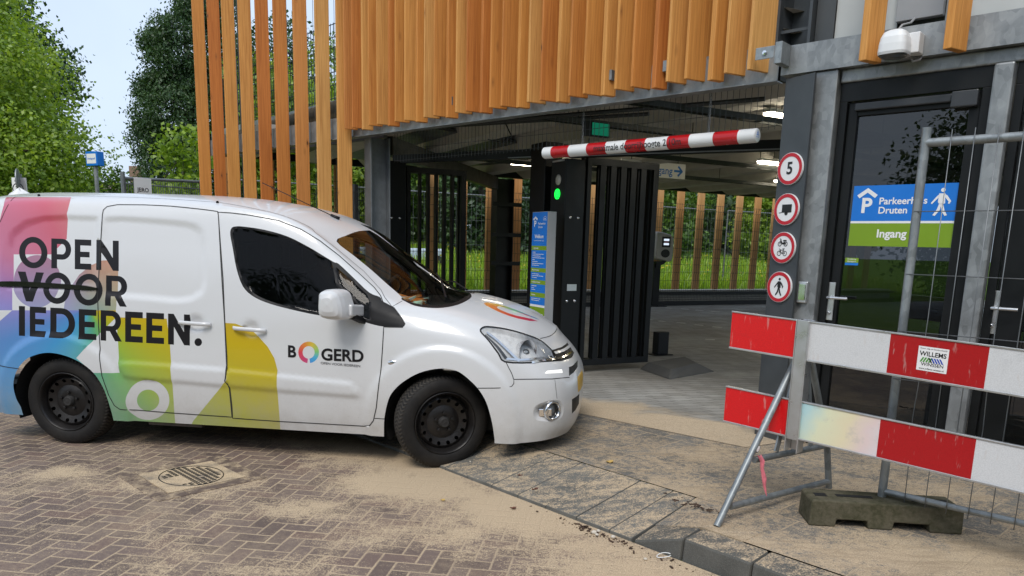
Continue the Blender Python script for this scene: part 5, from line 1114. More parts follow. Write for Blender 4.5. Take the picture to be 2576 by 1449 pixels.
PL = v2l(PV)
# ---- classify the triangles
cls = np.zeros(len(cf), int)                                             # 0 body
names = ['body', 'sliding_door', 'front_door', 'window_trim', 'window', 'windshield', 'cowl', 'headlight', 'daytime_light', 'grille', 'fog', 'plate', 'cut']
def setc(key, k):
    cls[inpoly(ctr, O[key])] = k
setc('sliding', 1); setc('front', 2); setc('trim', 3); setc('window', 4); setc('quarter', 4); setc('cowl', 6); setc('wind', 5); setc('lamp', 7); setc('drl_lit', 8)
for k in ('grille', 'vent', 'vent_low'): setc(k, 9)
setc('fog', 10); setc('plate', 11); setc('arch_f', 12); setc('arch_r', 12)
matid = np.zeros(len(cf), int)
for m_, P in PAINT: matid[inpoly(ctr, P)] = {'white': 0, 'rain': 1, 'emblem': 2, 'rain2': 4, 'bonnet': 5}[m_]
for rg in BLACK:
    k = inpoly(ctr, rg[0])
    for hpoly in rg[1:]: k &= ~inpoly(ctr, hpoly)
    matid[k] = 3
matid[(cls > 2)] = 0
# ---- van materials
def paint_base(N, col, normal=None):
    b = N.bsdf(col, .28, 0, normal, .5); b.inputs['Coat Weight'].default_value = .5; b.inputs['Coat Roughness'].default_value = .04; return b
def dirt(N, c, col):
    s = N.n('SeparateXYZ'); N.l(c, s.inputs[0]); low = N.rng(s.outputs[2], .70, .18, 0, .50, True); n_ = N.noise(c, 7, 6, .7)
    f = N.m('MULTIPLY', low, N.rng(n_, .3, .7, .4, 1.1)); sp = N.m('MULTIPLY', N.rng(N.noise(c, 120, 3), .62, .72, 0, .25), N.rng(s.outputs[2], .9, .3, .1, 1))
    col = N.mix(f, col, (.36, .33, .29, 1)); return N.mix(sp, col, (.25, .22, .18, 1))
N = NT('van_white'); c = N.co(); col = N.mix(N.rng(N.noise(c, 2, 4), .35, .7, 0, .10), (.62, .63, .64, 1), (.55, .555, .55, 1)); drops = N.n('TexVoronoi'); N.l(c, drops.inputs['Vector']); drops.inputs['Scale'].default_value = 170
dh = N.m('MULTIPLY', N.rng(drops.outputs['Distance'], .1, .35, 1, 0), N.rng(N.noise(c, 40, 3), .45, .6)); gn = N.n('NewGeometry'); sx = N.n('SeparateXYZ'); N.l(gn.outputs['Normal'], sx.inputs[0])
dh = N.m('MULTIPLY', dh, N.rng(sx.outputs[2], .25, .7)); paint_base(N, dirt(N, c, col), N.bump(dh, .5, .003)); VW = N.mt
N = NT('van_rainbow'); c = N.co(); s = N.n('SeparateXYZ'); N.l(c, s.inputs[0])
ang = N.m('ARCTAN2', N.m('SUBTRACT', s.outputs[2], .98), N.m('SUBTRACT', s.outputs[0], .26)); tt = N.m('DIVIDE', N.m('ADD', ang, math.pi), 2 * math.pi)     # 0 = rear (-x), .25 = down, .5 = front, .75 = up
rb = N.ramp(tt, [(0, (.25, .22, .52)), (.055, (0.092, 0.227, 0.521)), (.12, (0.050, 0.277, 0.554)), (.19, (0.084, 0.336, 0.420)), (.26, (0.084, 0.336, 0.218)), (.315, (0.143, 0.386, 0.109)), (.355, (0.286, 0.420, 0.042)), (.42, (0.420, 0.395, 0.017)), (.475, (0.521, 0.370, 0.008)), (.52, (0.462, 0.302, 0.050)), (.60, (0.403, 0.218, 0.134)), (.74, (0.504, 0.202, 0.168)), (.83, (0.504, 0.084, 0.126)), (.92, (0.470, 0.143, 0.244)), (1., (.25, .22, .52))])
paint_base(N, dirt(N, c, rb)); VR = N.mt
def emblem_mat(name, cx_, cz_, top):
    N = NT(name); c = N.co(); s = N.n('SeparateXYZ'); N.l(c, s.inputs[0])
    ang = N.m('ARCTAN2', N.m('SUBTRACT', s.outputs[1 if top else 2], cz_), N.m('SUBTRACT', s.outputs[0], cx_)); tt = N.m('DIVIDE', N.m('ADD', ang, math.pi), 2 * math.pi)
    return N, tt
ce_ = S(px2ab(*zB(560, 890))[None])[0]; N, tt = emblem_mat('door_emblem', ce_[0], ce_[2], False)
paint_base(N, N.ramp(tt, [(0, (.60, .05, .07)), (.18, (.52, .05, .16)), (.25, (.50, .08, .2)), (.26, (.05, .25, .62)), (.40, (.06, .38, .60)), (.52, (.20, .50, .15)), (.68, (.60, .45, .05)), (.82, (.66, .22, .04)), (1, (.60, .05, .07))])); VE = N.mt
N = NT('van_black_vinyl'); N.bsdf((.009, .008, .010, 1), .42, 0, None, .3); VB = N.mt
N = NT('van_muted_vinyl'); c = N.co(); s = N.n('SeparateXYZ'); N.l(c, s.inputs[0]); top_ = N.ramp(N.rng(s.outputs[0], -.35, .65), [(0, (.34, .15, .24)), (.45, (.33, .17, .24)), (.62, (.46, .24, .17)), (1, (.46, .25, .14))]); bot_ = N.ramp(N.rng(s.outputs[0], -.35, .65), [(0, (.27, .29, .50)), (.45, (.30, .33, .48)), (.62, (.22, .34, .32)), (1, (.40, .38, .16))])
paint_base(N, N.mix(N.rng(s.outputs[2], 1.30, .95), top_, bot_)); VR2 = N.mt
N = NT('bonnet_emblem'); c = N.co(); s = N.n('SeparateXYZ'); N.l(c, s.inputs[0]); u_ = N.rng(s.outputs[0], 2.92, 3.30)
near_ = N.m('LESS_THAN', s.outputs[1], N.m('ADD', N.m('MULTIPLY', N.m('SUBTRACT', s.outputs[0], 2.917), .376), -.344))
c_far = N.ramp(u_, [(0, (.72, .26, .02)), (.22, (.66, .40, .03)), (.40, (.28, .42, .05)), (.62, (.04, .36, .28)), (.85, (.04, .26, .50)), (1, (.05, .20, .48))]); c_near = N.ramp(u_, [(0, (.72, .26, .02)), (.3, (.70, .16, .03)), (.55, (.62, .05, .04)), (1, (.46, .03, .12))])
paint_base(N, N.mix(near_, c_far, c_near)); VBN = N.mt
VMATS = [VW, VR, VE, VB, VR2, VBN]
SIDEGL = glass('van_side_glass', (.30, .32, .315), .40, .02, 1.45); WINDGL = glass('van_windshield', (.90, .94, .92), .75, 0., 1.45); LAMPGL = glass('lamp_glass', (.88, .89, .90), .9, 0., 1.45)
def sub(sel, name, mats, parent=None, ids=None, far=False):
    f = cf[sel]; used, inv = np.unique(f, return_inverse=True); f = inv.reshape(-1, 3); v = PL[used].copy()
    if far: v[:, 1] *= -1
    n = np.cross(v[f[:, 1]] - v[f[:, 0]], v[f[:, 2]] - v[f[:, 0]]); nn = NR[used][f].mean(1); nn = v2l(nn)
    if far: nn[:, 1] *= -1
    flip = (n * nn).sum(1) < 0; f[flip] = f[flip][:, ::-1]
    me = bpy.data.meshes.new(name); me.from_pydata(v.tolist(), [], f.tolist())
    for m_ in (mats if isinstance(mats, list) else [mats]): me.materials.append(m_)
    if ids is not None: me.polygons.foreach_set('material_index', ids[sel].astype(np.int32))
    me.polygons.foreach_set('use_smooth', [True] * len(f)); o = bpy.data.objects.new(name, me); COL.objects.link(o); o.parent = parent or van; o['_org'] = [0., 0., 0.]; return o
hub_ab = None
# near half
body_sel = (cls == 0); o_body = sub(body_sel, 'body', VMATS, ids=matid)
sd_ = sub(cls == 1, 'sliding_door', VMATS, ids=matid); fd2 = sub(cls == 2, 'front_door', VMATS, ids=matid)
sub(cls == 3, 'window_trim', M['black_plastic'], fd2); sub(cls == 4, 'window', SIDEGL, fd2)
sub(cls == 6, 'cowl', M['black_plastic']); ws_ = sub(cls == 5, 'windshield', WINDGL); sub(cls == 9, 'grille', M['black_plastic'])
hl = sub(cls == 7, 'headlight', LAMPGL); sub(cls == 8, 'daytime_light', emat('drl_light', (1, 1, .97), 1.1)); pl_ = sub(cls == 11, 'number_plate', pmat('plate_yellow', (.62, .36, .02), .4))
fg_ = sub(cls == 10, 'fog_light_recess', VW)
# far half: the same shell mirrored, plain white; its windscreen half and its side window
ctr3 = PV[cf].mean(1)
windf = np.zeros(len(cf), bool)
# windscreen outline in the mirrored half: between the far pillar and the centre line
a_lo, a_hi = 1.80, 2.76
def far_wind(c3):
    X, Wd, Z = c3[:, 0], c3[:, 1], c3[:, 2]; zc = np.interp(X, [1.80, 1.94, 2.14, 2.31, 2.43], [1.556, 1.450, 1.300, 1.165, 1.11]); 
    return (X > 1.79 + .10 * (1 - np.clip(Wd / .66, 0, 1) ** 2)) & (X < 2.70 - .27 * (Wd / .72) ** 2) & (Wd < .675 + .03 * (X - 1.8))
wf = far_wind(ctr3) & (ctr3[:, 2] > 1.07)
farwin = np.isin(cls, (4,)); fararch = (cls == 12)
cowlf = (~wf) & (ctr3[:, 0] > 2.40) & (ctr3[:, 0] < 2.775 - .27 * (np.clip(ctr3[:, 1], 0, .74) / .72) ** 2) & (ctr3[:, 1] < .72) & (ctr3[:, 2] > 1.06)
sub(~(wf | farwin | fararch | cowlf | (cls == 7) | (cls == 3)), 'body', VW, far=True).name = 'far_body'
sub(wf, 'windshield', WINDGL, far=True); sub(farwin, 'far_window', SIDEGL, far=True); sub((cls == 3), 'far_window_trim', M['black_plastic'], far=True); sub(cowlf, 'cowl', M['black_plastic'], far=True); sub(cls == 7, 'headlight', LAMPGL, far=True)
# near windscreen triangles past the centre line trace are missing up to the centre: fill from the same test
miss = wf & (cls == 0) & (ctr3[:, 1] < .67)
# ---- strips along the surface: shut lines, mouldings
def onS(ab, off=0.): ab = np.asarray(ab, float); return v2l(S(ab) + nrm(ab) * off)
from bisect import bisect
kdv = None
def relief(ab):                                                         # local relief height by nearest mesh vertex
    d = ((cv[:, None, :] - ab[None, :, :]) ** 2).sum(2); return dlt[d.argmin(0)]
def strip(name, ab, w, off, m, parent, closed=False, rel=True):
    ab = np.asarray(ab, float); n = len(ab)
    base = S(ab); N_ = nrm(np.clip(ab, 2e-3, [[amax - 2e-3, bmax - 2e-3]]))
    r = np.concatenate([relief(ab[i:i + 40]) for i in range(0, n, 40)]) if rel else 0
    base = base + N_ * (np.asarray(r) + off)[..., None] if rel else base + N_ * off
    T = np.roll(base, -1, 0) - np.roll(base, 1, 0)
    if not closed: T[0] = base[1] - base[0]; T[-1] = base[-1] - base[-2]
    T /= np.maximum(np.linalg.norm(T, axis=1), 1e-9)[:, None]; Q = np.cross(N_, T); a, b = v2l(base + Q * w / 2), v2l(base - Q * w / 2)
    mb = MB(); mb.add(list(a) + list(b), [(i, (i + 1) % n, (i + 1) % n + n, i + n) for i in range(n if closed else n - 1)])
    return mb.build(name, m, parent, smooth=True, recalc=False)
GAP = pmat('shut_line', (.018, .018, .018), .7)
def inset(ab): return np.array(ab)
strip('door_gap_shade', O['sliding'], .0062, .0018, GAP, sd_, True); strip('door_gap_shade', O['front'], .0062, .0018, GAP, fd2, True)  # dark strips laid on the surface for the shade in the door gaps
def seam(zf, pts, w=.005, mode='s'): return strip('panel_seam', tr(zf, pts, mode, False), w, .0016, GAP, o_body)
seam(zC, [(678, 865), (760, 865), (845, 864), (880, 857), (893, 840), (893, 815), (1000, 814), (1120, 813), (1225, 803)], mode='d')
seam(zC, [(846, 712), (862, 745), (880, 780), (892, 815)]); seam(zC, [(1150, 512), (1140, 532), (1110, 556), (1050, 572)]); seam(zC, [(62, 1042), (125, 1046)], mode='d')
seam(zA, [(-8, 956), (60, 967), (112, 974)], mode='d'); seam(zC, [(1150, 512), (1120, 470), (1060, 425), (960, 380)], .004)
seam(zB, [(592, 258), (700, 338), (850, 462), (940, 560), (960, 600), (1000, 650), (1052, 620)], .004, 'd'); seam(zA, [(0, 205), (60, 90), (130, 66), (400, 66), (800, 78), (1148, 100)], .004); seam(zB, [(85, 100), (260, 130), (430, 172), (560, 228), (592, 258)], .004)
seam(zC, [(1137, 815), (1150, 930)], .003, 'd')
# black slide rail of the sliding door
rl = tr(zA, [(-24, 530), (110, 530), (300, 540), (515, 556)], 's', False, 8)
mb = MB(); base = S(rl); N_ = nrm(rl); n = len(rl); hh = np.interp(np.arange(n), [0, 3, n - 4, n - 1], [.012, .022, .019, .008])
vs = []
for i in range(n):
    up = np.array([0, 0, 1.]); p = base[i] - N_[i] * .016
    vs += [v2l(p + up * hh[i] + N_[i] * .002), v2l(p + up * hh[i] * .8 + N_[i] * .026), v2l(p - up * hh[i] * .8 + N_[i] * .026), v2l(p - up * hh[i] + N_[i] * .002)]
mb.add(vs, [(4 * i + j, 4 * i + j + 1, 4 * i + j + 5, 4 * i + j + 4) for i in range(n - 1) for j in range(3)] + [(0, 1, 2, 3), (4 * n - 4, 4 * n - 3, 4 * n - 2, 4 * n - 1)]); mb.build('slide_rail', pmat('gloss_black', (.01, .01, .01), .2), van, smooth='auto')
# door handles
for (x0, x1, ya, yb), par in (((945, 1115, 730, 743), sd_), ((1232, 1405, 760, 775), fd2)):
    hp_ = tr(zA, [(x0, ya), ((x0 + x1) / 2, (ya + yb) / 2), (x1, yb)], 's', False, 6); base = S(hp_); N_ = nrm(hp_); n = len(hp_); mb = MB(); vs = []
    for i in range(n):
        t = i / (n - 1); o_ = .010 + .022 * math.sin(min(1, t * 4, (1 - t) * 4) * math.pi / 2); h_ = .0135
        for aa in np.linspace(0, 2 * math.pi, 11)[:-1]: vs.append(v2l(base[i] + N_[i] * (o_ + .009 * math.cos(aa)) + np.array([0, 0, h_ * math.sin(aa)])))
    mb.add(vs, [(10 * i + j, 10 * i + (j + 1) % 10, 10 * i + 10 + (j + 1) % 10, 10 * i + 10 + j) for i in range(n - 1) for j in range(10)] + [tuple(range(10)), tuple(range(10 * n - 10, 10 * n))]); mb.build('handle', VW, par, smooth='auto')
# small door lettering on the surface
def surf_text(name, txt, p0, p1, size_px, bold, sx, par, m, up=(0, -1)):
    vs, fs = text_polys(txt, 1., bold, 'LEFT', sx); vs = np.array(vs); L = vs[:, 0].max() - vs[:, 0].min(); x0 = vs[:, 0].min(); d = np.array(p1, float) - np.array(p0); D = np.linalg.norm(d)
    k = D / L; px = [(p0[0] + d[0] / D * (x - x0) * k + 0, p0[1] + d[1] / D * (x - x0) * k - y * size_px) for x, y in vs]
    ab = np.array([px2ab(*zB(*q)) for q in px]); mb = MB(); mb.add(list(onS(ab, .0022)), fs); return mb.build(name, m, par, recalc=False)
surf_text('lettering', 'B', (452, 887), (495, 890), 86, .028, 1., fd2, VB); surf_text('lettering', 'GERD', (627, 903), (850, 914), 86, .028, 1., fd2, VB); surf_text('lettering', 'OPEN VOOR IEDEREEN', (624, 946), (832, 963), 17, .012, 1., fd2, pmat('van_grey_vinyl', (.10, .10, .11), .4))
# find parameters of a point (X, W) on the bonnet by nearest grid vertex refinement
def XW2ab(X, Wd):
    k = ((GPf[:, 0] - X) ** 2 + (GPf[:, 1] - Wd) ** 2 + np.where(GPf[:, 2] < .86, 9, 0)).argmin(); uv = UVf[k].copy()
    ab = np.array([U2A(uv[0]), V2B(uv[1])])
    for _ in range(12):
        p = S(ab[None])[0]; e = np.array([X - p[0], Wd - p[1]]); J = np.stack([(S((ab + [1e-3, 0])[None])[0] - p)[:2], (S((ab + [0, -1e-3])[None])[0] - p)[:2]], 1) / 1e-3
        try: d = np.linalg.solve(J, e)
        except Exception: break
        ab = np.clip(ab + np.clip([d[0], -d[1]], -.05, .05), 1e-3, [amax - 1e-3, bmax - 1e-3])
    return ab
# ---- wheels
def annulus(holes, r0, r1, prof, n=64):
    pts, ed = [], []
    def lp(P): o = len(pts); pts.extend(P); ed.extend([(o + i, o + (i + 1) % len(P)) for i in range(len(P))])
    lp([(r1 * math.cos(q), r1 * math.sin(q)) for q in np.linspace(0, 2 * math.pi, n + 1)[:-1]]); lp([(r0 * math.cos(q), r0 * math.sin(q)) for q in np.linspace(0, 2 * math.pi, 25)[:-1]])
    for hl_ in holes: lp(hl_)
    for r in np.linspace(r0, r1, 7)[1:-1]: pts.extend([(r * math.cos(q), r * math.sin(q)) for q in np.linspace(0, 2 * math.pi, 49)[:-1]])
    V, E_, Fc, *_ = delaunay_2d_cdt([Vector(p) for p in pts], ed, [], 0, 1e-6); V = np.array([(v[0], v[1]) for v in V]); Fc = np.array([f for f in Fc if len(f) == 3]); c = V[Fc].mean(1); rr = np.hypot(c[:, 0], c[:, 1]); keep = (rr > r0) & (rr < r1)
    for hl_ in holes: keep &= ~inpoly(c, np.array(hl_))
    R_ = np.hypot(V[:, 0], V[:, 1]); return [(x, -float(np.interp(r, *prof)), z) for (x, z), r in zip(V, R_)], [tuple(f) for f in Fc[keep]]
RIMM = pmat('wheel_steel', (.014, .0125, .012), .42, .35, var=.45, vs=9, bump=.25, bs=70); 
N = NT('tyre_rubber'); c = N.co(); s = N.n('SeparateXYZ'); N.l(c, s.inputs[0]); rr = N.m('SQRT', N.m('ADD', N.m('POWER', s.outputs[0], 2.), N.m('POWER', s.outputs[2], 2.))); dust = N.m('MULTIPLY', N.rng(N.noise(c, 6, 5, .65), .4, .7, .0, .5), N.rng(rr, .20, .31, .5, 1))
an = N.m('ARCTAN2', s.outputs[2], s.outputs[0]); zig = N.m('ABSOLUTE', N.m('SUBTRACT', N.m('FRACT', N.m('MULTIPLY', N.m('ABSOLUTE', s.outputs[1]), 14.)), .5)); wv_ = N.m('SINE', N.m('ADD', N.m('MULTIPLY', an, 74.), N.m('MULTIPLY', zig, 9.)))
tread = N.m('MULTIPLY', N.rng(wv_, -.2, .3), N.rng(rr, .296, .306)); col = N.mix(dust, (.009, .0085, .0085, 1), (.045, .039, .032, 1)); col = N.mix(N.m('MULTIPLY', tread, .5), col, (.075, .066, .055, 1))
N.bsdf(col, .72, 0, N.bump(tread, .9, .01), .3); TYM = N.mt
def wheel(X, y, steer, flip, name='wheel'):
    e = bpy.data.objects.new(name, None); COL.objects.link(e); e.parent = van; e.location = (X, y, .309); e.rotation_euler = (0, 0, steer + (math.pi if flip else 0)); e['_org'] = [0., 0., 0.]
    w = .195; P = [(-.03, .206), (-.012, .212), (-.004, .225), (-.001, .255), (-.006, .285), (-.020, .304), (-.034, .3115), (-.045, .314), (-.075, .3165), (-.0975, .317), (-.12, .3165), (-.15, .314), (-.161, .3115), (-.175, .304), (-.189, .285), (-.194, .255), (-.191, .225), (-.183, .212), (-.165, .206)]
    mb = MB(); mb.lathe([(-h_ if False else h_, r) for h_, r in [(-q, r) for q, r in [(-a, b) for a, b in P]]], (0, 0, 0), (0, -1, 0), 72)
    # flatten the contact patch a little
    mb.v = [(x, yy, max(z, -.309)) for x, yy, z in mb.v]; mb.build('tyre', TYM, e, smooth=True)
    mb = MB(); mb.lathe([(-.006, .211), (-.004, .207), (-.010, .2005), (-.022, .196), (-.04, .188), (-.055, .184), (-.16, .184)], (0, 0, 0), (0, -1, 0), 64)
    holes = [[(.148 * math.cos(a) + .0135 * math.cos(q), .148 * math.sin(a) + .0135 * math.sin(q)) for q in np.linspace(0, 2 * math.pi, 13)[:-1]] for a in np.linspace(0, 2 * math.pi, 15)[:-1]]
    av, af = annulus(holes, .040, .186, ([.0, .040, .055, .075, .098, .112, .125, .16, .178, .186], [-.044 + .0, -.046, -.046, -.044, -.052, -.060, -.055, -.042, -.050, -.062])); mb.add([(x, -yy if False else -(-yy) * 1., z) for x, yy, z in av], af)
    mb.v = [(x, yy, z) for x, yy, z in mb.v]; mb.build('rim', RIMM, e, smooth='auto', recalc=True)
    mb = MB(); mb.lathe([(-.046, .041), (-.026, .036), (-.018, .028), (-.020, .014), (-.016, .0)], (0, 0, 0), (0, -1, 0), 28); mb.build('hub_cap', M['rubber'], e, smooth='auto')
    for a in np.linspace(0, 2 * math.pi, 6)[:-1]:
        mb = MB(); mb.lathe([(-.046, .011), (-.030, .011), (-.028, .008), (-.028, 0)], (.062 * math.cos(a + .3), 0, .062 * math.sin(a + .3)), (0, -1, 0), 6); mb.build('wheel_bolt', RIMM, e)
    mb = MB(); mb.lathe([(-.12, .02), (-.12, .18)], (0, 0, 0), (0, -1, 0), 32); mb.build('brake_disc', M['dark_void'], e)
    return e
wheel(0, -.862, 0, False); wheel(2.757, -.862, math.radians(31), False); wheel(0, .862, 0, True); wheel(2.757, .862, math.radians(26), True)
# ---- underbody, wheel wells, interior
mb = MB(); mb.box(-.66, 3.42, -.60, .60, .215, .42); mb.box(.40, 2.32, -.835, .835, .205, .30); mb.box(-.62, -.46, -.8, .8, .24, .4); mb.box(.42, 1.12, -.80, .80, .30, 1.1); mb.box(.42, 1.12, -.72, .72, 1.1, 1.6); mb.box(-.45, .42, -.62, .62, .42, 1.5); mb.box(1.1, 2.30, -.8, .8, .30, .42); mb.build('underbody', M['dark_void'], van)
mb = MB()
for X in (0., 2.74):
    for sg in (-1, 1):
        n = 22; r = .40; vs = []
        for k in range(n): a = -.35 + (math.pi + .7) * k / (n - 1); vs += [(X + r * math.cos(a), sg * .85, .30 + r * math.sin(a) * .97), (X + r * math.cos(a), sg * .60, .30 + r * math.sin(a) * .97)]
        mb = MB(); mb.add(vs, [(2 * i, 2 * i + 1, 2 * i + 3, 2 * i + 2) for i in range(n - 1)]); mb.build('wheel_well', M['dark_void'], van)
DASH = pmat('dash_plastic', (.022, .024, .024), .65, bump=.15, bs=200); SEAT = pmat('seat_cloth', (.03, .032, .036), .9, bump=.3, bs=300)
mb = MB(); prof = [(2.05, .62), (2.06, .95), (2.10, 1.02), (2.30, 1.055), (2.62, 1.06), (2.66, .9), (2.66, .62)]
mb.prism(prof, lambda x, z, d: (x, d, z), -.74, .74); mb.build('dashboard', DASH, van, bevel=.02)
for y in (-.36, .36):
    mb = MB(); mb.prism([(1.30, .55), (1.78, .55), (1.80, .66), (1.40, .64), (1.26, 1.12), (1.24, 1.22), (1.14, 1.22), (1.16, .9), (1.24, .6)], lambda x, z, d: (x, d, z), y - .24, y + .24); mb.box(1.13, 1.22, y - .13, y + .13, 1.26, 1.46); mb.build('seat', SEAT, van, bevel=.03)
sw = np.array([1.98, .36, 1.06]); ax = np.array([-.85, 0, .52]); ax /= np.linalg.norm(ax); r1 = np.array([0, 1., 0]); r2 = np.cross(ax, r1)
mb = MB(); mb.tube([sw + .185 * (math.cos(q) * r1 + math.sin(q) * r2) for q in np.linspace(0, 2 * math.pi, 25)[:-1]], .016, 8, closed=True); mb.tube([sw - .17 * r1, sw - ax * .03, sw + .17 * r1], .018, 6); mb.tube([sw - ax * .03, sw - ax * .3], .03, 8); mb.build('steering_wheel', DASH, van, smooth=True)
# wipers
for y0, y1, x1 in ((-.45, .12, 2.46), (.15, .62, 2.40)):
    p = [S(XW2ab(2.70 - .2 * abs(y0) ** 2, abs(y0))[None])[0], S(XW2ab(x1, abs(y1))[None])[0]]; q = [np.array([p[0][0], y0, p[0][2] + .015]), np.array([p[1][0], y1, p[1][2] + .02])]
    mb = MB(); mb.tube([q[0], (q[0] + q[1]) / 2 + np.array([0, 0, .03]), q[1]], .007, 6); mb.build('wiper', M['black_plastic'], van)
# mirror
mc = S(px2ab(*zB(800, 690))[None])[0]; MP = lambda x, y: vloc(pln(*zB(x, y), VC + VN * 1.03, VN))
outl = spl([(640, 600), (642, 578), (658, 561), (690, 556), (725, 560), (750, 578), (762, 610), (772, 645), (776, 690), (764, 714), (730, 719), (690, 717), (650, 702), (638, 660)], True, 3)
pc = np.array([MP(*p) for p in outl]); c0 = pc.mean(0); mb = MB(); n = len(pc); rings_ = []
for dW, sc_ in ((-.075, .86), (-.06, .97), (-.02, 1.0), (.03, .99), (.065, .90), (.085, .72), (.096, .45), (.10, .0)): rings_.append([v2l(c0 + (p - c0) * sc_ + np.array([-.25 * dW, dW, 0])) for p in pc])
for a, b in zip(rings_[:-1], rings_[1:]): mb.add(a + b, [(i, (i + 1) % n, (i + 1) % n + n, i + n) for i in range(n)])
mb.add(rings_[0], [tuple(range(n))]); mi = mb.build('mirror', VW, van, smooth='auto')
a1, a2 = vloc(pln(*zB(768, 668), VC + VN * 1.03, VN)), vloc(pln(*zB(800, 672), VC + VN * .90, VN)); mb = MB(); mb.bar(v2l(a1), v2l(a2 + np.array([.03, -.05, 0])), .05, .075); mb.build('arm', VW, mi, bevel=.012)
mb = MB(); mb.bar(v2l(vloc(pln(*zB(790, 700), VC + VN * .97, VN))), v2l(vloc(pln(*zB(850, 728), VC + VN * .86, VN))), .05, .035); mb.build('bracket', M['black_plastic'], mi, bevel=.008)
mb = MB(); mb.add([v2l(c0 + (p - c0) * .84 + np.array([-.25 * -.078 - .02, -.078, 0])) for p in pc], [tuple(range(n))]); mb.build('mirror_rim', M['black_plastic'], mi)
# headlight innards, fog lamp, side repeater, plate, antenna
for sg, far in ((1, False), (-1, True)):
    k = cls == 7; f = cf[k]; used, inv = np.unique(f, return_inverse=True); f = inv.reshape(-1, 3); P = PV[used] - NR[used] * (.003 + .028 * smooth(distpoly(cv[used], O['lamp']) / .06))[:, None]; P[:, 1] *= sg; ab_u = cv[used]
    me = bpy.data.meshes.new('reflector'); me.from_pydata(v2l(P).tolist(), [], f.tolist()); me.materials.append(pmat('lamp_chrome', (.90, .90, .89), .3, .0, var=.12, vs=30)); me.polygons.foreach_set('use_smooth', [True] * len(f)); o = bpy.data.objects.new('reflector', me); COL.objects.link(o); o.parent = hl; o['_org'] = [0., 0., 0.]
cb = S(px2ab(*zC(985, 640))[None])[0]; nb_ = nrm(px2ab(*zC(985, 640))[None])[0]; axl = v2l(np.array([.75, .62, .05])); axl /= np.linalg.norm(axl)
mb = MB(); mb.lathe([(-.10, .0), (-.095, .03), (-.075, .055), (-.04, .070), (-.0, .076), (.004, .080)], v2l(cb - nb_ * .018), axl, 28); mb.build('lamp_bowl', M['chrome'], hl, smooth=True)
mb = MB(); mb.lathe([(-.02, 0), (-.02, .028), (0, .026), (.008, .016), (.01, 0)], v2l(cb - nb_ * .035), axl, 20); mb.build('projector', glass('projector', (.75, .78, .8), .9), hl, smooth=True)
for pts, w_, m_ in (([(735, 525), (800, 575), (880, 655), (930, 705)], .016, M['chrome']), ([(720, 545), (790, 610), (850, 690)], .020, M['dark_panel']), ([(850, 690), (950, 695), (1060, 680), (1130, 672)], .014, M['chrome'])): strip('lamp_trim', tr(zC, pts, 's', False, 6), w_, -.014, m_, hl, rel=False)
strip('lamp_surround', O['lamp'], .010, .0015, M['black_plastic'], hl, True, rel=False)
strip('grille_bar', tr(zC, [(1000, 716), (1060, 704), (1150, 692), (1200, 676), (1240, 650)], 's', False, 5), .014, .004, M['chrome'], van, rel=False)
strip('grille_bar', tr(zC, [(1135, 660), (1190, 642), (1228, 614)], 's', False, 5), .020, .006, VW, van, rel=False)
cfog = S(px2ab(*zC(1130, 1004))[None])[0]; nfo = nrm(px2ab(*zC(1130, 1004))[None])[0]; axf = v2l(np.array([.72, .69, 0])); pf = v2l(cfog) - np.array([0, 0, 0]) + axf * -.012
mb = MB(); mb.lathe([(-.03, .050), (.010, .052), (.016, .058), (.012, .066), (.0, .068), (-.03, .066)], pf, axf, 28); fo_ = mb.build('fog_light', M['chrome'], van, smooth=True)
mb = MB(); mb.lathe([(-.02, .051), (-.004, .050), (.004, .03), (.006, 0)], pf, axf, 24); mb.build('lens', glass('fog_lens', (.8, .82, .84), .9), fo_, smooth=True); mb = MB(); mb.lathe([(-.06, 0), (-.05, .03), (-.025, .05)], pf, axf, 24); mb.build('reflector', M['chrome'], fo_, smooth=True)
cw = S(px2ab(*zC(1050, 1020))[None])[0]; mb = MB(); mb.bar(v2l(cw + np.array([-.012, -.02, 0])), v2l(cw + np.array([.075, -.045, .004])), .012, .055); mb.build('fog_trim', M['chrome'], fo_, bevel=.006)
cr_ = S(px2ab(*zC(177, 717))[None])[0]; mb = MB(); mb.lathe([(0, .021), (.006, .019), (.010, .011), (.011, 0)], v2l(cr_), (0, -1, 0), 20); mb.v = [((x - cr_[0]) * 2.0 + cr_[0], y, z) for x, y, z in mb.v]; mb.build('side_repeater', M['chrome'], van, smooth=True)
an0 = S(px2ab(*zB(712, 188))[None])[0]; mb = MB(); mb.tube([v2l(an0 + np.array([.01, 0, 0])), v2l(an0 + np.array([-.05, 0, .03]))], [.018, .008], 8); q0 = an0 + np.array([-.05, 0, .028]); mb.tube([v2l(q0), v2l(vloc(pln(660, 460, VC + VN * an0[1], VN)))], .0032, 5); mb.build('antenna', M['black_plastic'], van, smooth=True)
for p in ((1146, 102), (206, 66)): cc = S(px2ab(*zA(*p))[None])[0]; mb = MB(); mb.lathe([(0, .010), (.012, .008), (.014, 0)], v2l(cc), (0, -.3, 1), 10); mb.build('roof_plug', M['black_plastic'], van)
mb = MB(); mb.box(.42, 2.30, -.80, -.76, .185, .205); mb.box(.6, 1.0, -.82, -.78, .17, .19); mb.build('sill_flange', pmat('rusty', (.10, .085, .07), .8, var=.4, vs=20), van)
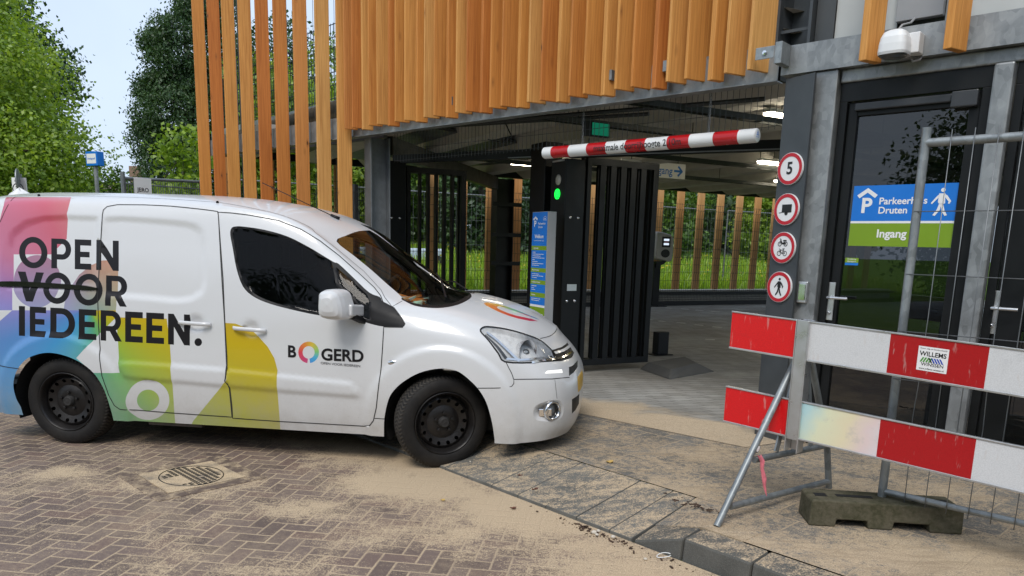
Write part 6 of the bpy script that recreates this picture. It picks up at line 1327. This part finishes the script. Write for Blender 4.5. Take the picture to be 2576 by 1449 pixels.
# ================================================================== trees, meadow, distant things
def foliage_mat(name, c1, c2, c3, tr=.35):
    N = NT(name); gi = N.n('NewGeometry'); rv = gi.outputs['Random Per Island']; n_ = N.noise(N.pos(), .9, 3)
    col = N.ramp(N.m('ADD', N.m('MULTIPLY', rv, .75), N.rng(n_, .35, .65, -.1, .35)), [(0, c1), (.5, c2), (1, c3)])
    d = N.n('BsdfDiffuse'); N.l(col, d.inputs[0]); t = N.n('BsdfTranslucent'); N.l(N.mix(1., col, (1.3, 1.25, .55, 1), 'MULTIPLY'), t.inputs[0]); g = N.n('BsdfGlossy'); g.inputs['Roughness'].default_value = .45; N.val(g, 0, (1, 1, 1, 1))
    m1 = N.n('MixShader'); m1.inputs[0].default_value = tr; N.l(d.outputs[0], m1.inputs[1]); N.l(t.outputs[0], m1.inputs[2]); m2 = N.n('MixShader'); m2.inputs[0].default_value = .035; N.l(m1.outputs[0], m2.inputs[1]); N.l(g.outputs[0], m2.inputs[2]); N.l(m2.outputs[0], N.out.inputs[0]); return N.mt
FL = foliage_mat('leaves_light', (.11, .20, .016), (.22, .35, .035), (.40, .52, .08), .45); FDk = foliage_mat('leaves_dark', (.026, .06, .024), (.048, .10, .036), (.09, .155, .055), .25)
FM = foliage_mat('leaves_mid', (.045, .10, .016), (.08, .17, .024), (.18, .30, .045)); BARK = pmat('bark', (.07, .055, .042), .9, var=.4, vs=8, bump=.6, bs=25)
def leaves(blobs, n, size, clump=60, sig=.22, shell=(.70, 1.04), droop=0.):
    vol = np.array([r[0] * r[1] * r[2] for c, r in blobs]) ** .67; vol /= vol.sum(); k = max(1, n // clump)
    bi = nrg.choice(len(blobs), k, p=vol); c = np.array([b[0] for b in blobs])[bi]; r = np.array([b[1] for b in blobs])[bi]
    d = nrg.normal(size=(k, 3)); d /= np.linalg.norm(d, axis=1)[:, None]; q = nrg.uniform(*shell, size=(k, 1)); q[nrg.random(k) < .04] *= 1.08
    cc = c + d * r * q; p = np.repeat(cc, clump, 0) + nrg.normal(size=(k * clump, 3)) * sig * np.array([1, 1, .7]); dd = np.repeat(d, clump, 0); m = len(p)
    nm = dd * .5 + nrg.normal(size=(m, 3)) * .8 + np.array([0, 0, .5]); nm /= np.linalg.norm(nm, axis=1)[:, None]
    a = np.cross(nm, nrg.normal(size=(m, 3))); a /= np.linalg.norm(a, axis=1)[:, None]; b = np.cross(nm, a); s = size * nrg.uniform(.6, 1.25, size=(m, 1)); a = a * s; b = b * s * .62
    if droop: a[:, 2] -= droop * s[:, 0]
    return np.stack([p - a, p + b - a * .1 + nm * s * .12, p + a, p - b - a * .1 + nm * s * .12], 1)
def quadmesh(name, Q, m, parent=None, org=(0, 0, 0)):
    k = len(Q); me = bpy.data.meshes.new(name); me.vertices.add(4 * k); me.vertices.foreach_set('co', (Q - np.array(org)).reshape(-1).astype(np.float32)); me.loops.add(4 * k); me.loops.foreach_set('vertex_index', np.arange(4 * k, dtype=np.int32)); me.polygons.add(k)
    me.polygons.foreach_set('loop_start', np.arange(0, 4 * k, 4, dtype=np.int32)); me.polygons.foreach_set('loop_total', np.full(k, 4, np.int32)); me.update(); me.validate(); me.materials.append(m)
    o = bpy.data.objects.new(name, me); COL.objects.link(o); o.parent = parent; return o
def tree(name, base, blobs, n, size, m, label, cat='tree', group=None, trunk=.18, clump=60, sig=.22, droop=0., limbs=7):
    base = np.array(base, float); e = empty(name, base, label, cat, group); bl = [(base + np.array(c), np.array(r)) for c, r in blobs]
    quadmesh('crown', leaves(bl, n, size, clump, sig, droop=droop), m, e, base)
    top = max(c[2] for c, r in blobs); mb = MB(); pts = [base + np.array([nrg.normal() * .06 * i, nrg.normal() * .06 * i, top * i / 5]) for i in range(6)]; mb.tube(pts, [trunk * (1 - .15 * i) for i in range(6)], 9)
    for k in range(limbs):
        c, r = blobs[k % len(blobs)]; tgt = base + np.array(c) + np.array(r) * nrg.uniform(-.55, .55, size=3); f = nrg.uniform(.3, .8); st_ = base + np.array([0, 0, top * f * .7]); mid = (st_ + tgt) / 2 + np.array([0, 0, .3]); mb.tube([st_, mid, tgt], [trunk * .45, trunk * .28, trunk * .1], 6)
    mb.build('trunk', BARK, e, smooth=True); return e
tree('maple_tree', (-11.95, 15, 0), [((.2, 0, 3.0), (3.3, 2.8, 1.4)), ((.0, 0, 4.4), (2.9, 2.6, 1.6)), ((-.3, 0, 6.0), (2.3, 2.1, 1.6)), ((-.7, 0, 7.8), (1.7, 1.7, 1.7)), ((2.5, -.4, 2.7), (1.0, 1.0, .8)), ((-1.5, -.5, 2.0), (2.2, 2, 1.2)), ((1.8, -.8, 3.9), (.7, .8, .5)), ((1.1, -.8, 5.2), (.7, .7, .5)), ((.2, -2.2, 2.2), (1.6, .8, .7))], 170000, .043, FL, 'large bright green broadleaf tree filling the left edge beyond the van', clump=45, sig=.20)
tree('dark_tree', (-17.3, 26, 0), [((0, 0, 5), (1.9, 1.8, 2)), ((.5, 0, 7.1), (1.6, 1.6, 1.3)), ((-.7, 0, 9.0), (1.5, 1.5, 1.5)), ((1.5, 0, 6.6), (.8, .8, .7))], 22000, .085, FDk, 'dark green tree showing above and behind the bright green tree', sig=.3)
tree('tall_dark_tree', (-10.25, 24, 0), [((0, 0, 3.2), (1.5, 1.4, 1.6)), ((.1, 0, 5.1), (1.65, 1.5, 1.6)), ((.3, 0, 6.9), (1.45, 1.3, 1.4)), ((.7, 0, 8.6), (.95, .9, 1.2)), ((.9, 0, 9.8), (.45, .45, .9)), ((-.95, -.3, 4.4), (.7, .7, .6)), ((-.9, -.3, 5.9), (.5, .5, .4)), ((-.6, -.3, 7.2), (.5, .5, .4))], 110000, .043, FDk, 'tall dense dark tree directly left of the timber slats', clump=50, sig=.13, droop=.35)
for i, (px, top, m_, rr, lb) in enumerate(((612, 140, FM, 1.0, 'loose green tree behind the tall slats above the ramp, leftmost there'), (715, 75, FDk, 1.0, 'dark tree behind the middle of the tall slats above the ramp'), (845, 120, FL, 1.3, 'bright green tree behind the tall slats nearest the solid cladding'))):
    x = (px - 1288) / 1866 * 31; z = 1.48 + (600 - top) / 1866 * 31
    tree('background_tree', (x, 31, 0), [((0, 0, z - 1.8), (rr, rr, 1.8)), ((.3, 0, z - 4), (rr * 1.1, rr, 2.2)), ((-.3, 0, z - 6.5), (rr, rr, 2))], 9000, .09, m_, lb, group='trees behind the ramp', sig=.3, limbs=4)
tree('garden_bush', (-10.5, 19.5, 0), [((0, 0, 1.9), (1.0, .9, 1.3)), ((1.0, .2, 1.7), (.8, .8, 1.1)), ((-.8, 0, 1.7), (.8, .8, 1.2))], 16000, .05, FM, 'rounded green bush behind the blue street name sign', 'bush', trunk=.06, sig=.14)
tree('young_tree', (-8.25, 18.5, 0), [((0, 0, 2.2), (.9, .8, .9)), ((.2, 0, 3.4), (.55, .5, .9)), ((.4, 0, 1.4), (1.1, .9, .8))], 5000, .07, FL, 'slender light green young tree in front of the tall dark tree', trunk=.04, clump=25, sig=.2)
# row of trees and shrubs beyond the far slats
kinds = [(FM, 'mid green'), (FL, 'bright green'), (FDk, 'dark green')]
where = ['', '', 'low between the slats beside the tall dark tree', 'low between the slats near the left steel column', 'behind the left folded gate', 'at the right edge of the left folded gate', 'behind the inner black column', 'behind the info pillar', 'behind the right folded gate', 'behind the card terminal', 'right of the card terminal', 'midway between the card terminal and the round signs', 'directly left of the round signs']
for i in range(2, 13):
    a = -4.5 + 2.5 * i; b = 23.5 + 2.5 * math.sin(i * 2.1); m_, kn = kinds[(i * 2 + i // 3) % 3]; p = Gp(a, b, 1.1); hgt = 4.2 + .6 * i / 6 + 1.2 * math.sin(i * 1.7)
    tree('meadow_tree', p, [((0, 0, 1.2), (1.9, 1.5, 1.3)), ((.3, 0, 2.8), (2.0, 1.6, 1.5)), ((-.2, 0, 4.4), (1.8, 1.6, 1.5)), ((0, 0, hgt), (1.4, 1.4, 1.4)), ((1.0, -.6, .8), (1.1, .9, .9))], 14000, .10, m_, kn + ' tree beyond the meadow ' + where[i], group='trees beyond the meadow', sig=.26, limbs=4)
# dark wood behind them, one mass
wood_b = [(Gp(a, 30 + (i % 3), 4.0), np.array([3.2, 2.4, 3.6])) for i, a in enumerate(np.arange(4, 40, 2.6))]
quadmesh('woodland', leaves(wood_b, 34000, .26, 60, .5), FDk); tag(bpy.data.objects['woodland'], 'dark wood closing the view beyond the meadow', 'wood', kind='stuff')
# trees across the road behind the viewer; they show as reflections in glass and paint
tl = [(np.array([x, -13 + 2 * math.sin(x), 3.5]), np.array([3.2, 2.2, 3.8])) for x in np.arange(-22, 24, 4.)]
quadmesh('roadside_trees', leaves(tl, 60000, .13, 40, .7), FDk); tag(bpy.data.objects['roadside_trees'], 'row of dark trees across the road reflected in the door glass', 'trees', kind='stuff')
# meadow: a low bank rising away from the garage
sheet('meadow', [Gp(-9, 11.4, .25), Gp(34, 11.4, .25), Gp(34, 12, .3), Gp(34, 23, 1.235), Gp(34, 60, 1.3), Gp(-9, 60, 1.3), Gp(-9, 23, 1.235), Gp(-9, 12, .3)], GRASS) if False else None
mb = MB(); mr = [(11.36, .0), (11.4, .25), (12, .3), (23, 1.235), (70, 1.3)]; mb.add([Gp(a, b, z) for b, z in mr for a in (-7, 60)], [(2 * i, 2 * i + 1, 2 * i + 3, 2 * i + 2) for i in range(4)]); tag(mb.build('meadow', GRASS), kind='structure')
# blades and yellow flowers
m_ = 40000; a = nrg.uniform(-6, 20, m_); b = nrg.uniform(11.6, 24, m_) ; P = FC + GA * a[:, None] + GB * b[:, None]; P[:, 2] = .3 + np.clip(b - 12, 0, 11) * .085; hh = nrg.uniform(.15, .42, m_); an = nrg.uniform(0, 6.28, m_); w = nrg.uniform(.012, .03, m_); d = np.stack([np.cos(an), np.sin(an), 0 * an], 1) * w[:, None]; ln_ = nrg.normal(size=(m_, 3)) * .09; ln_[:, 2] = hh
Q = np.stack([P - d, P + d, P + d * .3 + ln_, P - d * .3 + ln_], 1); GRB = foliage_mat('meadow_blades', (.14, .27, .018), (.26, .42, .03), (.42, .54, .06), .4)
tag(quadmesh('tall_grass', Q, GRB), 'tall bright green meadow grass beyond the far slats', 'grass', kind='stuff')
m_ = 1500; a = nrg.uniform(-6, 20, m_); b = nrg.uniform(13, 24, m_); P = FC + GA * a[:, None] + GB * b[:, None]; P[:, 2] = .3 + np.clip(b - 12, 0, 11) * .085 + nrg.uniform(.15, .4, m_); u = nrg.normal(size=(m_, 3)); u /= np.linalg.norm(u, axis=1)[:, None]; v = np.cross(u, nrg.normal(size=(m_, 3))); v /= np.linalg.norm(v, axis=1)[:, None]; s = .032
Q = np.stack([P - u * s, P - v * s, P + u * s, P + v * s], 1); tag(quadmesh('yellow_flowers', Q, pmat('flower_yellow', (.62, .48, .03), .7, var=.3)), 'yellow flowers scattered through the tall meadow grass', 'flowers', kind='stuff')
# silver site fences standing in the meadow
for i, (a0, lb) in enumerate(((-2.2, 'behind the left folded gate'), (1.4, 'around the inner black column'), (5.0, 'behind the right folded gate'), (8.6, 'behind the card terminal'), (12.2, 'left of the round signs'))):
    e = empty('meadow_fence', Gp(a0, 13.2, 0), 'silver wire site fence panel on the meadow ' + lb, 'site fence', 'site fences on the meadow'); b = 13.2 + .1 * (i % 2)
    mb = MB(); mb.tube([Gp(a0, b, 0), Gp(a0, b, 2.72), Gp(a0 + 3.5, b, 2.72), Gp(a0 + 3.5, b, 0)], .024, 8); mb.tube([Gp(a0, b, .4), Gp(a0 + 3.5, b, .4)], .02, 8); mb.build('frame', M['wire_galv'], e, smooth='auto')
    mb = MB(); [mb.tube([Gp(a0 + q, b, .4), Gp(a0 + q, b, 2.72)], .003, 4) for q in np.arange(.12, 3.45, .14)]; [mb.tube([Gp(a0, b, z), Gp(a0 + 3.5, b, z)], .003, 4) for z in (.9, 1.5, 2.1)]; mb.build('mesh', M['wire_galv'], e)
# car parked far behind the left gate
cp = at(985, 620, 23.); cp[2] = .55; cr = empty('parked_car', cp, 'pale blue parked car far behind the left folded gate', 'car')
cx_, cy_ = GA, GB; Cc = lambda x, y, z: cp + GA * x + GB * y + np.array([0, 0, z])
CB = pmat('car_paint', (.50, .58, .68), .25); prof = [(-1.9, .3), (-1.95, .75), (-1.8, .98), (-1.2, 1.05), (-.75, 1.46), (.5, 1.50), (1.05, 1.05), (1.75, .92), (1.9, .7), (1.88, .3)]
mb = MB(); mb.prism(prof, Cc, -.8, .8); mb.build('body', CB, cr, bevel=.06)
mb = MB(); mb.prism([(-1.08, 1.06), (-.72, 1.38), (-.1, 1.42), (-.1, 1.06)], Cc, -.806, .806); mb.prism([(-.02, 1.06), (-.02, 1.42), (.42, 1.42), (.86, 1.06)], Cc, -.806, .806); mb.build('window', M['dark_panel'], cr)
for x in (-1.2, 1.15):
    for y in (-.74, .74): mb = MB(); mb.lathe([(-.1, 0), (-.1, .30), (.08, .31), (.1, .28), (.1, 0)], Cc(x, y, .31), GB, 20); mb.build('wheel', M['rubber'], cr)
# street name sign, zone sign, wrapped post, back fence, house
sg = at(241, 430, 14.); sn = empty('street_name_sign', (sg[0], sg[1], 0), 'blue and white street name box on a slim galvanised pole behind the van', 'street sign')
mb = MB(); mb.tube([(sg[0], sg[1], 0), (sg[0], sg[1], 2.76)], .036, 10); mb.build('pole', M['galv'], sn, smooth='auto'); c = at(240, 400, 14.)
e1, e2 = np.array([.89, -.45, 0]), np.array([.45, .89, 0]); Sb = lambda x, y, z: np.array([sg[0], sg[1], c[2]]) + e2 * x + e1 * y + np.array([0, 0, z])
mb = MB(); mb.box(-.07, .07, -.16, .16, -.125, .125, Sb); mb.build('box', M['sign_blue'], sn, bevel=.008)
e1b = lambda x, z, o: Sb(-.0715 - o, x, z); mb = MB(); mb.add([e1b(x, z, 0) for x, z in ((-.13, -.085), (.13, -.085), (.13, .085), (-.13, .085))], [(0, 1, 2, 3)]); mb.build('panel', M['sign_white'], sn, recalc=False); mb = MB(); put_text(mb, 'Hoekgraaf', lambda x, y: e1b(x, y, .002), 0, 0, .052, .01); mb.build('lettering', M['sign_blue'], sn, recalc=False)
zs = at(48, 470, 12.); zp = empty('zone_sign', (zs[0], zs[1], 0), 'white zone 30 sign with a round sign back beside it at the left edge', 'traffic sign')
Zf = lambda x, z: np.array([zs[0] + x, zs[1], zs[2] + z]); mb = MB(); mb.box(-.10, .12, -.012, .012, -.18, .14, lambda x, y, z: np.array([zs[0] + x, zs[1] + y, zs[2] + z])); mb.build('plate', M['sign_white'], zp); mb = MB(); mb.tube([(zs[0], zs[1] + .04, 0), (zs[0], zs[1] + .04, zs[2] + .2)], .03, 8); mb.build('pole', M['galv'], zp, smooth='auto')
fz_ = lambda x, y: np.array([zs[0] + x - .01, zs[1] - .014, zs[2] + y - .03]); mb = MB(); disc(mb, fz_, .075, .088, 28); put_text(mb, '30', fz_, 0, 0, .085, .015); put_text(mb, 'zone', lambda x, y: fz_(x, y), 0, .125, .05, .008); mb.build('lettering', M['sign_black'], zp, recalc=False)
mb = MB(); mb.lathe([(-.008, 0), (-.008, .17), (.008, .17), (.008, 0)], (zs[0] + .07, zs[1] - .12, zs[2] + .10), (.93, .40, 0), 28); mb.build('round_plate', M['galv_tube'], zp, smooth='auto')
wp = at(52, 492, 9.6); wr = empty('wrapped_post', (wp[0], wp[1], 0), 'post top wrapped in crumpled white plastic just behind the van roof', 'wrapped post')
mb = MB(); mb.tube([(wp[0], wp[1], 0), (wp[0], wp[1], wp[2])], .05, 10); mb.build('post', M['galv'], wr); rings_ = []
for z, r in ((-.25, .06), (-.12, .12), (-.04, .15), (.02, .10), (.06, .05), (.09, .0)): rings_.append([np.array([wp[0] + r * (1 + .35 * math.sin(k * 2.3 + z * 40)) * math.cos(k * math.pi / 8), wp[1] + r * math.sin(k * math.pi / 8), wp[2] + z + .015 * math.sin(k * 1.7)]) for k in range(16)])
mb = MB(); [mb.add(p + q, [(i, (i + 1) % 16, (i + 1) % 16 + 16, i + 16) for i in range(16)]) for p, q in zip(rings_[:-1], rings_[1:])]; mb.build('plastic_wrap', M['white_plastic'], wr, smooth=True)
b0, b1 = at(308, 438, 12.), at(506, 452, 13.2); bf = empty('back_fence', (b0[0], b0[1], 0), 'grey wire fence panel carrying a white banner behind the van roof', 'site fence')
for p in (b0, b1): mb = MB(); mb.tube([(p[0], p[1], 0), (p[0], p[1], p[2] + .03)], .035, 8); mb.build('post', M['steel_mid'], bf)
mb = MB(); mb.tube([b0 - [0, 0, .06], b1 - [0, 0, .04]], .025, 8); mb.tube([b0 - [0, 0, .14], b1 - [0, 0, .16]], .012, 6); mb.build('rail', M['steel_mid'], bf)
mb = MB(); [mb.tube([b0 + (b1 - b0) * t - [0, 0, .08], np.array([*(b0 + (b1 - b0) * t)[:2], .1])], .006, 4) for t in np.linspace(.03, .97, 32)]; mb.build('mesh', M['steel_mid'], bf)
u_ = (b1 - b0); u_[2] = 0; Lf = np.linalg.norm(u_); u_ /= Lf; nb = np.array([u_[1], -u_[0], 0]); Bn = lambda x, z: b0 + u_ * x + nb * .03 + np.array([0, 0, z]); mb = MB(); mb.add([Bn(.16, -.9), Bn(.46, -.9), Bn(.46, -.03), Bn(.16, -.03)], [(0, 1, 2, 3)]); ban = mb.build('banner', M['sign_white'], bf, recalc=False); mb = MB(); put_text(mb, 'JERO', lambda x, y: Bn(.31 + x, -.22 + y) + nb * .003, 0, 0, .09, .012); mb.build('lettering', M['sign_black'], ban, recalc=False)
hp_ = at(270, 470, 42.); ho = empty('brick_house', (hp_[0], hp_[1], 0), 'distant brick house whose chimney rises behind the bushes', 'house'); Hh = lambda x, y, z: np.array([hp_[0] + x, hp_[1] + y, z])
BRK = pmat('house_brick', (.24, .15, .11), .85, var=.25, vs=20); mb = MB(); mb.box(-5, 1.5, 0, 7, 0, 2.9, Hh); mb.build('wall', BRK, ho); mb = MB(); mb.prism([(-.4, 2.9), (7.4, 2.9), (3.5, 4.6)], lambda y, z, d: Hh(d, y, z), -5.3, 1.8); rf_ = mb.build('roof', pmat('roof_tiles', (.10, .07, .06), .8, var=.3), ho); ct = 1.48 + (584 - 404) / 1866 * 42; mb = MB(); mb.box(-.27, .27, 3.0, 3.6, 3.6, ct, Hh); mb.build('chimney', BRK, rf_)
# ================================================================== driver and the things on the dashboard
vW = lambda x, y, z: np.array([*(VC + VD * x - VN * y)[:2], z])          # van mesh axes -> world
dv = bpy.data.meshes.new('person'); bm = bmesh.new(); sl = bm.verts.layers.skin.verify(); J = {}
def jv(k, p, r): v = bm.verts.new(p); v[sl].radius = (r, r); J[k] = v; return v
sk = [('pel', (1.48, .36, .74), .14, None), ('sp', (1.45, .36, .92), .13, 'pel'), ('ch', (1.43, .36, 1.12), .145, 'sp'), ('nk', (1.45, .36, 1.27), .055, 'ch'), ('hd0', (1.475, .36, 1.33), .068, 'nk'), ('hd1', (1.485, .36, 1.40), .086, 'hd0'), ('hd2', (1.478, .36, 1.47), .076, 'hd1')]
for s_, n_ in ((-1, 'l'), (1, 'r')):
    sk += [('sh' + n_, (1.44, .36 + s_ * .19, 1.20), .062, 'ch'), ('el' + n_, (1.62, .36 + s_ * .24, 1.02), .042, 'sh' + n_), ('wr' + n_, (1.84, .36 + s_ * .17, 1.10), .027, 'el' + n_), ('hn' + n_, (1.92, .36 + s_ * .165, 1.13), .032, 'wr' + n_), ('kn' + n_, (1.92, .36 + s_ * .14, .80), .065, 'hp' + n_), ('an' + n_, (2.10, .36 + s_ * .12, .50), .042, 'kn' + n_)]
    sk.insert(len(sk) - 2, ('hp' + n_, (1.55, .36 + s_ * .10, .72), .095, 'pel'))
    for f in range(5):
        o_ = (f - 2) * .016; b_ = 'hn' + n_; r_ = .0085 if f else .0105; ln_ = (.6, .9, 1., .92, .75)[f]
        sk += [('f%s%d' % (n_, f), (1.945 + .02 * ln_, .36 + s_ * .165 + o_ * .5, 1.145 + o_ * .9), r_, b_), ('g%s%d' % (n_, f), (1.965 + .014 * ln_, .36 + s_ * .165 + o_ * .5, 1.125 + o_ * .9), r_ * .9, 'f%s%d' % (n_, f)), ('h%s%d' % (n_, f), (1.955, .36 + s_ * .165 + o_ * .5, 1.105 + o_ * .9), r_ * .8, 'g%s%d' % (n_, f))]
for k, p, r, par in sk:
    v = jv(k, tuple(vW(*p)), r)
    if par: bm.edges.new((J[par], v))
J['pel'][sl].use_root = True; bm.to_mesh(dv); bm.free(); dv.materials.append(pmat('dark_clothing', (.018, .02, .026), .9, var=.2))
po = bpy.data.objects.new('person', dv); COL.objects.link(po); po.modifiers.new('skin', 'SKIN').use_smooth_shade = True; sb_ = po.modifiers.new('sub', 'SUBSURF'); sb_.levels = 1; sb_.render_levels = 2
tag(po, 'person in dark clothes sitting at the wheel of the white van', 'person')
SKN = pmat('skin', (.32, .17, .11), .55); mb = MB(); hc_ = np.array([1.488, .36, 1.412])
ug, vg = np.meshgrid(np.linspace(0, math.pi, 15), np.linspace(0, 2 * math.pi, 25)[:-1], indexing='ij'); vs = []
for t, f in zip(ug.ravel(), vg.ravel()):
    x, y, z = math.sin(t) * math.cos(f), math.sin(t) * math.sin(f), math.cos(t); r_ = 1.; fx = max(0, x)
    nose = .22 * math.exp(-((y / .16) ** 2 + ((z + .12) / .2) ** 2)) * (x > 0); brow = .04 * math.exp(-((z - .18) / .12) ** 2) * fx; eye = -.07 * math.exp(-(((abs(y) - .34) / .16) ** 2 + ((z - .05) / .12) ** 2)) * (x > 0); mouth = .05 * math.exp(-((y / .3) ** 2 + ((z + .50) / .1) ** 2)) * (x > 0); ear = .12 * math.exp(-((x / .16) ** 2 + (z / .25) ** 2)) * (abs(y) > .8)
    q = 1 + nose + brow + eye + mouth; vs.append(vW(hc_[0] + .092 * x * q, hc_[1] + .074 * y * (1 + ear), hc_[2] + .118 * z * (1 - .10 * max(0, -z) * (1 - fx))))
mb.add(vs, [(i * 24 + k, i * 24 + (k + 1) % 24, (i + 1) * 24 + (k + 1) % 24, (i + 1) * 24 + k) for i in range(14) for k in range(24)]); mb.build('face', SKN, po, smooth=True)
mb = MB(); vs = [vW(hc_[0] - .012 + .101 * math.sin(t) * math.cos(f), hc_[1] + .083 * math.sin(t) * math.sin(f), hc_[2] + .012 + .121 * math.cos(t)) for t in np.linspace(0, 1.75, 9) for f in np.linspace(.95, 2 * math.pi - .95, 21)]
mb.add(vs, [(i * 21 + k, i * 21 + k + 1, (i + 1) * 21 + k + 1, (i + 1) * 21 + k) for i in range(8) for k in range(20)]); mb.build('hair', pmat('hair_dark', (.015, .012, .01), .7, bump=.6, bs=200), po, smooth=True)
mg = vW(2.34, -.50, 1.075); mt_ = empty('magazine_stack', mg, 'stack of colourful magazines in clear wrap lying on the van dashboard', 'magazines')
N = NT('magazine_print'); c = N.co(); v_ = N.n('TexVoronoi'); N.l(N.mapv(c, (9, 14, 9)), v_.inputs['Vector']); v_.inputs['Scale'].default_value = 1.6; sc_ = N.n('SeparateColor'); N.l(v_.outputs['Color'], sc_.inputs[0])
N.bsdf(N.ramp(sc_.outputs[0], [(0, (.75, .24, .06)), (.25, (.80, .42, .18)), (.45, (.20, .07, .03)), (.6, (.85, .80, .7)), (.78, (.55, .78, .66)), (1, (.78, .10, .07))], 'CONSTANT'), .2, 0, N.bump(N.noise(c, 35, 4), .5, .006), .6); PRN = N.mt
for k, (rz, dx, dy, dz) in enumerate(((.3, 0, 0, .0), (.05, .02, .06, .018), (-.25, -.03, -.03, .034))):
    mb = MB(); ca, sa = math.cos(rz), math.sin(rz); g = []
    for i in range(7):
        for j in range(6): x, y = -.15 + .05 * i, -.12 + .048 * j; z = .016 + .014 * math.sin(i * .8 + k) + .012 * math.cos(j + k); g.append(vW(2.34 + dx + ca * x - sa * y, -.50 + dy + sa * x + ca * y, 1.065 + dz + z + .05 * (x < 0) * abs(x)))
    b_ = [p - np.array([0, 0, .014]) for p in g]; rim_ = [i * 6 for i in range(7)] + [36 + j for j in range(1, 6)] + [i * 6 + 5 for i in range(5, -1, -1)] + [j for j in range(4, 0, -1)]
    mb.add(g + b_, [(i * 6 + j, i * 6 + j + 1, (i + 1) * 6 + j + 1, (i + 1) * 6 + j) for i in range(6) for j in range(5)] + [(42 + i * 6 + j, 42 + (i + 1) * 6 + j, 42 + (i + 1) * 6 + j + 1, 42 + i * 6 + j + 1) for i in range(6) for j in range(5)] + [(rim_[q], rim_[(q + 1) % len(rim_)], rim_[(q + 1) % len(rim_)] + 42, rim_[q] + 42) for q in range(len(rim_))]); mb.build('magazine', PRN, mt_, smooth='auto')
